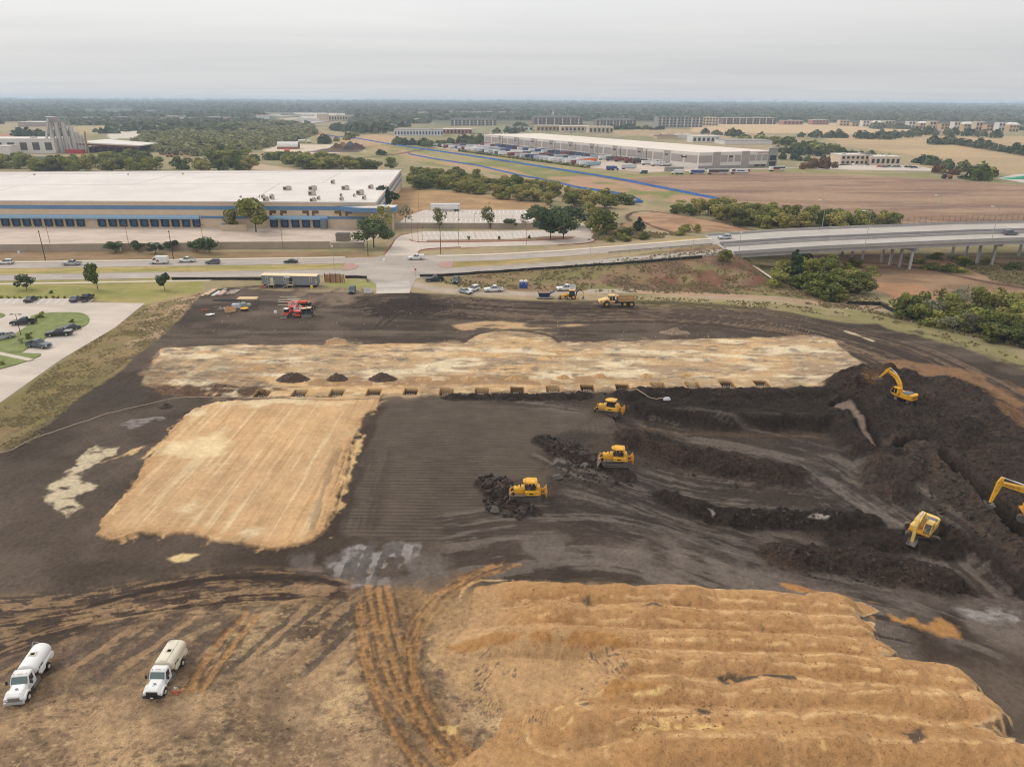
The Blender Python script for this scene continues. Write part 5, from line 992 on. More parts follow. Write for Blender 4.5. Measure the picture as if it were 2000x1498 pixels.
def excavator(label, loc, rz, under, boom, arm_end, bucket_a, ym=None, op=None):
    """boom: list of x,z points from foot to tip; arm_end x,z; bucket beyond"""
    Y_ = ym or YEL; o = thing('excavator', label, 'excavator', loc, rz); u = bpy.data.objects.new('undercarriage', None); COL.objects.link(u); u.parent = o; u.rotation_euler.z = under
    for s in (-1, 1): track(u, 4.6, 1.0, s*1.3, .62)
    m = MB(); m.box((0, 0, .6), (2.4, 2.1, .45)); m.cyl((0,0,.8), (0,0,1.15), .75, n=16); m.build('turntable', M_BLK, u)
    m = MB(); m.span((-2.3,-1.45,1.12), (2.0,1.45,1.4)); m.build('deck', YELD, o, bevel=.04)
    m = MB(); P = [(-3.05,-.9),(-2.75,-1.4),(-2.1,-1.5),(-2.1,1.5),(-2.75,1.4),(-3.05,.9),(-3.12,0)]; m.prof(P, 1.1, 2.35, 'z'); cw = m.build('counterweight', Y_, o, bevel=.12)
    lettering(cw, 'KOMATSU', .5, (-3.14, 0, 1.75), (PI/2, 0, -PI/2), mat('black_paint', (.03,.025,.02), .6), .03)
    m = MB(); m.span((-2.12,-1.45,1.4), (-.1,1.45,2.2)); m.build('engine_housing', Y_, o, bevel=.08); m = MB(); m.span((-2.05,-1.1,2.2), (-.5,1.2,2.42)); m.build('engine_hood', mat('hood_grey', C(100,104,112), .6), o, bevel=.06)
    m = MB(); m.span((-.1,-1.45,1.4), (1.6,-.55,1.95)); m.build('tool_box', Y_, o, bevel=.06)
    m = MB(); m.loft([[(.15,.5,1.4),(1.95,.5,1.4),(1.95,1.45,1.4),(.15,1.45,1.4)], [(.15,.5,2.0),(2.05,.5,2.0),(2.05,1.45,2.0),(.15,1.45,2.0)], [(.2,.55,3.02),(1.6,.55,3.02),(1.6,1.4,3.02),(.2,1.4,3.02)]]); m.build('cab', M_SEE if op else M_CGL, o)
    m = MB(); m.span((.12,.47,1.38), (.62,1.48,3.0)); m.span((.12,.47,1.38), (1.97,1.48,1.75)); m.prof([(.1,.5),(1.65,.5),(1.65,1.45),(.1,1.45)], 3.0, 3.1, 'z')
    for y_ in (.5, 1.45): m.bar((2.05, y_, 1.7), (2.05, y_, 2.05), .1); m.bar((2.05, y_, 2.0), (1.62, y_, 3.02), .1); m.bar((1.2, y_, 1.7), (1.15, y_, 3.0), .08)
    m.build('cab_frame', Y_, o, bevel=.02)
    m = MB(); n = len(boom); boomseg(m, boom, [.55] + [.85]*(n-2) + [.45], .55); bm_ = m.build('boom', Y_, o)
    k = n//2; a, b = Vector((boom[k][0], 0, boom[k][1])), Vector((boom[-1][0], 0, boom[-1][1])); d = b-a; ang = math.atan2(d.z, d.x); c = a + d*.5
    lettering(bm_, 'KOMATSU', .42, (c.x, -.285, c.z), (PI/2, -ang, 0), mat('black_paint', (.03,.025,.02), .6)); lettering(bm_, 'KOMATSU', .42, (c.x, .285, c.z), (PI/2, ang, PI), mat('black_paint', (.03,.025,.02), .6))
    tip = boom[-1]; dv = Vector((arm_end[0]-tip[0], 0, arm_end[1]-tip[1])); L_ = dv.length; dn = dv.normalized(); st = (tip[0]-dn.x*.9, tip[1]-dn.z*.9)
    m = MB(); boomseg(m, [st, tip, (tip[0]+dn.x*L_*.5, tip[1]+dn.z*L_*.5), arm_end], [.3, .75, .5, .3], .4); ar = m.build('arm', Y_, o)
    m = MB(); mid = boom[1]
    for s in (-.4, .4): m.cyl((.9, s, 1.5), (mid[0]*.8+boom[k][0]*.2, s, mid[1]*.8+boom[k][1]*.2), .1, n=8)
    m.build('boom_cylinder', Y_, o); nn = Vector((-d.normalized().z, 0, d.normalized().x)); p0 = a + nn*.65 + d*.1; p1 = Vector((st[0], 0, st[1]))
    m = MB(); m.cyl(p0, p0*.5+p1*.5, .12, n=8); m.cyl(p0*.5+p1*.5, p1, .07, n=8); m.build('arm_cylinder', mat('chrome', (.6,.6,.6), .25, .8), o)
    # bucket: curved shell with teeth
    e = Vector((arm_end[0], 0, arm_end[1])); B = []
    for q in range(7): t = bucket_a + q*.42; B.append((e.x + .62*math.cos(t)*1.1 - .0, e.z + .62*math.sin(t)*1.1))
    inner = [(e.x + (x-e.x)*.88, e.z + (z-e.z)*.88) for x, z in B]; m = MB(); m.prof(B + inner[::-1], -.55, .55); m.prof(B, -.6, -.54); m.prof(B, .54, .6)
    for s in (-.45,-.15,.15,.45): m.box((B[-1][0], s, B[-1][1]), (.16, .1, .22))
    m.build('bucket', STE, o)
    if op: p = Vector(loc) + Euler((0, 0, rz)).to_matrix() @ Vector((1.0, .98, 1.85)); operator(p, rz, op)
    return o
# 1: on the mound, seen from behind
excavator('yellow excavator standing on the dark mound with its back turned', spot(1760, 783, .1), rad(120), rad(-60), [(.3,1.5),(1.2,3.8),(2.2,5.0),(4.6,5.9)], (6.2, 3.6), 3.4).scale = (.82,)*3
# 2: facing the camera, boom folded down
excavator('yellow excavator seen from the front digging in the heap below it', spot(1799, 1046, .1), rad(-136), rad(112), [(.3,1.5),(.9,3.5),(1.9,4.5),(4.2,3.6)], (4.5, 1.0), 3.0, ym=YPAL, op='operator in an orange vest seated in the excavator that digs in the heap').scale = (.93,)*3
# 3: at the frame edge over the trench
excavator('yellow excavator partly out of view digging the narrow trench', spot(2018, 1034, 1.3), rad(163), rad(-20), [(.3,1.5),(1.3,3.5),(2.4,4.6),(5.6,5.2)], (6.1, 2.0), 3.6).scale = (.94,)*3
# ------------------------------------------------------------------ articulated dump truck
o = thing('articulated_dump_truck', 'pale yellow six wheeled articulated dump truck facing west on the haul track', 'dump truck', spot(1204, 598), PI+.03); YD = mat('truck_yellow', C(236, 196, 128), .5, var=.2, scale=.9)
M_YR = mat('yellow_rim', C(214, 160, 74), .6)
for x, w_ in ((3.0, .7), (-2.1, .7), (-4.0, .7)):
    for s in (-1, 1): wheel(o, x, s*1.15, .88, w_, M_YR, s, rim=.5)
m = MB(); m.loft([[(2.2,-1.2,1.3),(5.2,-1.1,1.0),(5.2,1.1,1.0),(2.2,1.2,1.3)], [(2.2,-1.2,2.1),(5.3,-1.05,1.7),(5.3,1.05,1.7),(2.2,1.2,2.1)], [(2.2,-1.0,2.55),(4.9,-.85,2.0),(4.9,.85,2.0),(2.2,1.0,2.55)]]); b_ = m.build('bonnet', YD, o, bevel=.1); m = MB(); m.box((4.4, 1.12, 1.62), (.5, .1, .34)); m.box((4.4, -1.12, 1.62), (.5, .1, .34)); m.build('logo', mat('dark_red', (.2,.03,.02), .6), b_); m = MB(); m.box((5.3, 0, 1.3), (.1, 1.6, .5)); m.build('grille', M_BLK, b_)
for s in (-1, 1):
    m = MB(); m.prof([(1.9,1.2),(2.2,1.85),(3.0,2.15),(3.8,1.85),(4.2,1.2),(4.4,1.2),(4.3,1.9),(3.2,2.35),(2.2,2.2),(1.7,1.3)], s*.8, s*1.5); m.build('fender', YD, o, bevel=.04)
m = MB(); m.loft([[(.7,-.95,1.3),(2.4,-.95,1.3),(2.4,.95,1.3),(.7,.95,1.3)], [(.7,-.95,2.3),(2.5,-.95,2.3),(2.5,.95,2.3),(.7,.95,2.3)], [(.8,-.85,3.15),(2.1,-.8,3.15),(2.1,.8,3.15),(.8,.85,3.15)]]); m.build('cab', M_CGL, o)
m = MB(); m.span((.6,-1.0,3.14), (2.4,1.0,3.3)); m.build('roof', YD, o, bevel=.05); m = MB()
for a, b in (((2.45,.95,1.3),(2.1,.82,3.15)), ((2.45,-.95,1.3),(2.1,-.82,3.15)), ((1.5,.96,1.3),(1.5,.86,3.15)), ((1.5,-.96,1.3),(1.5,-.86,3.15))): m.bar(a, b, .12)
m.span((.65,-1.0,1.3), (2.45,1.0,1.9)); m.build('cab_frame', YD, o)
m = MB(); m.span((-4.8,-.45,1.0), (1.0,.45,1.5)); m.span((-.3,-1.1,1.0), (.6,1.1,1.6)); m.build('chassis', M_BLK, o)
m = MB(); Lr = [(-5.6,2.05),(-5.2,1.75),(-1.0,1.6),(-.2,2.0),(0,3.1)]
for s in (-1, 1): m.loft([[(x, s*1.35, z) for x, z in ((-5.7,2.7),(-5.0,1.75),(-.6,1.6),(-.1,2.9))], [(x, s*1.47, z) for x, z in ((-5.7,2.7),(-5.0,1.75),(-.6,1.6),(-.1,2.9))]])
m.span((-5.3,-1.4,1.62), (-.5,1.4,1.75)); m.bar((-.05,0,1.9), (.05,0,3.2), 2.9, .12) if False else m.span((-.25,-1.45,1.7), (-.1,1.45,3.15)); m.span((-.35,-1.45,3.05), (.5,1.45,3.2)); m.build('dump_body', mat('dusty_yellow', C(186,150,104), .7, var=.3, scale=1), o)
# ------------------------------------------------------------------ backhoe loader
o = thing('backhoe_loader', 'yellow backhoe loader with raised curved rear arm parked beside the blue dumper body', 'backhoe', spot(1112, 584), PI+.02)
for x, r, s in ((1.0,.5,1), (1.0,.5,-1), (-1.1,.78,1), (-1.1,.78,-1)): wheel(o, x, s*.95, r, .45, M_YR, s)
m = MB(); m.loft([[(.1,-.45,.9),(2.0,-.4,.9),(2.0,.4,.9),(.1,.45,.9)], [(.1,-.45,1.75),(2.0,-.35,1.45),(2.0,.35,1.45),(.1,.45,1.75)]]); m.build('engine_hood', YEL, o, bevel=.05); m = MB(); m.span((-1.6,-.75,.7), (.3,.75,1.3)); m.build('chassis', M_BLK, o)
m = MB(); m.loft([[(-1.5,-.75,1.3),(.1,-.75,1.3),(.1,.75,1.3),(-1.5,.75,1.3)], [(-1.4,-.7,2.6),(-.05,-.7,2.6),(-.05,.7,2.6),(-1.4,.7,2.6)]]); m.build('cab', mat('cab_blue_glass', (.03,.06,.08), .15), o); m = MB(); m.span((-1.65,-.85,2.6), (.2,.85,2.75)); m.build('roof', mat('roof_orange', C(232,176,110), .6), o, bevel=.04)
m = MB()
for s in (-1, 1): m.bar((.3, s*.6, 1.5), (2.6, s*.6, .6), .16, .24)
m.build('loader_arm', YEL, o); m = MB(); m.prof([(2.6,.15),(2.5,.9),(2.7,1.0),(2.85,.4),(3.4,.15),(3.4,.08)], -1.15, 1.15); m.build('loader_bucket', mat('dark_steel', C(70,60,70), .6, .3), o)
m = MB(); boomseg(m, [(-1.9,.9),(-2.1,2.1),(-2.7,2.7),(-3.7,2.9)], [.3,.35,.35,.25], .25); m.build('boom', mat('dark_boom', C(70,56,52), .6), o); m = MB(); boomseg(m, [(-3.5,3.1),(-3.9,2.4),(-4.1,.8)], [.2,.3,.2], .22); m.build('arm', YEL, o); m = MB(); m.prof([(-4.2,.9),(-4.4,.4),(-4.0,.1),(-3.6,.3),(-3.7,.5)], -.35, .35); m.build('bucket', STE, o); m = MB(); m.bar((-1.8,-1.1,1.2), (-1.9,-1.3,.05), .16); m.bar((-1.8,1.1,1.2), (-1.9,1.3,.05), .16); m.box((-1.75,0,1.0), (.3,2.2,.3)); m.build('stabiliser', YEL, o)
# blue lugger box on pale trailer
o = thing('dumper_box', 'dark blue open topped steel box with a chute on a pale base', 'steel box', spot(1064, 583), 0); M_NAVY = mat('navy', C(38, 54, 96), .5, var=.2)
m = MB(); m.loft([[(-1.6,-.9,.7),(1.2,-.9,.7),(1.2,.9,.7),(-1.6,.9,.7)], [(-2.1,-1.1,1.9),(1.7,-1.1,1.9),(1.7,1.1,1.9),(-2.1,1.1,1.9)]], cap=False); m.span((-1.6,-.9,.66), (1.2,.9,.72)); m.build('hopper', M_NAVY, o); m = MB(); m.loft([[(1.6,-.8,1.5),(1.6,.8,1.5),(1.6,.8,1.7),(1.6,-.8,1.7)], [(2.9,-.6,2.2),(2.9,.6,2.2),(2.9,.6,2.5),(2.9,-.6,2.5)]]); m.build('chute', M_NAVY, o); m = MB(); m.span((-2.4,-1.1,.25), (2.6,1.1,.6)); m.build('base', mat('pale_base', C(170,156,140), .8), o)
for x in (-1.2, -.1):
    for s in (-1, 1): wheel(o, x, s*.95, .3, .2, side=s)
m = MB(); m.span((-1.95,-1.0,1.6), (1.55,1.0,1.86)); m.build('load', mat('clay_load', C(150,120,98), .9, var=.3, scale=3, bump=.1), o)
# ------------------------------------------------------------------ trees
def leaf_mat(name, c1, c2, c3=None, rnd=.7):
    m, nt, b = nodes(name); N = nt.nodes; L = nt.links; b.inputs['Roughness'].default_value = .75; b.inputs['Specular IOR Level'].default_value = .25
    t = N.new('ShaderNodeTexCoord'); n = N.new('ShaderNodeTexNoise'); n.inputs['Scale'].default_value = .55; n.inputs['Detail'].default_value = 4; L.new(t.outputs['Object'], n.inputs['Vector'])
    oi = N.new('ShaderNodeObjectInfo'); a = N.new('ShaderNodeMath'); a.operation = 'MULTIPLY_ADD'; L.new(oi.outputs['Random'], a.inputs[0]); a.inputs[1].default_value = rnd; a.inputs[2].default_value = -rnd/2
    g = N.new('ShaderNodeNewGeometry'); a3 = N.new('ShaderNodeMath'); a3.operation = 'MULTIPLY_ADD'; L.new(g.outputs['Random Per Island'], a3.inputs[0]); a3.inputs[1].default_value = .34; a3.inputs[2].default_value = -.17
    a2 = N.new('ShaderNodeMath'); a2.operation = 'ADD'; L.new(a.outputs[0], a2.inputs[0]); L.new(n.outputs[0], a2.inputs[1]); a4 = N.new('ShaderNodeMath'); a4.operation = 'ADD'; L.new(a2.outputs[0], a4.inputs[0]); L.new(a3.outputs[0], a4.inputs[1])
    r = N.new('ShaderNodeValToRGB'); L.new(a4.outputs[0], r.inputs[0]); e = r.color_ramp.elements; e[0].position = .25; e[0].color = (*c1, 1); e[1].position = .75; e[1].color = (*(c3 or c2), 1); q = e.new(.5); q.color = (*c2, 1)
    L.new(r.outputs[0], b.inputs['Base Color'])
    tr = N.new('ShaderNodeBsdfTranslucent'); L.new(r.outputs[0], tr.inputs[0]); ms = N.new('ShaderNodeMixShader'); ms.inputs[0].default_value = .25; L.new(b.outputs[0], ms.inputs[1]); L.new(tr.outputs[0], ms.inputs[2]); L.new(ms.outputs[0], N['Material Output'].inputs[0]); return m
LV_DK = leaf_mat('leaves_dark', (.032,.052,.022), (.062,.088,.036), (.10,.13,.05)); LV_MD = leaf_mat('leaves_mid', (.085,.11,.024), (.175,.19,.04), (.29,.28,.07)); LV_YL = leaf_mat('leaves_olive', (.12,.13,.03), (.235,.22,.055), (.36,.30,.10)); LV_GR = leaf_mat('leaves_grey', (.10,.11,.07), (.18,.18,.11), (.26,.25,.16))
LV_AU = leaf_mat('leaves_autumn', (.14,.07,.03), (.2,.11,.045), (.2,.14,.06)); LV_FR = leaf_mat('leaves_far', (.05,.068,.03), (.085,.105,.045), (.14,.15,.07), .7); BARK = mat('bark', (.07,.055,.042), .95, var=.3)
def crown_mesh(name, W, H, z0, n, leaf, shape='round', seed=0, m=None, lobes=9):
    r = np.random.default_rng(seed); P = []
    L_ = []
    for _ in range(lobes):
        a = r.uniform(0, 2*PI); q = r.uniform(.1, .62); z = r.uniform(.12, .85)
        if shape == 'cone': q *= (1-z)*1.1; s = .22*(1.25-z)+.06
        elif shape == 'column': q *= .5; s = .3
        else: q *= math.sqrt(max(.05, 1-(2*z-1)**2))*1.05; s = r.uniform(.24, .4)
        L_.append((q*math.cos(a), q*math.sin(a), z, s))
    if shape == 'cone': L_ += [(0, 0, .95, .06), (0,0,.8,.1), (0,0,.65,.16)]
    V = np.zeros((n*4, 3)); 
    li = r.integers(0, len(L_), n); d = r.normal(size=(n, 3)); d /= np.linalg.norm(d, axis=1)[:, None]; rad_ = r.uniform(.72, 1.0, n)
    for i in range(n):
        lx, ly, lz, ls = L_[li[i]]; k = rad_[i]
        c = np.array(((lx + d[i,0]*ls*k)*W/2*1.0*1.25, (ly + d[i,1]*ls*k)*W/2*1.25, z0 + (lz + d[i,2]*ls*k*.62)*H*.93))
        nn = d[i] + r.normal(size=3)*.45; nn /= np.linalg.norm(nn); u = np.cross(nn, (0, 0, 1.0)); u /= max(np.linalg.norm(u), .01); v = np.cross(nn, u); s1 = leaf*r.uniform(.6, 1.3)/2; s2 = leaf*r.uniform(.5, 1.1)/2
        V[i*4:i*4+4] = (c-u*s1-v*s2*.4, c+u*s1*.5-v*s2, c+u*s1+v*s2*.5, c-u*s1*.4+v*s2)
    me = bpy.data.meshes.new(name); me.vertices.add(n*4); me.vertices.foreach_set('co', V.ravel()); me.loops.add(n*4); me.loops.foreach_set('vertex_index', np.arange(n*4, dtype=np.int32)); me.polygons.add(n); me.polygons.foreach_set('loop_start', np.arange(n, dtype=np.int32)*4); me.update(calc_edges=True); me.materials.append(m); return me
def trunk_mesh(H, W, zc):
    m = MB(); m.cyl((0,0,-.3), (.1,0,zc), .035*H**.5*1.6, .02*H**.5*1.6, n=7)
    for a in range(5): t = a*1.26; m.cyl((.1,0,zc*.8), (W*.28*math.cos(t), W*.28*math.sin(t), zc + (H-zc)*.5), .05*H**.5*.5, .02, n=5)
    me = bpy.data.meshes.new('trunk'); me.from_pydata([tuple(v) for v in m.V], [], m.F); me.materials.append(BARK); return me
TREES = {}
def proto(key, n_var, *a, trunk=.3, **k):
    W, H = a[0], a[1]; TREES[key] = ([crown_mesh('crown', W, H*(1-trunk*.7), H*trunk*.7, a[2], a[3], seed=hash(key) % 1000 + q*7 if False else len(TREES)*50+q, **k) for q in range(n_var)], trunk_mesh(H, W, H*trunk*1.2), W, H)
proto('oak', 4, 8, 8, 1500, .62, m=LV_DK, lobes=12, trunk=.28); proto('green', 4, 8, 8, 1300, .62, m=LV_MD, lobes=11, trunk=.26); proto('olive', 5, 8, 8, 1100, .68, m=LV_YL, lobes=10, trunk=.12); proto('bush', 5, 8, 6.5, 1000, .66, m=LV_MD, lobes=10, trunk=.05)
proto('grey', 2, 8, 8, 420, .5, m=LV_GR, lobes=10, trunk=.3); proto('cedar', 2, 6, 8, 1300, .55, m=LV_DK, shape='cone', lobes=26, trunk=.1); proto('light', 2, 7, 9, 620, .55, m=LV_YL, lobes=9, trunk=.3); proto('autumn', 2, 6, 7, 520, .55, m=LV_AU, shape='cone', lobes=14, trunk=.15); proto('scrub', 4, 8, 4.5, 700, .6, m=LV_YL, lobes=9, trunk=.02)
def tree(kind, loc, w, h, label, name='tree', group=None, cat=None):
    cr, tk, W, H = TREES[kind]; o = thing(name, label, cat or ('bush' if name == 'bush' else 'tree'), loc, random.uniform(0, 6.28), group); o.scale = (w/W, w/W*random.uniform(.9, 1.1), h/H)
    c = bpy.data.objects.new('crown', random.choice(cr)); COL.objects.link(c); c.parent = o
    t = bpy.data.objects.new('trunk', tk); COL.objects.link(t); t.parent = o; return o
def tpx(kind, bx, by, top, wpx, label, name='tree', group=None, hmul=1.0, cat=None):
    x, y, z = GT(bx, by); zd = y*cP + (CH-z)*sP; k = F/zd; d = ray(bx, top); t = y/d[1]; h = (CH + d[2]*t - z); return tree(kind, (x, y, z-.1), wpx/k, max(1, h*hmul), label, name, group, cat)
for a in (('oak',52,566,533,36,'westmost small shade tree with a wide crown on the roadside lawn'), ('green',191,565,511,38,'tallest green tree on the lawn south of the road'), ('oak',322,568,529,30,'round dark green tree at the east end of the lawn beside the dry grass'),
    ('olive',452,449,404,38,'yellow green tree against the warehouse wall beside the larger green one'), ('green',500,454,384,78,'large green tree against the warehouse wall between the dock rows'), ('oak',757,414,361,52,'dark green tree behind the blue entrance canopy of the warehouse'),
    ('oak',730,484,420,82,'large dark green tree at the corner of the truck yard'), ('light',742,462,393,54,'pale green feathery tree in front of the warehouse entrance'), ('grey',793,437,396,34,'sparse grey green tree at the west corner of the upper car park'), ('light',858,448,397,30,'thin pale green tree standing in front of the white trailer'), ('light',958,447,397,34,'yellow green tree behind the wall between the two car parks'),
    ('oak',996,446,424,36,'low dark tree touching the wall, west of the low brownish tree'), ('grey',1023,446,426,28,'low brownish tree against the wall beside the big oaks'), ('oak',1048,440,397,54,'dark oak at the west end of the big cluster behind the wall'), ('oak',1075,468,408,66,'dark oak on the red kerbed island, west one of two'), ('oak',1100,467,410,68,'dark oak on the red kerbed island, east one of two'), ('oak',1092,444,396,64,'dark oak in the middle of the cluster behind the wall'), ('oak',1120,444,398,62,'dark oak at the east end of the cluster behind the wall'),
    ('green',1183,462,406,70,'rounded bright green tree between the car park loop and the creek'), ('green',1160,452,420,36,'green tree touching the east bend of the car park loop'), ('cedar',1247,453,421,38,'dark green cedar standing alone in the brush by the cleared bed'), ('bush',1150,420,394,38,'green bushy tree north of the car park loop'),
    ('olive',1412,512,484,36,'yellow green bush growing against the bridge abutment'), ('cedar',1548,552,482,62,'tall dark green cedar beside the bridge'), ('light',1834,597,556,28,'slender dark crowned tree among the creek bushes'), ('light',1905,605,560,44,'leaning green tree above the creek bushes')):
    tpx(*a[:5], a[5], name='bush' if 'bush ' in a[5][:22] else 'tree')
for i, (bx, by, top, w_, s) in enumerate(((226,493,469,34,'westmost'),(271,492,469,29,'second from the west'),(304,495,471,34,'third from the west'),(337,490,467,29,'between the third and the last pair'),(384,491,465,32,'west one of the touching pair'),(409,494,461,42,'widest, east one of the touching pair'))):
    tpx('oak', bx, by, top, w_, 'round dark tree by the screen wall, ' + s, group='dark trees along the screen wall')
for i, (bx, by, h, w_, k) in enumerate(((101,573,8,9,'bush'),(80,622,15,20,'bush'),(141,631,9,11,'bush'),(58,662,15,17,'bush'),(42,671,13,20,'grey'),(4,714,12,14,'bush'),(915,469,9,7,'bush'),(975,469,9,7,'bush'),(1034,467,9,7,'bush'),(1553,527,8,5,'bush'))):
    lab = ['tiny green sapling on the lawn south of the sidewalk','rounded shrub at the north edge of the grass island','small shrub in the east half of the grass island','round dark shrub on the grass island nearest the black pickups','grey green spreading shrub at the west of the island','yellowish shrub in the lawn below the footpath','westmost young shrub on the red kerbed island','middle young shrub on the red kerbed island','east young shrub on the red kerbed island','young shrub at the foot of the bridge slope'][i]
    tpx(k, bx, by, by-h, w_, lab, name='bush')
for k in range(13): tpx('bush', 3+k*12.5+random.uniform(-2, 2), 583, 580.5-random.uniform(0, 1.5), 7, 'tiny dark shrub in the row along the edge of the parking bays', 'bush', 'shrubs along the parking bays')
def belt(pxs, n, kinds, wr, hr, label, group, name='bush', seed=0, zoff=0):
    r = random.Random(seed); P = GP(pxs); x0, y0 = P.min(0); x1, y1 = P.max(0); pts = []; tries = 0
    while len(pts) < n and tries < n*400:
        tries += 1; x = r.uniform(x0, x1); y = r.uniform(y0, y1)
        if not inside(np.array([x]), np.array([y]), P)[0]: continue
        if any((x-a)**2 + (y-b)**2 < (wr[0]*.42)**2 for a, b in pts): continue
        pts.append((x, y))
    for x, y in pts: tree(r.choice(kinds), (x, y, hz(x, y)-.1+zoff), r.uniform(*wr), r.uniform(*hr), label, name, group)
belt([(785,372),(800,343),(860,340),(960,357),(1060,372),(1150,388),(1235,398),(1225,408),(1150,410),(1080,402),(1000,393),(940,385),(850,370)], 105, ['olive','bush','olive','bush','green'], (8,14), (6,9.5), 'olive green bush in the belt behind the car parks', 'bushes in the belt behind the car parks', seed=1)
belt([(1275,410),(1330,405),(1362,412),(1362,425),(1330,418),(1280,416)], 8, ['bush'], (6,9), (3.5,5), 'low green bush in the thin hedge north of the cleared bed', 'low bushes north of the cleared bed', seed=2)
belt([(1362,420),(1400,412),(1450,418),(1540,428),(1640,434),(1790,436),(1700,446),(1560,446),(1500,444),(1430,438)], 52, ['olive','olive','bush'], (9,13), (7,9.5), 'yellow green bush in the tall hedge between the bridge and the brown field', 'tall hedge beyond the bridge', seed=3)
belt([(1150,440),(1180,430),(1215,440),(1275,462),(1260,470),(1170,478)], 22, ['olive','bush','scrub','grey'], (3.5,7), (2,4.5), 'low mixed bush in the brush around the solitary cedar', 'low brush around the cedar', seed=4)
belt([(1300,462),(1330,450),(1360,452),(1358,463)], 4, ['bush','olive'], (5,7), (3.5,4.5), 'green bush behind the bridge parapet', 'bushes behind the bridge parapet', seed=5)
belt([(1515,560),(1530,535),(1580,515),(1640,535),(1692,556),(1690,574),(1620,590),(1560,575)], 22, ['bush','olive','green','bush'], (7,11), (5,8), 'bright green bush in the thicket south of the bridge', 'thicket south of the bridge', seed=6)
belt([(1745,608),(1770,588),(1820,602),(1900,616),(2000,620),(2090,650),(2090,700),(2000,680),(1930,662),(1850,638)], 40, ['bush','olive','green','grey','bush'], (5.5,10), (4.5,7.5), 'green bush in the creek thicket behind the black silt fence', 'creek thicket behind the silt fence', seed=7)
belt([(1840,600),(1900,585),(2000,595),(2090,600),(2090,640),(1950,618)], 10, ['olive','grey','green'], (6,9), (5,8), 'taller olive tree at the back of the creek thicket', 'taller trees of the creek thicket', 'tree', seed=8)
belt([(1640,520),(1720,530),(2000,535),(2100,545),(2100,515),(1900,497),(1780,500)], 14, ['bush'], (6,9), (3,4.5), 'dark bush in the shade under the bridge', 'bushes under the bridge', seed=9, zoff=-.8)
belt([(0,332),(0,318),(45,318),(52,331)], 9, ['bush','olive'], (11,16), (9,13), 'green bush behind the west end of the white roof', 'bushes behind the warehouse roof', seed=10)
belt([(55,336),(55,328),(180,326),(330,330),(490,332),(490,337)], 40, ['bush','olive'], (12,17), (9,13), 'green bush behind the west end of the white roof', 'bushes behind the warehouse roof', seed=11)
belt([(185,325),(215,310),(290,306),(300,326)], 14, ['green','bush'], (14,19), (7,10), 'large bush standing before the silos beyond the roof', 'large bushes before the silos', seed=12)
belt([(410,326),(430,308),(485,312),(490,328)], 10, ['green','bush'], (16,22), (11,15), 'large green bush beyond the roof near the diggings', 'large bushes near the diggings', seed=13)
belt([(550,325),(570,315),(680,322),(700,330),(780,331),(780,336),(600,334)], 30, ['bush','green','olive'], (13,20), (9,13), 'green bush behind the east end of the white roof', 'bushes behind the east end of the roof', seed=14)
# stuff: weeds and low brush on the slopes
def scatter(name, label, areas, n, size, m, seed, hgt=1.0, cat='weeds'):
    r = np.random.default_rng(seed); V = []; 
    for px, k in areas:
        P = GP(px); c = 0; x0, y0 = P.min(0); x1, y1 = P.max(0)
        xs = r.uniform(x0, x1, int(n*k*3)); ys = r.uniform(y0, y1, int(n*k*3)); ok = inside(xs, ys, P) & (r.random(len(xs)) < ss(.3, .7, fbm(xs/4, ys/4, seed, 3))); xs = xs[ok][:int(n*k)]; ys = ys[ok][:int(n*k)]
        for x, y in zip(xs, ys):
            z = hz(x, y); s = size*r.uniform(.5, 1.4)
            for q in range(5):
                a = r.uniform(0, PI); dx, dy = math.cos(a)*s/2, math.sin(a)*s/2; ox, oy = r.normal(size=2)*s*.3; h = s*hgt*r.uniform(.4, 1); lx, ly = r.normal(size=2)*s*.2
                V += [(x+ox-dx, y+oy-dy, z-.05), (x+ox+dx, y+oy+dy, z-.05), (x+ox+dx*.6+lx, y+oy+dy*.6+ly, z+h), (x+ox-dx*.6+lx, y+oy-dy*.6+ly, z+h)]
    V = np.array(V); nq = len(V)//4; me = bpy.data.meshes.new(name); me.vertices.add(nq*4); me.vertices.foreach_set('co', V.ravel()); me.loops.add(nq*4); me.loops.foreach_set('vertex_index', np.arange(nq*4, dtype=np.int32)); me.polygons.add(nq); me.polygons.foreach_set('loop_start', np.arange(nq, dtype=np.int32)*4); me.update(calc_edges=True); me.materials.append(m); o = bpy.data.objects.new(name, me); COL.objects.link(o); tag(o, label, cat, kind='stuff')
LV_WD = leaf_mat('weed_leaves', (.22,.17,.10), (.27,.23,.11), (.33,.26,.15), .1); LV_WG = leaf_mat('grass_leaves', (.25,.21,.11), (.31,.25,.14), (.37,.29,.17), .1)
scatter('weeds', 'brown and green weeds on the slopes by the road', [([(830,548),(1000,534),(1250,520),(1440,512),(1520,545),(1600,578),(1240,572),(900,562)], 1.0), ([(1240,580),(1700,600),(1830,640),(1990,700),(1960,700),(1700,612),(1240,596)], .5), ([(1560,590),(1700,560),(1740,590),(1700,600)], .2)], 3000, .42, LV_WD, 5)
scatter('grass', 'dry tufted grass on the strip west of the site', [([(290,598),(396,572),(330,645),(200,742),(60,865),(0,885),(0,800),(120,706)], 1.0)], 6500, .22, LV_WG, 6, .8)
scatter('weeds', 'low green weeds along the creek bank', [([(1690,600),(1800,615),(2000,640),(2090,670),(2090,700),(1850,640)], .5), ([(1150,470),(1180,440),(1280,455),(1330,460),(1290,466)], .6), ([(1880,512),(2090,520),(2090,560),(1950,545)], .8)], 2200, .7, LV_WD, 7)
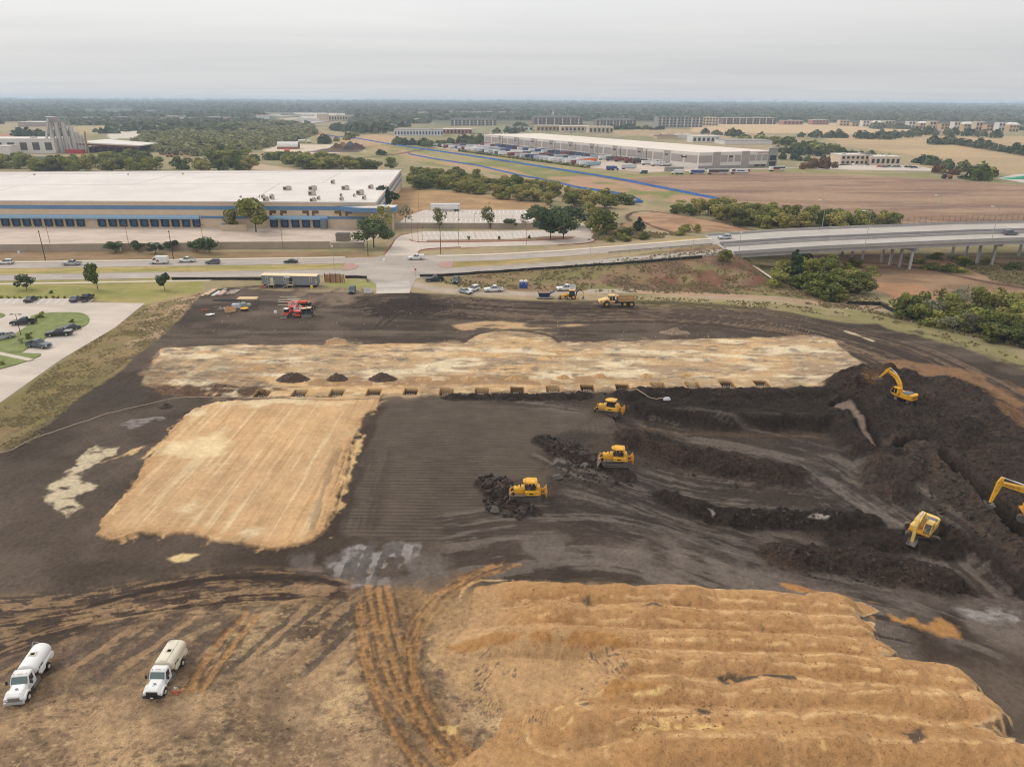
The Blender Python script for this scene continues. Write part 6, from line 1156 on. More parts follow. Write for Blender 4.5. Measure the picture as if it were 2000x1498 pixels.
# ------------------------------------------------------------------ far trees
def lump_mesh(m, seed, n=150, leaf=.2):
    r = np.random.default_rng(seed); V = []; F_ = []
    for k in range(n):
        d = r.normal(size=3); d /= np.linalg.norm(d); d[2] = abs(d[2])*.9; rr = .5*(.8 + .25*math.sin(d[0]*5+seed) * math.cos(d[1]*4)); c = np.array((d[0]*rr, d[1]*rr, .12+d[2]*rr*1.6)); nn = d + r.normal(size=3)*.35; nn /= np.linalg.norm(nn); u = np.cross(nn, (.1, .2, 1)); u /= np.linalg.norm(u); v = np.cross(nn, u); s = leaf*r.uniform(.6, 1.3)/2
        i = len(V); V += [c-u*s-v*s, c+u*s-v*s*.6, c+u*s*.8+v*s, c-u*s+v*s*.7]; F_.append((i, i+1, i+2, i+3))
    me = bpy.data.meshes.new('far_tree'); me.from_pydata([tuple(v) for v in V], [], F_); me.materials.append(m); return me
FARM = [lump_mesh(LV_FR, s) for s in range(4)] ; FARG = [lump_mesh(LV_MD, s+9) for s in range(3)]
FT = [0]
def farline(px, n, w_, h, label, group, jit=.5, meshes=None, area_=False, seed=0):
    r = random.Random(seed+77); P = [G(*p) for p in px]; L_ = [0]
    for a, b in zip(P, P[1:]): L_.append(L_[-1] + math.hypot(b[0]-a[0], b[1]-a[1]))
    for k in range(n):
        t = (k + .5 + r.uniform(-.4, .4))/n*L_[-1]; i = max(j for j in range(len(P)-1) if L_[j] <= t) if t > 0 else 0; f = (t-L_[i])/(L_[i+1]-L_[i]); x = P[i][0]*(1-f) + P[i+1][0]*f + r.uniform(-1, 1)*jit*w_; y = P[i][1]*(1-f) + P[i+1][1]*f + r.uniform(-1, 1)*jit*w_*1.6
        s = r.uniform(.75, 1.3); o = bpy.data.objects.new('far_tree', r.choice(meshes or FARM)); COL.objects.link(o); o.location = (x, y, hz(x, y)-.3); o.rotation_euler.z = r.uniform(0, 6); o.scale = (w_*s, w_*s, h*s*r.uniform(.85, 1.15)); tag(o, label, 'tree', group); FT[0] += 1
farline([(1828,284),(1850,281),(1900,288),(1950,296),(2010,306)], 22, 15, 12, 'tree in the curving row between the two pale fields', 'tree row between the pale fields', .3, seed=1)
farline([(1560,268),(1640,270),(1700,272),(1760,272)], 14, 16, 12, 'tree in the dark row before the far houses', 'dark tree row before the houses', .5, seed=2)
farline([(1720,272),(1800,264),(1900,266),(1950,270)], 18, 18, 14, 'tree in the wood edge before the far townhouses', 'wood edge before the townhouses', .8, seed=3)
farline([(1590,300),(1640,304),(1700,312),(1730,316)], 16, 11, 8, 'tree in the thin line behind the low clinic', 'thin tree line behind the clinic', .4, seed=4)
farline([(1450,278),(1520,282),(1580,290),(1600,298)], 16, 17, 11, 'tree in the brush belt east of the grey warehouse', 'brush belt east of the grey warehouse', .9, seed=5, meshes=FARG)
farline([(1380,262),(1430,268),(1480,274)], 9, 16, 12, 'tree before the large brick apartments', 'trees before the brick apartments', .7, seed=6)
farline([(1765,318),(1800,318),(1850,330),(1900,338),(1935,345)], 22, 10, 8, 'tree in the row east of the clinic', 'tree row east of the clinic', .4, seed=7)
farline([(1900,352),(1925,350)], 2, 14, 12, 'olive tree at the corner of the brown field', 'trees at the brown field corner', .2, seed=8, meshes=FARG)
farline([(1520,298),(1545,300),(1570,304),(1590,305)], 8, 12, 10, 'dark tree at the east end of the grey warehouse', 'dark trees at the end of the warehouse', .4, seed=9)
farline([(1530,312),(1560,315),(1600,316),(1640,317)], 7, 8, 8, 'young tree on the lawn beside the grey warehouse', 'young trees on the lawn', .3, seed=10)
farline([(260,249),(270,252),(290,250),(320,251)], 6, 20, 13, 'dark tree standing in the yellow field', 'dark trees in the yellow field', .2, seed=11)
farline([(640,252),(680,256),(720,262),(750,258),(740,250)], 22, 20, 16, 'dark tree in the grove beyond the storage yard', 'grove beyond the storage yard', 1.0, seed=12)
farline([(632,282),(640,281)], 2, 16, 14, 'dark tree standing alone beside the storage yard', 'lone trees by the storage yard', .1, seed=13)
farline([(655,277),(668,276),(690,268),(700,266)], 5, 12, 9, 'small tree by the blue fence', 'small trees by the blue fence', .3, seed=14, meshes=FARG)
farline([(742,303),(746,303)], 1, 12, 7, 'round bush alone in the grass by the dirt road', None, 0, seed=15)
farline([(770,282),(800,284),(840,286),(880,288)], 14, 13, 9, 'tree along the road in front of the blue fronted offices', 'trees before the blue fronted offices', .5, seed=16)
farline([(885,283),(905,280),(925,284),(940,279)], 9, 14, 12, 'tree by the near end of the truck yard', 'trees by the truck yard', .6, seed=17)
farline([(955,262),(985,260),(1010,262),(1020,250),(1000,246)], 16, 16, 12, 'tree among the shops before the brown apartments', 'trees among the shops', 1.0, seed=18)
farline([(480,315),(500,313),(540,312),(560,316)], 8, 14, 9, 'bush beside the storage yard track', 'bushes beside the storage track', .6, seed=19, meshes=FARG)
farline([(1190,254),(1230,253),(1270,254),(1300,254)], 14, 16, 11, 'tree in the row below the brown apartments', 'trees below the brown apartments', .4, seed=20)
farline([(20,290),(60,282),(90,276),(80,268),(30,272)], 14, 20, 14, 'tree around the plant west of the silos', 'trees around the plant', 1.0, seed=21)
farline([(1560,330),(1575,331),(1590,328),(1612,330),(1630,328)], 6, 7, 9, 'russet young tree along the drive of the grey warehouse', 'russet young trees', .2, seed=22, meshes=[lump_mesh(LV_AU, 30)])
farline([(1830,338),(1850,340),(1870,342)], 4, 8, 7, 'russet tree near the parked tractor', 'russet trees near the tractor', .3, seed=23, meshes=[lump_mesh(LV_AU, 31)])
# masses: woodland and the endless tree cover to the skyline
def canopy(name, label, pts, size, hs, m, seed, k=14, leafk=.55):
    """pts: array of x,y,scale; every crown a handful of leaf-mass faces"""
    r = np.random.default_rng(seed); n = len(pts); d = r.normal(size=(n, k, 3)); d /= np.linalg.norm(d, axis=2)[..., None]; d[..., 2] = np.abs(d[..., 2]); sc_ = pts[:, 2][:, None, None]*size
    c = np.stack([d[..., 0]*.42, d[..., 1]*.42, d[..., 2]*.8*hs], -1)*sc_ ; c[..., 0] += pts[:, 0][:, None]; c[..., 1] += pts[:, 1][:, None]; c[..., 2] += pts[:, 3][:, None]
    nn = d + r.normal(size=d.shape)*.3; nn /= np.linalg.norm(nn, axis=2)[..., None]; u = np.cross(nn, (.13, .21, 1.0)); u /= np.linalg.norm(u, axis=2)[..., None]; v = np.cross(nn, u); s = sc_*leafk*r.uniform(.6, 1.2, (n, k, 1))*.6
    Q = np.stack([c-u*s-v*s*.7, c+u*s*.8-v*s, c+u*s+v*s*.6, c-u*s*.7+v*s], 2).reshape(-1, 3); nq = len(Q)//4
    me = bpy.data.meshes.new(name); me.vertices.add(nq*4); me.vertices.foreach_set('co', Q.astype(np.float32).ravel()); me.loops.add(nq*4); me.loops.foreach_set('vertex_index', np.arange(nq*4, dtype=np.int32)); me.polygons.add(nq); me.polygons.foreach_set('loop_start', np.arange(nq, dtype=np.int32)*4); me.update(calc_edges=True); me.materials.append(m); o = bpy.data.objects.new(name, me); COL.objects.link(o); tag(o, label, 'woods', kind='stuff'); return o
LV_WOOD = leaf_mat('wood_leaves', (.12,.13,.05), (.2,.195,.08), (.30,.26,.12), .0)
r = np.random.default_rng(3); P = GP([(262,282),(285,264),(400,252),(480,241),(570,240),(610,250),(618,262),(590,272),(560,280),(520,290),(470,300),(400,306),(330,304),(270,292)]); x0, y0 = P.min(0); x1, y1 = P.max(0)
xs = r.uniform(x0, x1, 9000); ys = r.uniform(y0, y1, 9000); ok = inside(xs, ys, P); xs, ys = xs[ok][:3600], ys[ok][:3600]
canopy('woodland', 'dense olive scrub woodland behind the storage yard and silos', np.stack([xs, ys, .6+.8*r.random(len(xs)), 0*xs-.5], 1), 9, .7, LV_WOOD, 4)
P = GP([(170,285),(175,266),(262,262),(300,270),(262,283)]); x0, y0 = P.min(0); x1, y1 = P.max(0); xs = r.uniform(x0, x1, 2500); ys = r.uniform(y0, y1, 2500); ok = inside(xs, ys, P); xs, ys = xs[ok][:500], ys[ok][:500]
n = 46000; t = r.random(n); ys = 1650*np.exp(t*2.15); xs = (r.random(n)*2-1)*ys*.85*1.0; dens = fbm(xs/700, ys/1100, 91, 4)
keep = (dens > .42 - .14*ss(2200, 4000, ys)) & ~((xs/ys*F+1000 > 540) & (xs/ys*F+1000 < 700) & (ys < 3400)) & ~((xs/ys*F+1000 > 850) & (xs/ys*F+1000 < 1660) & (ys < 2250)) & ~((ys < 2300) & (fbm(xs/160, ys/300, 93, 3) > .5)) & ~((xs/ys*F+1000 < 560) & (xs/ys*F+1000 > 150) & (ys < 2500) & (ys > 1950)); hzf = lambda x, y: (ss(3000, 20000, y) * (fbm(x/2500, y/2500, 5, 3) - .45) * 60)
xs, ys = xs[keep], ys[keep]; scl = (ys/2200)**.75*(.7+.6*r.random(len(xs)))
canopy('far_forest', 'hazy tree cover stretching to the skyline', np.stack([xs, ys, scl, hzf(xs, ys)-2], 1), 22, .55, leaf_mat('forest_leaves', (.07,.088,.05), (.11,.125,.068), (.17,.165,.1), .0), 6, k=9)
# nearer scattered woods between 1.1 and 1.7 km
n = 2600; ys = r.uniform(1250, 1750, n); xs = (r.random(n)*2-1)*ys*.85; keep = (fbm(xs/130, ys/260, 92, 4) > .58) & ~((xs > -250) & (xs < 800) & (ys < 1760)) & ~((xs < -500) & (ys > 1500)); xs, ys = xs[keep], ys[keep]
canopy('far_woods', 'scattered groves of trees around the distant buildings', np.stack([xs, ys, .6+.6*r.random(len(xs)), 0*xs-1], 1), 17, .65, LV_FR, 8)
# ------------------------------------------------------------------ haze: one closed box of even air
hm = bpy.data.materials.new('haze'); hm.use_nodes = True; N = hm.node_tree.nodes; N.clear(); ho = N.new('ShaderNodeOutputMaterial'); pv = N.new('ShaderNodeVolumePrincipled'); pv.inputs['Color'].default_value = (.68, .82, 1, 1); pv.inputs['Density'].default_value = 1.15e-4; pv.inputs['Anisotropy'].default_value = 0.0
hm.node_tree.links.new(pv.outputs[0], ho.inputs['Volume']); mb = MB(); mb.span((-26000, -300, -42), (26000, 52000, 78)); hb = mb.build('haze', hm); tag(hb, 'pale blue grey haze in the far distance', 'haze', kind='stuff')
# ------------------------------------------------------------------ site furniture
x, y, z = GT(513, 560); x2, y2, _ = GT(620, 562); L_ = math.hypot(x2-x, y2-y)
o = thing('office_trailer', 'long grey site office trailer with pale roof and wooden steps', 'office trailer', ((x+x2)/2, (y+y2)/2+1.6, z), math.atan2(y2-y, x2-x)); SG = mat('siding_grey', C(132, 136, 138), .7, var=.06, scale=.6); CRM = mat('cream', C(220, 206, 180), .7)
m = MB(); m.span((-L_/2,-1.6,.75), (L_/2,1.6,3.5)); m.build('wall', SG, o); m = MB(); m.loft([[(-L_/2-.15,-1.75,3.5),(L_/2+.15,-1.75,3.5),(L_/2+.15,1.75,3.5),(-L_/2-.15,1.75,3.5)], [(-L_/2-.15,-1.75,3.58),(L_/2+.15,-1.75,3.58),(L_/2+.15,1.75,3.58),(-L_/2-.15,1.75,3.58)], [(-L_/2,-.1,3.8),(L_/2,-.1,3.8),(L_/2,.1,3.8),(-L_/2,.1,3.8)]]); m.build('roof', mat('trailer_roof', C(238,212,176), .8), o)
m = MB(); m.span((-L_/2+.4,-1.45,.15), (L_/2-.4,1.45,.75)); m.build('chassis', M_BLK, o)
u = lambda px: (px-566.5)/107*L_
for px, w_ in ((523.5,.75), (558.5,.75), (608.5,.75)): m = MB(); m.box((u(px),-1.62,2.5), (w_,.06,1.3)); f = m.build('window_frame', CRM, o); m = MB(); m.box((u(px),-1.66,2.75), (w_*.6,.04,.4)); m.build('upper_pane', M_GLASS, f); m = MB(); m.box((u(px),-1.66,2.2), (w_*.6,.04,.4)); m.build('lower_pane', M_GLASS, f)
for px, dk in ((533, 0), (570, 1)):
    m = MB(); m.box((u(px),-1.63,1.9), (1.0,.08,2.1)); m.build('door', M_BLK if dk else CRM, o)
    m = MB(); m.span((u(px)-.8,-2.9,.8), (u(px)+.9,-1.66,.95))
    for k in range(4): m.span((u(px)-1.1-.35*k-.35,-2.8,.62-.19*k), (u(px)-1.1-.35*k,-1.9,.7-.19*k))
    for a in ((-.8,-2.9), (.9,-2.9), (.9,-1.7)): m.bar((u(px)+a[0], a[1], 0), (u(px)+a[0], a[1], 1.9), .1)
    m.bar((u(px)-.8,-2.9,1.9), (u(px)+.9,-2.9,1.9), .08); m.bar((u(px)-.8,-2.9,1.9), (u(px)-2.3,-2.9,.9), .08); m.bar((u(px)+.9,-2.9,1.9), (u(px)+.9,-1.7,1.9), .08); m.build('steps', mat('new_timber', C(196,186,160), .9, var=.2), o)
m = MB(); m.box((u(563.5),-1.78,3.35), (1.7,.1,.75)); m.build('sign', M_WHITE, o); m = MB(); m.box((u(619),-1.64,1.9), (.4,.1,1.1)); m.build('air_conditioner', M_HVAC, o)
# wooden enclosure
P = [GT(635, 551), GT(656.5, 552.5), GT(673.5, 551.5)]; b = Vector(P[1]); o = thing('wooden_enclosure', 'brown timber plank enclosure with dark posts beside the office trailer', 'enclosure', P[1]); WD = mat('planks', C(176, 132, 96), .9, var=.25, scale=1.5)
bk = Vector((P[1][0]+1, P[1][1]+9, P[1][2]))
for a, c, n in ((P[0], P[1], 2), (P[1], P[2], 2)):
    a = Vector(a)-b; c = Vector(c)-b
    for k in range(n):
        p = a + (c-a)*k/n; q = a + (c-a)*(k+1)/n; h = 2.5 + .45*((k+.5)/n if c.length < .1 else 1-(k+.5)/n); m = MB(); nn = 7
        for t in range(nn): m.bar(p+(q-p)*(t+.04)/nn+Vector((0,0,h/2)), p+(q-p)*(t+.96)/nn+Vector((0,0,h/2+random.uniform(-.02,.02))), .06, h)
        m.build('plank_panel', WD, o); m = MB(); m.bar(p, p+Vector((0,0,h+.2)), .22); m.build('post', M_HVD, o)
def sign_board(loc, rz, w_, h, z0, label, txt=None):
    o = thing('sign_board', label, 'sign', loc, rz); m = MB(); m.box((0,0,z0+h/2), (w_,.06,h)); bd = m.build('board', M_WHITE, o); m = MB(); m.bar((-w_*.4,.06,0), (-w_*.4,.06,z0+h), .1); m.build('post', mat('stake', C(110,90,70), .9), o); m = MB(); m.bar((w_*.4,.06,0), (w_*.4,.06,z0+h), .1); m.build('post', mat('stake', C(110,90,70), .9), o)
    for k in range(4): m = MB(); m.box((random.uniform(-.1,.1),-.034,z0+h*(.8-.2*k)), (w_*random.uniform(.5,.8),.006,h*.045)); m.build('lettering', mat('sign_grey', C(150,154,160), .8), bd)
    return o
sign_board(GT(718.5, 573), 0, 2.35, 1.5, .1, 'white site sign board standing on two posts by the entrance mat')
# stop sign
o = thing('stop_sign', 'red octagonal stop sign on a post at the site exit', 'traffic sign', GT(812, 541)); m = MB(); m.cyl((0,0,0), (0,0,2.5), .04, n=8); m.build('post', M_CHR, o); m = MB(); m.cyl((0,-.03,2.45), (0,.0,2.45), .42, n=8); pl = m.build('plate', M_WHITE, o, loc=(0,0,0)); m = MB(); m.cyl((0,-.045,2.45), (0,-.03,2.45), .38, n=8); m.build('face', mat('stop_red', (.45,.02,.03), .5), pl); lettering(pl, 'STOP', .28, (0,-.05,2.45), (PI/2,0,0), M_WHITE, .004)
# portable toilets
for k, px in enumerate((1018.5, 1026.5)):
    o = thing('portable_toilet', ('blue portable toilet with white roof, the one nearer the white pickup', 'blue portable toilet with white roof, the one nearer the crew truck')[k], 'portable toilet', GT(px, 562.5), .05, 'pair of portable toilets'); TB = mat('toilet_blue', C(38, 70, 150), .5, var=.08)
    m = MB(); m.span((-.58,-.58,.08), (.58,.58,2.05)); m.build('cabin', TB, o, bevel=.04); m = MB(); m.loft([[(-.62,-.62,2.05),(.62,-.62,2.05),(.62,.62,2.05),(-.62,.62,2.05)], [(-.55,-.55,2.25),(.55,-.55,2.25),(.55,.55,2.25),(-.55,.55,2.25)], [(-.3,-.45,2.42),(.3,-.45,2.42),(.3,.45,2.42),(-.3,.45,2.42)]]); m.build('roof', WHT, o, bevel=.03)
    m = MB(); m.span((-.42,-.61,.2), (.42,-.585,1.98)); d_ = m.build('door', mat('toilet_blue2', C(46, 84, 168), .5), o); m = MB(); m.box((0,-.62,1.6), (.3,.02,.24)); m.build('sign', M_WHITE, d_); m = MB(); m.span((-.62,-.62,0), (.62,.62,.1)); m.build('base', M_HVD, o)
# lamp and utility poles
def pole(bx, by, tx, ty, label, m_, r=.12, style='flat', group=None, z=None, name='street_lamp', cat='lamp post'):
    x, y, zz = GT(bx, by) if z is None else z; d = ray(tx, ty); t = y/d[1]; h = max(2, CH + d[2]*t - zz); o = thing(name, label, cat, (x, y, zz), 0, group); m = MB(); m.cyl((0,0,0), (0,0,h), r, r*.65, n=8); m.build('pole', m_, o)
    if style == 'flat': m = MB(); m.bar((-.9,0,h), (.9,0,h), .1); m.build('arm', m_, o); [MB().box((s*1.0,0,h), (.7,.4,.16)).build('lamp_head', M_BLK, o) for s in (-1, 1)]
    if style == 'one': MB().box((.35,0,h), (.9,.4,.16)).build('lamp_head', M_BLK, o)
    if style == 'cobra':
        m = MB(); pts = [Vector((0,0,h-.9)), Vector((-.5,-.05,h-.1)), Vector((-1.3,-.1,h+.25)), Vector((-2.2,-.1,h+.3))]
        for a, c in zip(pts, pts[1:]): m.cyl(a, c, .06, n=6)
        m.build('arm', m_, o); MB().box((-2.6,-.1,h+.28), (.9,.4,.18)).build('lamp_head', mat('lamp_white', (.75,.75,.72), .4), o)
    if style == 'twin':
        for s in (-1, 1): m = MB(); m.cyl((0,0,h-.4), (s*1.6,0,h+.2), .06, n=6); m.build('arm', m_, o); MB().box((s*1.9,0,h+.2), (.8,.35,.16)).build('lamp_head', mat('lamp_white', (.75,.75,.72), .4), o)
    if style == 'globe': m = MB(); m.cyl((0,0,h), (0,0,h+.45), .22, .16, n=10); m.build('lamp_head', mat('lamp_white', (.75,.75,.72), .4), o)
    if style == 'wood': MB().box((0,0,h-.6), (.3,.3,.3)).build('insulator', M_BLK, o)
    return o
REDP = mat('red_pole', C(150, 84, 70), .6); WOODP = mat('wood_pole', C(78, 66, 58), .9); GALV = mat('galvanised_pole', C(176, 176, 172), .5, .2)
for a in ((89,509,75,450,'dark wooden utility pole standing by the road at the dock rows',WOODP,.16,'wood'), (339,507,330,450,'dark wooden utility pole beside the round dark trees',WOODP,.16,'wood'), (719,501,716,446,'dark wooden utility pole in front of the large tree by the driveway',WOODP,.16,'wood'), (861,497,857,449,'dark wooden pole at the grass point beside the driveway',WOODP,.16,'wood')): pole(*a[:4], a[4], a[5], a[6], a[7], name='utility_pole', cat='utility pole', group='wooden poles along the road')
for k, a in enumerate(((101,490,91,443),(254,491,246,440),(553,487,546,428),(400,492,397,440))): pole(*a, 'tall red lamp pole behind the yard wall, ' + ('by the utility pole at the west end','between the two westmost round trees','near the large green wall tree','beside the widest round tree')[k], REDP, .1, 'flat', 'red lamp poles')
for k, a in enumerate(((805,470,804,430),(817,474,816,436),(825,471,824,444),(896,480,895,429),(928,466,927,417),(1028,478,1028,450),(955,447,954,396),(818,413,816,378),(896,431,895,402))):
    pole(*a, 'red lamp pole ' + ('nearest the driveway mouth','second from the driveway mouth','by the start of the lower parking rows','on the verge near the first shrub of the island','in the lower car park between two shrubs','on the verge near the east shrub','behind the yellow green tree','beyond the upper car park in the dry grass','inside the upper car park')[k], REDP, .09, 'one', 'red car park lamp poles')
pole(310,501,303,477, 'short grey twin armed lamp in front of the round trees', GALV, .08, 'twin'); pole(650,487,648,473, 'short grey lamp on the verge near the yard corner', GALV, .08, 'globe'); pole(653,526,651,482, 'grey lamp post in the western grass median', GALV, .1, 'globe'); pole(887,514,886,500, 'slim grey post at the end of the eastern median', GALV, .06, 'globe')
pole(1153,497,1153,448, 'grey lamp post with white globe at the east bend of the loop', GALV, .09, 'globe'); pole(41.5,657,32,614, 'dark lamp pole with crossbar on the grass island', mat('brown_pole', C(92,74,64), .7), .1, 'flat')
def rp(px, py, off):
    z = 5.0
    for _ in range(20): x, y = G(px, py, z); z = .5*z + .5*(float(zR(x)) + off)
    return (x, y, z)
for a in ((1384,433,1389,407,'grey lamp pole in the hedge north of the bridge start',None), (1605,448,1620,392,'curved arm lamp on the north parapet opposite the hedge',.9), (1446,441,1441,430,'small grey lamp near the bridge start',None), (1443,494,1444,455,'slim dark lamp post at the bridge abutment',.9), (1689,483,1698,414,'tall curved arm lamp on the south parapet in mid span',.9), (1829,438,1846,383,'curved arm lamp at the start of the mesh screen',.9), (1936,472,1946,405,'curved arm lamp near the blue grey car on the bridge',.9), (1352,497,1348,470,'slim grey post at the median rail',None)):
    pole(a[0], a[1], a[2], a[3], a[4], GALV, .1, 'cobra' if a[5] and a[1] != 494 else 'globe', z=None if a[5] is None else rp(a[0], a[1], a[5]), group='lamps along the bridge road')
# rental lifts and telehandlers
OR = mat('lift_orange', C(228, 92, 50), .5, var=.12); RD = mat('lift_red', C(214, 84, 70), .5, var=.12)
def telehandler(px, py, rz, label, ext=0):
    o = thing('telehandler', label, 'telehandler', GT(px, py), rz); m = MB(); m.box((0,0,.95), (4.4,1.3,.6)); m.box((-.6,-.85,1.25), (2.0,.7,.9)); m.build('chassis', OR, o, bevel=.05)
    for x in (1.5,-1.5):
        for s in (-1, 1): wheel(o, x, s*.95, .62, .42, OR, s, .5)
    m = MB(); m.span((-.7,.45,1.1), (.7,1.15,2.4)); m.build('cab', M_CGL, o); m = MB(); m.span((-.75,.4,2.4), (.75,1.2,2.5)); m.build('roof', OR, o); m = MB(); m.bar((-2.2,0,2.1), (3.0,0,2.0+ext), .42, .5); m.build('boom', OR, o); m = MB(); m.bar((3.0,0,2.0+ext), (3.6,0,1.0), .3); m.bar((3.6,-.5,.5), (3.6,.5,.5), .15, .8); m.bar((3.6,-.4,.2), (4.7,-.4,.2), .12, .06); m.bar((3.6,.4,.2), (4.7,.4,.2), .12, .06); m.build('fork', M_BLK, o)
telehandler(579, 606, .04, 'orange telehandler with a long low boom at the back of the equipment group', .3); telehandler(594, 604, PI+.1, 'orange telehandler behind the pair of white striped lifts', .2)
def scissor(px, py, rz, label, col=RD):
    o = thing('scissor_lift', label, 'scissor lift', GT(px, py), rz); m = MB(); m.box((0,0,.65), (2.6,1.5,.6)); m.build('chassis', col, o, bevel=.05)
    for x in (.9,-.9):
        for s in (-1, 1): wheel(o, x, s*.8, .4, .3, WHT, s)
    m = MB()
    for k in range(3): m.bar((-1.1,-.45,1.0+.18*k), (1.1,-.45,1.15+.18*k), .1); m.bar((-1.1,.45,1.15+.18*k), (1.1,.45,1.0+.18*k), .1)
    m.build('scissor_arms', M_HVD, o); m = MB(); m.box((0,0,1.6), (2.7,1.6,.12)); m.build('platform', col, o); m = MB()
    for s in (-1, 1):
        for h in (2.1, 2.65): m.bar((-1.3,s*.75,h), (1.3,s*.75,h), .07); m.bar((s*1.3,-.75,h), (s*1.3,.75,h), .07)
        for x in (-1.3,0,1.3): m.bar((x,s*.75,1.6), (x,s*.75,2.65), .07)
    m.build('railing', WHT, o)
scissor(583, 618, 1.65, 'red scissor lift with white railings in the front row of the equipment group'); scissor(574, 609, 1.5, 'white railed lift just behind the front row', RD)
def roller(px, py, rz, label, col, pale=None):
    o = thing('utility_loader', label, 'loader', GT(px, py), rz); m = MB(); m.loft([[(-1.2,-.6,.4),(1.0,-.6,.4),(1.0,.6,.4),(-1.2,.6,.4)], [(-1.2,-.55,1.3),(.9,-.55,1.2),(.9,.55,1.2),(-1.2,.55,1.3)]]); m.build('body', col, o, bevel=.08)
    for x in (.7,-.8):
        for s in (-1, 1): wheel(o, x, s*.75, .42, .3, M_RIM, s)
    m = MB(); m.span((-.5,-.5,1.3), (.6,.5,2.1)); m.build('cab', M_CGL, o); m = MB(); m.span((-.6,-.6,2.1), (.7,.6,2.2)); m.build('roof', pale or col, o); m = MB(); m.bar((.7,-.6,1.2), (1.8,-.6,.4), .14); m.bar((.7,.6,1.2), (1.8,.6,.4), .14); m.build('arm', col, o); m = MB(); m.prof([(1.7,.1),(1.7,.8),(1.85,.8),(1.95,.25),(2.4,.1)], -.85, .85); m.build('bucket', STE, o)
roller(561, 618, -1.7, 'red compact loader with a white cab roof at the front of the equipment group', RD, WHT); roller(595, 617, -1.3, 'dark compact loader with cream panels in the front row', mat('dark_machine', (.03,.03,.03), .6), mat('cream2', C(236,206,160), .6)); roller(605, 616, -1.5, 'dark compact loader at the east end of the equipment group', mat('dark_machine', (.03,.03,.03), .6), mat('cream2', C(236,206,160), .6)); roller(604, 605, 1.2, 'small grey green machine behind the east end of the equipment group', mat('greygreen', C(120,126,112), .6))
o = thing('water_jug', 'white round barrel lying on the dark clay west of the red loader', 'barrel', GT(538.5, 612)); m = MB(); m.cyl((0,0,0), (0,0,.75), .42, .38, n=14); m.build('barrel', WHT, o, bevel=.05); MB().cyl((0,0,.74), (0,0,.84), .12, n=10).build('lid', M_CREAM, o)
# timber and goods
TIM = mat('timber', C(206, 180, 150), .9, var=.2, scale=1.2); TIG = mat('timber_grey', C(160, 146, 130), .9, var=.25, scale=1.2)
def stack(px, py, L_, W_, h, rz, label, m_=TIM, name='lumber_stack', seed=0):
    r = random.Random(px); o = thing(name, label, 'lumber stack', GT(px, py), rz); n = max(3, int(W_/.28)); m = MB(); q = max(1, int(h/.18))
    for k in range(q):
        for i in range(n): m.box((r.uniform(-.1,.1), (i-(n-1)/2)*W_/n, .18+.17*k), (L_*r.uniform(.93,1), W_/n*.93, .15))
    m.build('boards', m_, o); m = MB(); m.box((-L_*.35,0,.05), (.12,W_,.1)); m.box((L_*.35,0,.05), (.12,W_,.1)); m.build('skids', M_HVD, o)
hd = head((400,580), (423,566))
for a in ((400,576,4.2,1.0,.3,'short pale board stack at the west end of the lumber row',TIM), (412,573,7.0,1.3,.55,'long stack of pale boards with a dark end, widest of the lumber row',TIM), (423,575,5.5,1.0,.5,'white wrapped narrow stack east of the widest board stack',mat('wrapped', C(214,212,206), .6)), (434,575,4.5,1.5,.6,'pinkish board stack in the middle of the lumber row',mat('timber_pink', C(206,176,160), .9, var=.2)), (437,569,4.0,1.0,.4,'grey stack behind the pinkish boards',TIG), (449,572,5.0,.9,.35,'brown board stack east of the pinkish boards',TIG), (459,571,5.5,1.8,.3,'loose spread of brown boards at the east end of the lumber row',TIG)): stack(a[0], a[1], a[2], a[3], a[4], hd, a[5], a[6])
o = thing('steel_bundle', 'dark bundle of long steel bars lying south of the lumber row', 'steel bundle', GT(443, 587), .02); m = MB()
for k in range(6): m.cyl((-3.5+random.uniform(-.4,.4),k*.18-.5,.12+.1*(k % 2)), (3.6+random.uniform(-.3,.3),k*.18-.5,.12+.1*(k % 2)), .08, n=6)
m.build('bars', mat('dark_steel2', C(62,66,72), .6, .3), o)
o = thing('shade_canopy', 'tan topped shade canopy on posts beside the water tank', 'shade canopy', GT(486, 600)); m = MB(); m.loft([[(-2.8,-1.2,2.5),(2.8,-1.2,2.5),(2.8,1.2,2.5),(-2.8,1.2,2.5)], [(-2.6,-1.0,2.75),(2.6,-1.0,2.75),(2.6,1.0,2.75),(-2.6,1.0,2.75)]]); m.build('roof', mat('tan_top', C(222,190,146), .8), o, bevel=.05)
for sx in (-2.5, 2.5):
    for sy in (-1, 1): m = MB(); m.bar((sx,sy,0), (sx,sy,2.5), .12); m.build('post', M_HVD, o)
o = thing('goods_pallet', 'pale boxes under the tan canopy', 'pallet of boxes', GT(480, 598)); m = MB(); m.box((-.6,0,.55), (1.2,1.0,.9)); m.box((.8,.2,.4), (1.0,.9,.6)); m.build('boxes', mat('pale_box', C(196,204,198), .7), o); MB().box((0,0,.06), (2.8,1.3,.12)).build('pallet', TIG, o)
for k, px in enumerate((458.5, 466.5)): o = thing('wrapped_pallet', ('pale blue wrapped pallet nearer the timber crate', 'pale blue wrapped pallet nearer the yellow cart')[k], 'pallet', GT(px, 602.5-k*.6)); m = MB(); m.box((0,0,.75), (1.15,1.15,1.2), taper=(.95,.95)); m.build('wrapped_goods', mat('pale_blue_wrap', C(212,220,232), .5, var=.08), o, bevel=.06); MB().box((0,0,.07), (1.2,1.2,.14)).build('pallet', TIG, o)
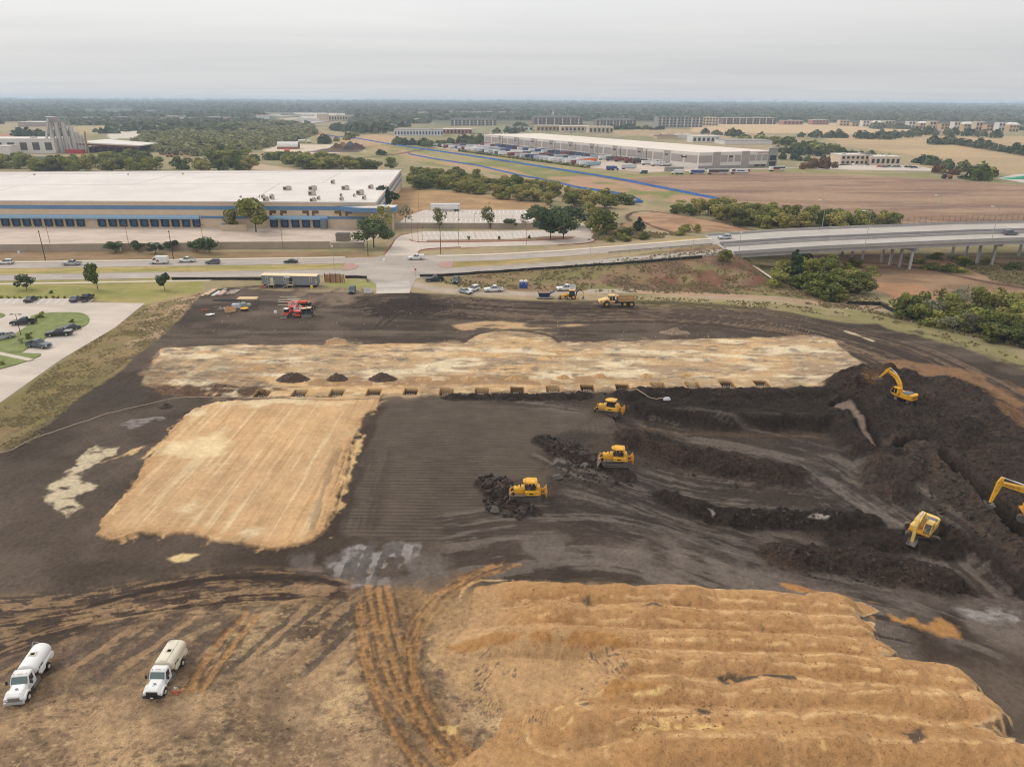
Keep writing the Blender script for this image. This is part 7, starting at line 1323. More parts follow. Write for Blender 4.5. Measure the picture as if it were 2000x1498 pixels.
o = thing('timber_crate', 'tan open timber crate with offcuts spilling from it', 'crate', GT(450, 609), .5); m = MB(); m.box((0,.9,.6), (2.6,.1,1.2)); m.box((0,-.9,.6), (2.6,.1,1.0)); m.box((-1.3,0,.6), (.1,1.8,1.1)); m.box((1.3,0,.6), (.1,1.8,1.1)); m.box((0,0,.1), (2.6,1.8,.1)); m.build('crate_side', mat('tan_ply', C(214,170,126), .9, var=.15), o); m = MB()
for k in range(8): m.box((random.uniform(-1,1), random.uniform(-2,.6), .3+random.uniform(0,.6)*(k < 4)), (1.3,.12,.06), rz=random.uniform(0,3), ry=random.uniform(-.4,.4))
m.build('offcuts', TIM, o)
o = thing('yellow_cart', 'small yellow flat cart with dark wheels beside the wrapped pallets', 'cart', GT(478, 607)); m = MB(); m.cyl((0,0,.65), (0,0,.8), 1.1, n=18); m.build('tray', YEL, o); [wheel(o, sx, sy, .28, .15, side=1) for sx in (-.6,.6) for sy in (-.5,.5)]
for k, (px, py, lab) in enumerate(((427,604,'scatter of tan and brown timber offcuts west of the crate'), (413,617,'flat pale sheet of board lying on the dark clay'), (400,607,'small pile of reddish scrap at the west of the yard'))):
    o = thing('scrap_pile', lab, 'scrap', GT(px, py)); m = MB(); r = random.Random(k)
    for q in range(14 if k != 1 else 2): m.box((r.uniform(-2.2,2.2)*(1 if k == 0 else .5), r.uniform(-1.5,1.5)*(1 if k == 0 else .5), .1+r.random()*.25), (r.uniform(.8,2.4) if k != 1 else 1.8, .14 if k != 1 else .9, .07), rz=r.uniform(0,3), ry=r.uniform(-.2,.2))
    m.build('scrap_boards', (TIG, M_WHITE, mat('red_scrap', C(150,84,62), .9))[k], o)
for k, (px, py, L_) in enumerate(((563,581.5,5),(564,586.5,6),(560,590.5,5),(553,597,3),(575,585,4))): o = MB().bar((-L_/2,0,.1), (L_/2,random.uniform(-.2,.2),.1), .18, .1).build('pipe', M_CREAM, None, loc=GT(px, py)); tag(o, 'pale long pipe lying on the clay behind the orange lifts', 'pipe', 'pale pipes on the clay')
for px, py, c_, lab in ((514,563.5,(.5,.08,.06),'small red bin at the west corner of the office trailer'), (609,564,(.75,.55,.1),'small yellow bucket under the east end of the office trailer'), (236,490,(.8,.8,.78),'white marker post on the verge among the round trees'), (37,496,(.7,.72,.75),'small white and blue electrical cabinet leaning on the verge'), (750,511,(.8,.8,.8),'white marker post beside the red kerb of the driveway')):
    m = MB(); m.cyl((0,0,0), (0,0,.9), .3, .34, n=10); m.cyl((0,0,.9), (0,0,1.0), .36, n=10); tag(m.build('bin' if 'b' in lab[:12] else 'marker_post', mat('bin_%d' % px, c_, .6), None, loc=GT(px, py)), lab, 'bin' if 'bin' in lab or 'bucket' in lab else 'marker')
# box trailer in the upper car park
def trailer(label, loc, rz, col, L_=13.5, group=None, art=None, tractor=None, simple=True, h=2.8):
    o = thing('box_trailer', label, 'trailer', loc, rz, group); m = MB(); m.span((-L_/2,-1.28,1.15), (L_/2,1.28,1.15+h)); b_ = m.build('box', col, o); m = MB(); m.span((-L_/2,-1.1,.75), (L_/2-1,1.1,1.12)); m.build('chassis', M_BLK, o)
    for x in (-L_/2+1.2, -L_/2+2.4): m = MB(); m.cyl((x,-1.2,.5), (x,1.2,.5), .5, n=10); m.build('axle', M_TYRE, o)
    m = MB(); m.bar((L_/2-2.6,-.9,0), (L_/2-2.6,-.9,1.1), .15); m.bar((L_/2-2.6,.9,0), (L_/2-2.6,.9,1.1), .15); m.build('landing_gear', M_HVD, o)
    if art:
        for k, (a0, a1, z0, z1, c_) in enumerate(art):
            m = MB(); m.span((-L_/2+L_*a0,-1.3,1.15+h*z0), (-L_/2+L_*a1,1.3,1.15+h*z1)); m.build('side_graphic', c_, b_)
    if tractor:
        t = bpy.data.objects.new('x', None); x0 = L_/2+.3; m = MB(); m.span((x0,-1.2,1.0), (x0+1.7,1.2,3.2)); m.loft([[(x0+1.7,-1.0,.7),(x0+3.2,-.9,.7),(x0+3.2,.9,.7),(x0+1.7,1.0,.7)], [(x0+1.7,-1.0,1.95),(x0+3.2,-.85,1.6),(x0+3.2,.85,1.6),(x0+1.7,1.0,1.95)]]); tr = m.build('tractor_cab', tractor, o, bevel=.08); m = MB(); m.box((x0+1.72,0,2.6), (.1,2.0,.8)); m.build('windshield', M_CGL, tr)
        for x in (x0-2.2, x0-1.0, x0+2.4): m = MB(); m.cyl((x,-1.15,.5), (x,1.15,.5), .5, n=10); m.build('axle', M_TYRE, o)
    return o
x, y, z = GT(870, 412.5); trailer('long white box trailer parked at the north edge of the upper car park', (x, y, 0), head((900,412.5),(841,412.5)), WHT, 15.2, h=2.7)
# ------------------------------------------------------------------ footings: cages of steel and their small dirt heaps
RB = mat('rebar_pale', C(206, 196, 182), .7); 
for k, (fx, fy) in enumerate(FG):
    o = thing('footing_cage', 'pale steel footing cage standing in its square pit in the long row', 'steel cage', (fx, fy-.75, -1.75), random.uniform(-.05,.05), 'steel cages in the footing pits'); m = MB()
    for z_ in (.75, 1.35):
        for s in (-.55, .55): m.bar((-.75,s,z_), (.75,s,z_), .07); m.bar((s*1.3,-.55,z_), (s*1.3,.55,z_), .07)
    m.build('ring', RB, o); m = MB()
    for sx in (-.72,-.25,.25,.72):
        for sy in (-.55,.55): m.bar((sx,sy,0), (sx,sy,1.7), .06)
    m.build('upright', RB, o)
def heap(px, py, w_, h, col, label, rough=.25, cat='dirt pile', group=None, d_=None):
    x, y, z = GT(px, py); n1, n2 = 40, 14; V = [(0, 0, h)]; Fc = []; sd = int(px)
    for j in range(1, n2+1):
        t = j/n2
        for i in range(n1):
            a = 2*PI*i/n1; rr = t*(1 + .22*(float(vn(np.array([math.cos(a)*1.4+5]), np.array([math.sin(a)*1.4+5]), sd)[0])-.5)); px_, py_ = rr*w_/2*math.cos(a), rr*(d_ or w_*.7)/2*math.sin(a); q_ = fbm(np.array([px_*.9+9]), np.array([py_*.9+9]), sd+1, 3); zz = h*(.5+.5*math.cos(PI*min(1,t)))**.75*(.55+.9*float(q_[0])) + rough*(float(fbm(np.array([px_*2.4+9]), np.array([py_*2.4+9]), sd+2, 2)[0])-.5)*(1-t**3)*1.1; V.append((px_, py_, zz - .12*(t**6)))
    for i in range(n1): Fc.append((0, 1+i, 1+(i+1) % n1))
    for j in range(n2-1):
        for i in range(n1): a = 1+j*n1+i; b_ = 1+j*n1+(i+1) % n1; Fc.append((a, a+n1, b_+n1, b_))
    o = mesh_obj('dirt_pile', V, Fc, mat('heap_%s' % str(col), C(*col), .95, var=.4, scale=2.2, bump=.15), smooth=False); o.location = (x, y, z); return tag(o, label, cat, group)
heap(573,741,7.6,1.5,(84,66,52),'largest dark dirt pile on the sandy strip, at the west end',.7,d_=4.4); heap(659,741,5.2,1.1,(84,66,52),'dark dirt pile on the sandy strip, smallest of the three',.6,d_=3.4); heap(748,741,7.2,1.2,(84,66,52),'dark dirt pile on the sandy strip nearest the small sand heaps',.6,d_=3.6)
for px, py in ((828,742),(918,742),(1002,741),(1100,738),(1172,736),(1262,735),(1338,733)): heap(px,py,4.2 if px < 1100 else 3.4,.7 if px < 1200 else .5,(190,150,104),'small heap of tan sand beside the footing row',.12,group='small sand heaps by the footings',d_=2.6)
heap(325,795,3.2,.7,(66,54,46),'small dark heap with a scrap of rope on the dark clay',.4); heap(655,666,4.8,.8,(176,144,108),'tan mound at the north edge of the sandy strip',.3)
heap(1318,650,9,1.0,(150,128,108),'heap of broken pale concrete and rubble on the north edge of the sandy strip',.7,cat='rubble heap',d_=4)
# scattered clods
def clods(areas, seed, m_, label, name='rubble', smin=.12, smax=.5):
    r = np.random.default_rng(seed); V = []; Fc = []; base = np.array([(-1,-1,-.6),(1,-1,-.6),(1,1,-.6),(-1,1,-.6),(-.8,-.7,.6),(.7,-.8,.5),(.8,.7,.7),(-.7,.8,.4)])*.5; fb = [(3,2,1,0),(4,5,6,7),(0,1,5,4),(1,2,6,5),(2,3,7,6),(3,0,4,7)]
    for px, n, k in areas:
        P = GP(px); x0, y0 = P.min(0); x1, y1 = P.max(0); c = 0
        while c < n:
            x = r.uniform(x0, x1); y = r.uniform(y0, y1)
            if not inside(np.array([x]), np.array([y]), P)[0]: continue
            c += 1; s = smin + (smax-smin)*r.random()**4*k; Rm = np.array(Euler(r.uniform(0, 6, 3)).to_matrix()); pts = (base*r.uniform(.7, 1.3, (8, 3))*s*(1.3, 1, .8)) @ Rm.T + (x, y, hz(x, y)+s*.15); i = len(V); V += [tuple(p) for p in pts]; Fc += [tuple(a+i for a in f) for f in fb]
    tag(mesh_obj(name, V, Fc, m_), label, 'rubble', kind='stuff')
CLD = mat('clod', C(68, 57, 49), .95, var=.35, scale=2, bump=.06)
clods([([(935,930),(1000,935),(990,975),(1050,1000),(1010,1015),(950,1000)], 260, 2.6), ([(1050,852),(1110,860),(1165,885),(1160,915),(1100,915),(1050,870)], 300, 2.0), ([(1090,905),(1180,915),(1250,945),(1100,950)], 160, 1.6), ([(1240,820),(1560,900),(1450,925),(1260,890)], 420, .8), ([(1480,1060),(1850,1080),(1880,1140),(1600,1130)], 420, .8), ([(1280,945),(1700,985),(1500,1010)], 300, .75), ([(1640,760),(1900,780),(2000,950),(1800,900)], 500, 1.2), ([(1720,900),(1850,900),(2000,1080),(1900,1060)], 350, 1.2), ([(880,770),(1640,765),(1640,790),(880,784)], 400, .8), ([(680,585),(980,580),(900,620),(700,625)], 300, .9)], 21, CLD, 'broken lumps of dark clay pushed up by the machines')
clods([([(930,1165),(1700,1190),(1900,1400),(1900,1498),(1250,1498),(1200,1330),(950,1240)], 1700, .55), ([(1200,1360),(1420,1380),(1420,1440),(1200,1440)], 120, 1.0)], 22, mat('sand_clod', C(172, 130, 86), .95, var=.3, scale=2), 'small lumps of sandy clay on the dumped windrows', 'gravel', .05, .3)
clods([([(560,575),(1660,650),(1650,665),(300,670),(420,600)], 420, .5), ([(280,690),(1650,665),(1640,740),(290,750)], 500, .7)], 23, mat('pale_stone', C(205, 188, 168), .9, var=.3, scale=2), 'pale stones and scraps scattered over the site', 'gravel', .08, .38)
for k, (px, py, s) in enumerate(((1094,908,1.3),(1142,912,1.0),(965,998,1.1),(1088,935,1.0),(1010,975,.7))):
    m = MB(); m.box((0,0,s*.3), (s*1.6,s,s*.7), rz=k, ry=.3, rx=.25, taper=(.7,.8), shift=(.1,0)); tag(m.build('clay_slab', mat('slab_clay', C(104,94,86), .9, var=.3, scale=1.5, bump=.05), None, bevel=.06, loc=GT(px, py)), ['largest upturned clay slab left of the middle bulldozer','clay slab just in front of the middle bulldozer blade','clay slab below the blade of the bulldozer nearest the sand','long leaning clay slab behind the bulldozer nearest the sand','small clay block at the blade of the bulldozer nearest the sand'][k].replace('left of', 'west of'), 'clay slab')
o = MB(); o.loft([[(-.8,-.5,0),(.8,-.5,0),(.9,.5,0),(-.7,.5,0)], [(-.5,-.3,.5),(.5,-.35,.6),(.5,.3,.55),(-.5,.3,.45)]]); tag(o.build('plastic_bundle', mat('pale_plastic', C(206,206,212), .5), None, bevel=.1, loc=GT(1302,781)), 'pale grey plastic bundle at the end of the hose', 'bundle')
def hose(px, label, r_=.09, m_=None, dz=.06):
    P = [GT(*p) for p in px]; S = smooth_line([p[:2] for p in P], 3); b_ = Vector((S[0][0], S[0][1], hz(*S[0]))); m = MB(); pts = [Vector((x, y, hz(x, y)+dz)) - b_ for x, y in S]
    for a, c in zip(pts, pts[1:]): m.cyl(a, c, r_, n=6)
    o = m.build('hose', m_ or mat('hose', C(176,156,134), .7), None, loc=b_); return tag(o, label, 'hose')
hose([(0,884),(22,882),(60,858),(140,832),(215,806),(290,790),(345,776),(420,776),(520,780),(640,782),(740,778)], 'long pale hose running across the dark clay to the footings'); hose([(900,771),(1000,769),(1100,768),(1200,762),(1235,762),(1262,776),(1295,778)], 'pale hose lying along the eastern footings')
# ------------------------------------------------------------------ the grey warehouse
A = np.array(G(1364, 331)); Bp = np.array(G(946, 284)); Cc = np.array(G(1510, 326)); WH = 13.6
ag = thing('distribution_warehouse', 'long white and grey warehouse with panelled walls behind the truck yard', 'warehouse', (A[0], A[1], 0)); e1 = (Bp-A)/np.hypot(*(Bp-A)); L1 = np.hypot(*(Bp-A)); e2 = (Cc-A)/np.hypot(*(Cc-A)); L2 = np.hypot(*(Cc-A))
PW = mat('panel_white', C(222, 214, 206), .8, var=.05, scale=.1); PG = mat('panel_grey', C(168, 158, 152), .8, var=.06, scale=.1); PD = mat('panel_base', C(152, 148, 146), .8); RF = mat('roof_pale', C(226, 212, 198), .8, var=.07, scale=.02)
def q2(u, v): p = e1*u + e2*v; return (p[0], p[1])
m = MB(); m.prof([q2(0,0), q2(0,L2), q2(L1,L2), q2(L1,0)], 0, WH, 'z'); m.build('wall', PW, ag); m = MB(); m.prof([q2(.6,.6), q2(.6,L2-.6), q2(L1-.6,L2-.6), q2(L1-.6,.6)], WH-.2, WH+.03, 'z'); m.build('roof', RF, ag)
def facade(o0, d, nrm, L_):
    """panel on a wall: distance along, height range, how proud"""
    def put(u0, u1, z0, z1, mt, name, th=.25, par=ag):
        a = Vector((*(o0 + d*u0), 0)); b = Vector((*(o0 + d*u1), 0)); n_ = Vector((*nrm, 0))*th; V = []
        for p in (a, b):
            for z in (z0, z1): V += [(*(p + n_)[:2], z), (*(p - n_*.2)[:2], z)]
        m = MB(); m.add(V, [(0,2,6,4),(1,5,7,3),(0,4,5,1),(2,3,7,6),(0,1,3,2),(4,6,7,5)]); return m.build(name, mt, par)
    return put
n1_ = np.array((-e2[0], -e2[1])); p1 = facade(np.zeros(2), e1, n1_/np.hypot(*n1_), L1); n2_ = np.array((-e1[0], -e1[1])); p2 = facade(np.zeros(2), e2, n2_, L2)
def u_on(px, o0, d):
    r_ = ray(px, 300); k = r_[0]/r_[1]; o_ = A + o0; return (k*o_[1] - o_[0]) / (d[0] - k*d[1])
z0_ = np.zeros(2); ps = [(974,979),(1004,1010.5),(1037,1043.5),(1072.5,1080),(1110,1118),(1151.5,1160),(1196.5,1205),(1244,1254.5),(1297,1309)]
us = [(u_on(a, z0_, e1), u_on(b, z0_, e1)) for a, b in ps]
for a, b in us: p1(b, a, 0, WH-.3, PG, 'pilaster', .5); c = (a+b)/2; p1(c-2.2, c+2.2, WH-4.4, WH-3.2, M_GLASS, 'window', .56)
ends = [L1] + [u for ab in us for u in ab] + [0]
for k in range(0, len(ends), 2):
    a, b = ends[k], ends[k+1]
    if k == len(ends)-2: b = 1.0
    w_ = (a-b); mid = (a+b)/2
    for s0, s1 in ((b+w_*.04, mid-w_*.03), (mid+w_*.03, a-w_*.04)): p1(s0, s1, 4.8, WH-2.6, PG, 'panel', .12)
    if k == len(ends)-2: p1(mid-w_*.1, mid+w_*.1, WH-5.0, WH-3.8, M_GLASS, 'window', .3); continue
    n = max(2, int(w_/4.4))
    for q in range(n): u_ = b + w_*(q+.5)/n; p1(u_-1.5, u_+1.5, 1.0, 3.9, M_HVD if (q+k) % 3 else mat('door_teal', C(70,84,96), .6), 'dock_door', .3)
f2 = lambda px: u_on(px, z0_, e2)
for a, b, z0, z1, mt, nm, th in ((1366,1391.5,5.2,WH-2.6,PG,'panel',.12),(1394,1407.5,0,WH+.2,PG,'pilaster',.5),(1409,1422,5.4,WH-2.6,PG,'panel',.12),(1424,1433,5.4,WH-2.6,PG,'panel',.12),(1425,1432,WH-4.6,WH-3.2,M_GLASS,'window',.2),(1436,1448,5.4,WH-2.6,PG,'panel',.12),(1450,1464,0,WH+.4,PG,'pilaster',.5),(1465.5,1476.5,5.6,WH-2.8,PG,'panel',.12),(1478.5,1488,5.6,WH-2.8,PG,'panel',.12),(1490,1500,5.6,WH-2.8,PG,'panel',.12),(1366,1393,0,2.6,PD,'base_band',.2),(1408,1449,0,2.4,PD,'base_band',.2),(1465,1500,0,2.6,PD,'base_band',.2),(1476,1486,.6,2.5,M_GLASS,'window',.3),(1488,1497,.6,2.5,M_GLASS,'window',.3)): p2(f2(a), f2(b), z0, z1, mt, nm, th)
uT = f2(1501.5); p2(uT, L2+2.5, 0, WH+2.6, mat('tower_grey', C(150,148,146), .8), 'entrance_tower', .9); p2(uT+1.0, L2+1.2, .6, 4.6, M_GLASS, 'window', 1.0); p2(uT+1.0, L2+1.2, 5.6, 9.8, M_GLASS, 'window', 1.0); p2(uT-.6, L2+3.6, WH+2.6, WH+3.1, PW, 'tower_cap', 1.8)
t = lettering(ag, 'American Tire Dist', 1.75, (*(e2*(f2(1483)+f2(1500))/2 - e1*.3), WH-1.25), (PI/2, 0, math.atan2(e2[1], e2[0])), mat('sign_red', (.42,.05,.05), .6), .04)
for k in range(8):
    u_ = (us[k][0]+us[k][1])/2 if False else (us[k][1] + (us[k+1][0]))/2; p = A + e1*u_ - e2*7; o = thing('yard_light', 'dark lamp pole on the yard side of the long grey warehouse', 'lamp post', (p[0], p[1], 0), 0, 'lamp poles along the grey warehouse'); m = MB(); m.cyl((0,0,0), (0,0,13), .28, .2, n=6); m.build('pole', M_BLK, o); MB().box((0,0,13), (2.2,.8,.3)).build('lamp_head', M_BLK, o)
sheet('truck_yard', None, M_YARD, .12, world=[tuple(A + e1*a - e2*b) for a, b in ((-12,3),(L1+30,0),(L1+30,78),(60,82),(-12,60))])
sheet('access_road', None, M_LOT, .1, world=[tuple(A + e1*a + e2*b) for a, b in ((-4,-30),(-14,-30),(-19,70),(-10,150),(-2,190),(6,190),(-4,150),(-13,90))]); sheet('clinic_parking', [(1560,322),(1620,314),(1700,318),(1790,325),(1850,335),(1770,334),(1690,333),(1600,331)], M_LOT, .1)
# trucks and trailers in the yard
cols = [WHT, WHT, LSI, WHT, SIL, mat('tr_dark', C(66,60,66), .5), mat('tr_maroon', C(128,70,72), .6), WHT, GRY, mat('tr_blue', C(70,92,140), .5)]; TOR = mat('tr_orange', C(232,112,48), .5); PBL = mat('tr_teal', C(150,178,190), .5)
rzt = math.atan2(e2[1], e2[0]); r = random.Random(5); k = 0
protoT = trailer('white or grey box trailer among the rows in the truck yard', (0, 0, 0), 0, WHT, 13.5, 'box trailers parked in rows in the truck yard'); first = True
def put_tr(u_, v_, dr, col, label=None, L_=1.0):
    global first
    p = A + e1*u_ - e2*v_
    if first: o = protoT; o.location = (p[0], p[1], .12); o.rotation_euler.z = rzt+dr; first = False; bb = [c for c in o.children if c.name.startswith('box')][0]
    else: o = copy_tree(protoT, (p[0], p[1], .12), rzt+dr, swap={WHT.name: col} if col is not WHT else None)
    if label: o['label'] = label; o['group'] = 'special trailers in the yard'
    return o
for k in range(40): u_ = 62 + k*8.2; put_tr(u_ + r.uniform(-1,1), 66 + r.uniform(-3,3), r.choice((0, PI)), r.choice(cols))
for k in range(22): u_ = 96 + k*13.5; put_tr(u_ + r.uniform(-2,2), 40 + r.uniform(-3,3), PI/2*0 + .0, r.choice(cols))
for k in range(26): u_ = 40 + k*13.3; put_tr(u_ + r.uniform(-1,1), 9.5, 0, r.choice(cols))
put_tr(92, 44, .1, TOR, 'bright orange box trailer in the middle of the truck yard'); put_tr(107, 42, .1, WHT, 'white box trailer touching the orange one'); put_tr(56, 64, .05, PBL, 'pale teal box trailer at the near end of the outer row')
def at(u_, v_): p = A + e1*u_ - e2*v_; return (p[0], p[1], .12)
DK = mat('art_dark', C(58,50,54), .5); RDA = mat('art_red', C(178,66,64), .5); BLA = mat('art_blue', C(62,78,148), .5)
for px, py, lab, tr, L_, art in ((1228,331,'silver trailer at the near corner of the yard, its tail lights toward the fence',None,13,None), (1192,333,'blue flat truck beside the silver trailer at the yard corner',BLA,7,((0,1,0,.75,BLA),))):
    x, y = G(px, py); trailer(lab, (x, y, .1), .12, LSI, L_, 'trucks at the yard mouth', art, tr)
for px, py, lab, L_, art, rzz in ((1361,341,'blue sided trailer parked before the corner of the grey warehouse',12,((.06,.98,.05,.8,BLA),), .09), (1402,341,'long trailer with dark and red side graphics, between the blue and the white fronted ones',17,((.02,.98,.25,.92,DK),(.02,.5,.1,.4,RDA)), .1), (1445,340,'white trailer with maroon end and blue lettering on its side',16,((.05,.22,.15,.9,mat('tr_maroon', C(128,70,72), .6)),(.3,.7,.3,.6,BLA),(.88,.99,.15,.9,mat('tr_maroon', C(128,70,72), .6))), .1), (1517,335,'white trailer with red and dark side graphics by the entrance tower',14,((.2,.62,.1,.4,RDA),(.2,.98,.4,.9,DK)), .22)):
    x, y = G(px, py); trailer(lab, (x, y, .1), rzz, WHT, L_, 'display trailers by the office end', art)
for px, py, lab, tr, L_ in ((1243,318,'white tractor with a dark trailer parked in the yard',WHT,12), (1284,322,'white tractor parked with a maroon load near the yard mouth',WHT,6), (1302,325,'white tractor truck nearest the low wall of the yard',WHT,6)):
    x, y = G(px, py); trailer(lab, (x, y, .1), .1+PI, mat('tr_dark', C(66,60,66), .5) if L_ > 6 else WHT, L_, 'tractor trucks in the yard', None, tr, h=2.6 if L_ > 6 else 1.4)
x, y = G(1327, 341); o = trailer('white box truck driving on the lane below the low grey wall', (x, y, .1), PI+.08, WHT, 6.5, None, None, WHT, h=2.6)
x, y = G(1257, 340); vehicle('van', 'dark green van on the pavement of the yard mouth', mat('paint_green', (.015,.05,.045), .4), (x, y, .1), PI+.1)
o = thing('low_wall', 'low grey screen wall at the ramp beside the grey warehouse corner', 'wall', (*G(1318, 336), 0)); MB().box((0,4,1.8), (16,.5,3.6)).build('panel', PD, o)
p0, p1_ = A + e1*40 - e2*80, A + e1*290 - e2*84
for k in range(60): p = p0 + (p1_-p0)*k/60; o = bpy.data.objects.new('hedge_bush', FARG[k % 3]); COL.objects.link(o); o.location = (p[0], p[1], 0); o.scale = (4.2, 4.2, 2.4); o.rotation_euler.z = k; tag(o, 'small round hedge bush in the row edging the truck yard', 'bush', 'hedge row edging the truck yard')
# ------------------------------------------------------------------ distant buildings
def far_b(name, x0, x1, yt, yb, depth, wall, roof, label, cat='building', floors=0, cols_=0, win=M_GLASS, rz=0, hip=0, kids=None, side=0):
    a, b = np.array(G(x0, yb)), np.array(G(x1, yb)); c = (a+b)/2; d = ray((x0+x1)/2, yt); t = c[1]/d[1]; h = max(3, CH + d[2]*t); Lx = np.hypot(*(b-a)); rr = math.atan2(b[1]-a[1], b[0]-a[0]) + rz; o = thing(name, label, cat, (c[0], c[1], 0), rr); hw = h if not hip else h*.75
    MB().span((-Lx/2,0,-1), (Lx/2,depth,hw)).build('wall', wall, o)
    if hip: m = MB(); m.loft([[(-Lx/2-.8,-.8,hw),(Lx/2+.8,-.8,hw),(Lx/2+.8,depth+.8,hw),(-Lx/2-.8,depth+.8,hw)], [(-Lx/2+depth*.3,depth*.45,h),(Lx/2-depth*.3,depth*.45,h),(Lx/2-depth*.3,depth*.55,h),(-Lx/2+depth*.3,depth*.55,h)]]); m.build('roof', roof, o)
    else: MB().span((-Lx/2-.3,-.3,hw), (Lx/2+.3,depth+.3,hw+.5)).build('roof', roof, o)
    if floors:
        fh = hw/floors; cw = Lx/cols_
        for f in range(floors):
            for q in range(cols_): MB().box((-Lx/2+cw*(q+.5),-.1,fh*(f+.5)), (cw*.55,.3,fh*.52)).build('window', win, o)
        if floors >= 3:
            for q in range(0, cols_, 2): MB().box((-Lx/2+cw*(q+.98),-.35,hw*.47), (cw*.22,.6,hw*.9)).build('bay', WG, o)
    for k in range(kids or 0): MB().box((random.uniform(-.4,.4)*Lx, depth*random.uniform(.3,.7), h+1.1), (Lx*.04+1.5, depth*.1+1, 1.6)).build('rooftop_unit', M_HVAC, o)
    return o, h, Lx
BK = mat('far_brick', C(150,104,88), .9, var=.1, scale=.1); BG = mat('far_beige', C(206,184,160), .9, var=.06, scale=.1); WG = mat('far_white', C(222,216,210), .8); DRF = mat('far_dark_roof', C(96,92,92), .9); LRF = mat('far_light_roof', C(224,216,208), .9); GYF = mat('far_grey', C(150,146,144), .9); TNF = mat('far_tan', C(196,168,130), .9); BRR = mat('far_brown_roof', C(120,92,84), .9); PKB = mat('far_pink', C(176,124,116), .9)
apts = [(880,970,231,246,30,GYF,DRF,'grey stone apartments with brick west end before the pale roofed block',3,12,1),(872,1004,219.5,228,40,BG,LRF,'long pale roofed four storey block farthest north of the brown apartments',2,18,0),(1043,1138,226,244,36,mat('far_brownstone', C(134,112,98), .9),DRF,'large brown four storey apartments below the white steeple',4,12,1),(1165,1242,232,247,32,mat('far_greystone', C(140,124,116), .9),DRF,'dark roofed apartments east of the steeple',3,12,1),(1285,1372,229,249,34,GYF,DRF,'large grey apartments with a brick east end above the tree row',4,12,0),(1372,1402,230,246,24,BG,LRF,'narrow pale apartment wing between the large grey apartments and the long dark block',3,5,0),(1412,1515,230.5,243,30,mat('far_umber', C(120,100,92), .9),LRF,'long dark brown block with flat white roof',3,16,0),(1530,1568,236,244,26,PKB,LRF,'small pink brick building east of the long dark block',1,5,0),(1587,1618,235,244,24,PKB,LRF,'pink brick building next to the smaller pink one',2,5,0)]
for a in apts: far_b('apartment_building', *a[:7], a[7], 'apartment building', a[8], a[9], hip=a[10], kids=2)
tw = [('beige',BG,LRF),('cream',TNF,DRF),('white',WG,DRF),('tan',TNF,LRF)]
for k in range(16):
    x0 = 1640 + k*22 + random.uniform(-2,2); c_ = tw[k % 4]; far_b('townhouse', x0, x0+19, 235.5+k*.25, 246.5+k*.8, 14, c_[1], c_[2], 'distant %s townhouse in the row beyond the field trees' % c_[0], 'townhouse', 2, 3, hip=k % 2); bpy.data.objects[-1] if False else None
for o in [q for q in COL.objects if q.name.startswith('townhouse')]: o['group'] = 'row of distant townhouses'
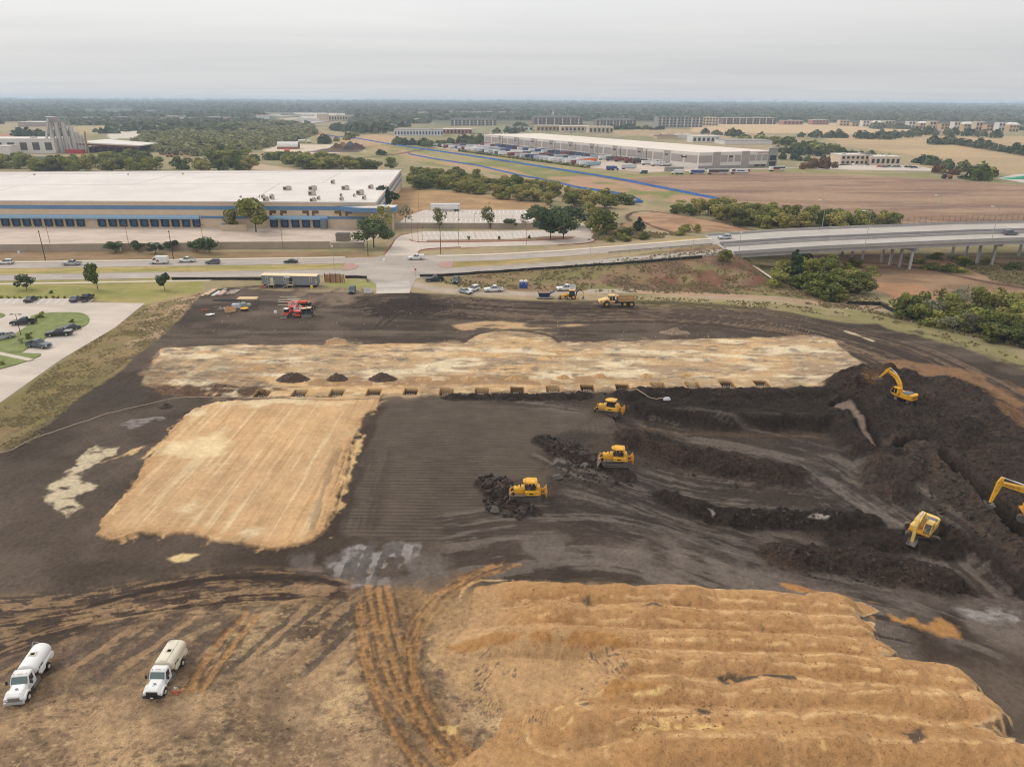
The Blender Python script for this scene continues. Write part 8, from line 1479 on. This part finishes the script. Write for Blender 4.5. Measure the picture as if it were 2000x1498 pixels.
for a in (('office_building',770,866,254,266,45,WG,GYF,'white office building with a row of blue windows',1,16,mat('blue_glass', C(74,96,140), .3)), ('office_building',864,922,253,262,30,PKB,LRF,'white roofed office with pink brick end behind the blue windowed offices',1,8,M_GLASS), ('office_building',745,775,242,252,24,TNF,DRF,'grey gabled house beyond the grove',0,0,None),
    ('shop_building',995,1042,248,256,24,WG,DRF,'white and dark shop building before the brown apartments',1,5,M_GLASS), ('shop_building',1048,1094,246,257,26,TNF,LRF,'tan shop building in the middle of the shops',1,6,M_GLASS), ('shop_building',1095,1150,247,258,26,BG,LRF,'beige shop building with flat white roof',1,7,M_GLASS), ('shop_building',1150,1198,248,261,24,BG,WG,'cream shop building at the east end of the shops',1,6,M_GLASS),
    ('house_building',1283,1325,264,272,22,BG,BRR,'low building with brown hip roof behind the warehouse roof',0,0,None), ('house_building',1322,1350,264,271,20,WG,LRF,'small white building between the brown roofed one and the arched one',0,0,None), ('house_building',1352,1405,266.5,279,26,WG,LRF,'white building with arched openings behind the warehouse roof',1,6,M_GLASS), ('flat_building',1415,1508,275,283,40,WG,GYF,'flat pale building directly behind the east end of the warehouse roof',0,0,None),
    ('plant_building',-60,110,272,300,40,WG,LRF,'white plant building with pipes west of the silos',1,7,M_HVD), ('plant_building',-60,22,286,303,14,WG,LRF,'lower white annex of the plant at the frame edge',0,0,None), ('store_building',36,112,239,248,60,mat('far_mauve', C(176,160,156), .9),LRF,'long grey store with pale roof beyond the plant',0,0,None), ('store_building',25,100,229,234,50,PKB,LRF,'distant store with pinkish wall and pale roof',0,0,None), ('store_building',290,320,232,240,30,BG,LRF,'beige store at the far shopping strip',1,5,M_GLASS), ('store_building',190,215,234,241,24,TNF,LRF,'tan store at the west end of the shopping strip',1,4,M_GLASS), ('store_building',430,450,230,238,20,BG,LRF,'small pale store by the far highway',0,0,None), ('store_building',500,525,225,233,24,WG,mat('red_roof', C(190,80,70), .8),'small store with a red sign band',0,0,None),
    ('store_building',620,642,223,237,22,BG,LRF,'square beige store tower beside the highway',0,0,None), ('store_building',637,690,226,236,34,BG,LRF,'long beige store east of the square one',1,10,M_GLASS), ('store_building',580,622,232,238,26,WG,LRF,'low white store beside the highway',0,0,None), ('store_building',695,705,228,236,10,WG,LRF,'narrow white sign building',0,0,None), ('store_building',785,852,220,228,40,BG,LRF,'pale long distant building beyond the grove',0,0,None), ('store_building',790,835,233,240,24,BG,LRF,'cream low building behind the offices',1,5,M_GLASS), ('store_building',705,740,224,229,24,WG,LRF,'distant white building east of the highway stores',0,0,None)):
    far_b(a[0], *a[1:8], a[8], 'building', a[9], a[10], a[11] or M_GLASS, hip=1 if 'hip' in a[8] or 'gabled' in a[8] else 0, kids=1)
for x0, x1, yt, yb, lab in ((190,312,203.6,208.5,'long white warehouse on the far skyline'), (430,480,203,206.5,'pale roof on the far skyline'), (600,640,203.6,206,'small pale roof east of it on the skyline'), (38,75,207,209.5,'thin white roof in the far woods'), (1500,1530,211,213,'white roof in the far woods north of the brown block'), (1720,1760,202.6,206,'bright white dome like roof near the skyline'), (1380,1400,203.5,206,'pale roof near the skyline'), (720,745,208,210,'pale strip of a roof in the woods'), (1560,1580,214,216,'small pale roof amid the woods'), (1010,1030,206,208,'little roof far away in the woods')):
    far_b('distant_building', x0, x1, yt, yb, 60, WG, LRF, lab, 'building')
r = random.Random(9)
for k in range(150):
    y_ = r.uniform(205, 236); x_ = r.uniform(0, 2000); s = (y_-197)*.55; far_b('distant_house', x_, x_+s*1.3, y_-s*.2, y_, 16, r.choice((WG, BG, TNF, GYF)), r.choice((DRF, LRF, BRR, GYF)), 'small pale house showing among the distant tree cover', 'house', hip=1)['group' if False else 0]['group'] = 'houses among the distant woods'
# clinic
far_b('clinic', 1641, 1696, 303.5, 322, 22, mat('clinic_beige', C(214,194,172), .9), LRF, 'two storey beige clinic with a dark slanted roof tip, west wing', 'clinic', 2, 6, kids=2); far_b('clinic', 1699, 1757, 307, 323, 20, mat('clinic_beige', C(214,194,172), .9), LRF, 'beige clinic east wing with dark glazed entrance', 'clinic', 1, 6, kids=2); far_b('clinic_tower', 1689, 1701, 301, 322, 10, BG, DRF, 'narrow stone tower joining the two clinic wings', 'tower')
# steeple, water towers
x, y = G(1080, 232); o = thing('church_steeple', 'thin white church steeple rising above the brown apartments', 'steeple', (x, y, 0)); d = ray(1080, 214); h = CH + d[2]*y/d[1]; MB().span((-3.5,-3.5,0), (3.5,3.5,h*.55)).build('tower', WG, o); m = MB(); m.cyl((0,0,h*.55), (0,0,h), 2.6, .15, n=8); m.build('spire', WG, o)
for px, lab in ((1282,'white bulb water tower on the skyline, the west one'), (1514,'white bulb water tower on the skyline, the east one')):
    y = 9500.0; d = ray(px, 201); x = d[0]/d[1]*y; o = thing('water_tower', lab, 'water tower', (x, y, 0), 0, 'water towers on the skyline'); d = ray(px, 194.5); h = CH + d[2]*y/d[1]; m = MB(); m.cyl((0,0,0), (0,0,h-12), 8, 5, n=12); m.build('stem', WG, o); m = MB(); n = 16; m.loft([[(rr*math.cos(2*PI*i/n), rr*math.sin(2*PI*i/n), z_) for i in range(n)] for rr, z_ in ((6,h-18),(20,h-12),(22,h-7),(14,h-1),(4,h+1))]); m.build('tank', WG, o)
# concrete plant: silos and the frame of a building under construction
CON = mat('silo_concrete', C(196,192,188), .85, var=.15, scale=.1); x, y = G(140, 299); o = thing('silo_plant', 'cluster of tall grey concrete silos with leaning conveyors', 'silos', (x, y, 0))
for k in range(7): m = MB(); m.cyl((-17+k*3.7, (k % 2)*4, 0), (-17+k*3.7, (k % 2)*4, 31-(k > 4)*4-(k % 2)*1.5), 2.2, n=12); m.build('silo', CON, o)
for k in range(3): m = MB(); m.cyl((9+k*3.6, 2, 0), (9+k*3.6, 2, 21-k*3), 1.9, n=12); m.build('silo', CON, o)
MB().span((-18,-1,29), (0,6,33)).build('headhouse', GYF, o); m = MB(); m.bar((-26,-3,0), (-16,-3,34), 2); m.build('conveyor', CON, o); m = MB(); m.bar((4,-4,0), (-1,-4,30), 1.5); m.build('conveyor', CON, o); m = MB(); m.bar((19,-4,0), (21,-4,22), 1.2); m.build('stair_tower', mat('stair_yellow', C(168,130,84), .8), o)
for k in range(9): m = MB(); m.box((random.uniform(-18,16),-5,1.5), (3,3,3)); m.build('equipment', random.choice((GYF, M_WB, CON)), o)
x, y = G(212, 299); o = thing('steel_shed', 'open red steel shed with pale flat roof beside the silos', 'shed', (x, y, 0)); SRED = mat('steel_red', C(112,56,52), .7); d = ray(212, 276); h = CH + d[2]*y/d[1]; m = MB(); m.loft([[(-32,-2,h-2),(36,-2,h-5),(36,40,h-5),(-32,60,h-2)], [(-32,-2,h-1),(36,-2,h-4),(36,40,h-4),(-32,60,h-1)]]); m.build('roof', LRF, o); MB().span((-30,8,0), (30,38,h-7)).build('interior', mat('shed_dark', (.03,.028,.03), .9), o)
for k in range(9): m = MB(); m.bar((-31+k*8,-1,0), (-31+k*8,-1,h-3-k*.25), 1.0); m.build('column', SRED, o)
m = MB(); m.bar((-32,-2,h-3), (36,-2,h-6), .5, 1.6); m.build('beam', SRED, o); MB().span((-38,-14,0), (-20,-8,4)).build('red_container', mat('cont_red', C(176,48,48), .6), o)
x, y = G(95, 322); o = thing('container', 'pale grey container on the grass before the plant', 'container', (x, y, 0)); MB().span((-9,-3,.2), (9,3,7)).build('box', GYF, o); MB().span((-9,-3.1,.2), (-8.5,-3,6.6)).build('door', WG, o)
# storage yard
x, y = G(564, 291); o = thing('arched_shed', 'white arched fabric shed on a rusty base at the storage yard', 'shed', (x, y, 0), .1); n = 12; P = [(7*math.cos(PI*i/n), 2.5+5.5*math.sin(PI*i/n)) for i in range(n+1)]; m = MB(); m.prof(P, -12, 12, 'x'); m.build('canopy', WG, o); MB().span((-12,-7,0), (12,7,2.5)).build('base', mat('rust', C(150,96,76), .9), o); m = MB(); m.prof([(a*.85, b*.92) for a, b in P], 12.0, 12.3, 'x'); m.build('opening', M_HVD, o)
x, y = G(580, 291); MB().span((-4,-3,0), (4,3,4.5)).build('x', WG) if False else None
for px, py, w_, c_, lab in ((590,279,9,WG,'white van like tank behind the arched shed'), (604,280,5,WG,'small white tank east of the larger one'), (561,299,5,mat('orange_skip', C(214,104,70), .6),'orange skip between two bushes below the arched shed')):
    x, y = G(px, py); o = thing('storage_tank' if 'tank' in lab else 'skip', lab, 'tank' if 'tank' in lab else 'skip', (x, y, 0)); m = MB(); m.cyl((-w_/2,0,2.2), (w_/2,0,2.2), 2.0, n=12); m.build('shell', c_, o); MB().span((-w_/2,-1.4,0), (w_/2,1.4,1)).build('base', M_HVD, o)
for k, (px, py, w_, h_, c_) in enumerate(((660,290,22,5,(110,84,64)),(680,293,20,4.5,(84,72,70)),(695,289,18,5,(96,70,62)),(670,286,14,5,(150,124,90)),(685,284,16,4,(92,96,108)),(703,292,14,5,(104,72,58)),(650,293,12,3,(138,112,84)))):
    x, y = G(px, py); o = heap(px, py, w_, h_, c_, 'heap of %s scrap material in the storage yard' % ('rusty brown','dark','dark red brown','tan','blue grey','russet','pale brown')[k], 2.0, 'scrap heap', None, 10)
x, y = G(362, 312); o = thing('far_excavator', 'tan excavator with raised arm in the diggings beyond the roof', 'excavator', (x+2, y, 0)); MB().span((-3,-1.5,1.2), (2,1.5,3.6)).build('body', TNF, o); m = MB(); m.bar((-1,0,3), (-6,0,7.5), .8); m.bar((-6,0,7.5), (-8,0,2), .6); m.build('boom', TNF, o); MB().span((-3,-1.7,0), (3,1.7,1.1)).build('track', M_BLK, o)
x, y = G(332, 307); o = thing('far_loader', 'orange and dark loader in the diggings beyond the roof', 'loader', (x, y, 0)); MB().span((-3.5,-1.5,.8), (3,1.5,2.6)).build('body', mat('ld_or', C(190,120,70), .6), o); MB().span((-1,-1.2,2.6), (1,1.2,4)).build('cab', M_CGL, o); [MB().cyl((a,-1.6,.9), (a,1.6,.9), .9, n=10).build('axle', M_TYRE, o) for a in (-2, 2)]
for px, c_, lab in ((1848,'tr','orange and black farm tractor at the far edge of the brown field'), (1882,'bl','dark blue pickup beside the farm tractor at the brown field')):
    x, y = G(px, 349.5)
    if c_ == 'tr': o = thing('farm_tractor', lab, 'tractor', (x, y, 0)); MB().span((-1,-1,1), (4,1,2.6)).build('hood', mat('trac_or', C(170,96,66), .6), o); MB().span((-3,-1.1,1.4), (-.6,1.1,3.6)).build('cab', M_CGL, o); [MB().cyl((a,-1.4,r_), (a,1.4,r_), r_, n=12).build('axle', M_TYRE, o) for a, r_ in ((-2,1.3),(3,.9))]
    else: o = vehicle('pickup', lab, DBL, (x, y, 0), .1); o.scale = (1.6, 1.6, 1.6)
# concrete channel with green tarp at the far right edge
sheet('concrete_apron', [(1948,349),(1985,341),(2100,338),(2100,362),(2000,358)], M_STALL, .15); m = MB(); m.loft([[(-14,-5,0),(16,-5,0),(16,5,0),(-14,5,0)], [(-11,-2,1.2),(6,-3,3.4),(14,2,1.0),(-10,3,.8)]]); x, y = G(1996, 350); tag(m.build('green_tarp', mat('tarp_green', (.03,.28,.17), .6), None, loc=(x, y, .2)), 'crumpled bright green tarp on the pale concrete apron', 'tarp')
sheet('highway', [(555,243),(600,236),(560,215),(520,205),(545,205),(600,214),(660,226),(640,238),(600,243)], mat('far_road', C(190,178,166), .9, var=.2, scale=.01), 1.0)
# parked cars and lanes along the distant strip
r = random.Random(12); pc = None
cm = [WHT, SIL, BLK, GRY, WHT, DGR, mat('paint_red', (.3,.03,.03), .4)]
def fcar(): m = MB(); m.span((-2.3,-.9,.3), (2.3,.9,1.0)); m.span((-1.4,-.8,1.0), (.9,.8,1.55)); me_ = m.build('distant_car', WHT, None); return me_
fc = fcar(); meshes_c = []
for mm in cm: d_ = fc.data.copy(); d_.materials[0] = mm; meshes_c.append(d_)
bpy.data.objects.remove(fc)
strips = [((200,240.5),(600,238.5),70,10), ((880,263),(990,262),20,6), ((1565,325),(1690,322),16,4), ((1700,326),(1790,328),14,3), ((1220,338),(1150,330),0,0), ((990,257),(1190,261),26,6)]
for (a, b, n, j) in strips:
    a = np.array(G(*a)); b = np.array(G(*b))
    for k in range(n): p = a + (b-a)*r.random(); o = bpy.data.objects.new('distant_car', r.choice(meshes_c)); COL.objects.link(o); o.location = (p[0], p[1]+r.uniform(-j, j)*3, .25); o.rotation_euler.z = r.choice((0, 1.5)) + r.uniform(-.1, .1); tag(o, 'tiny parked car at the distant shops and offices', 'car', 'cars parked at the distant shops')
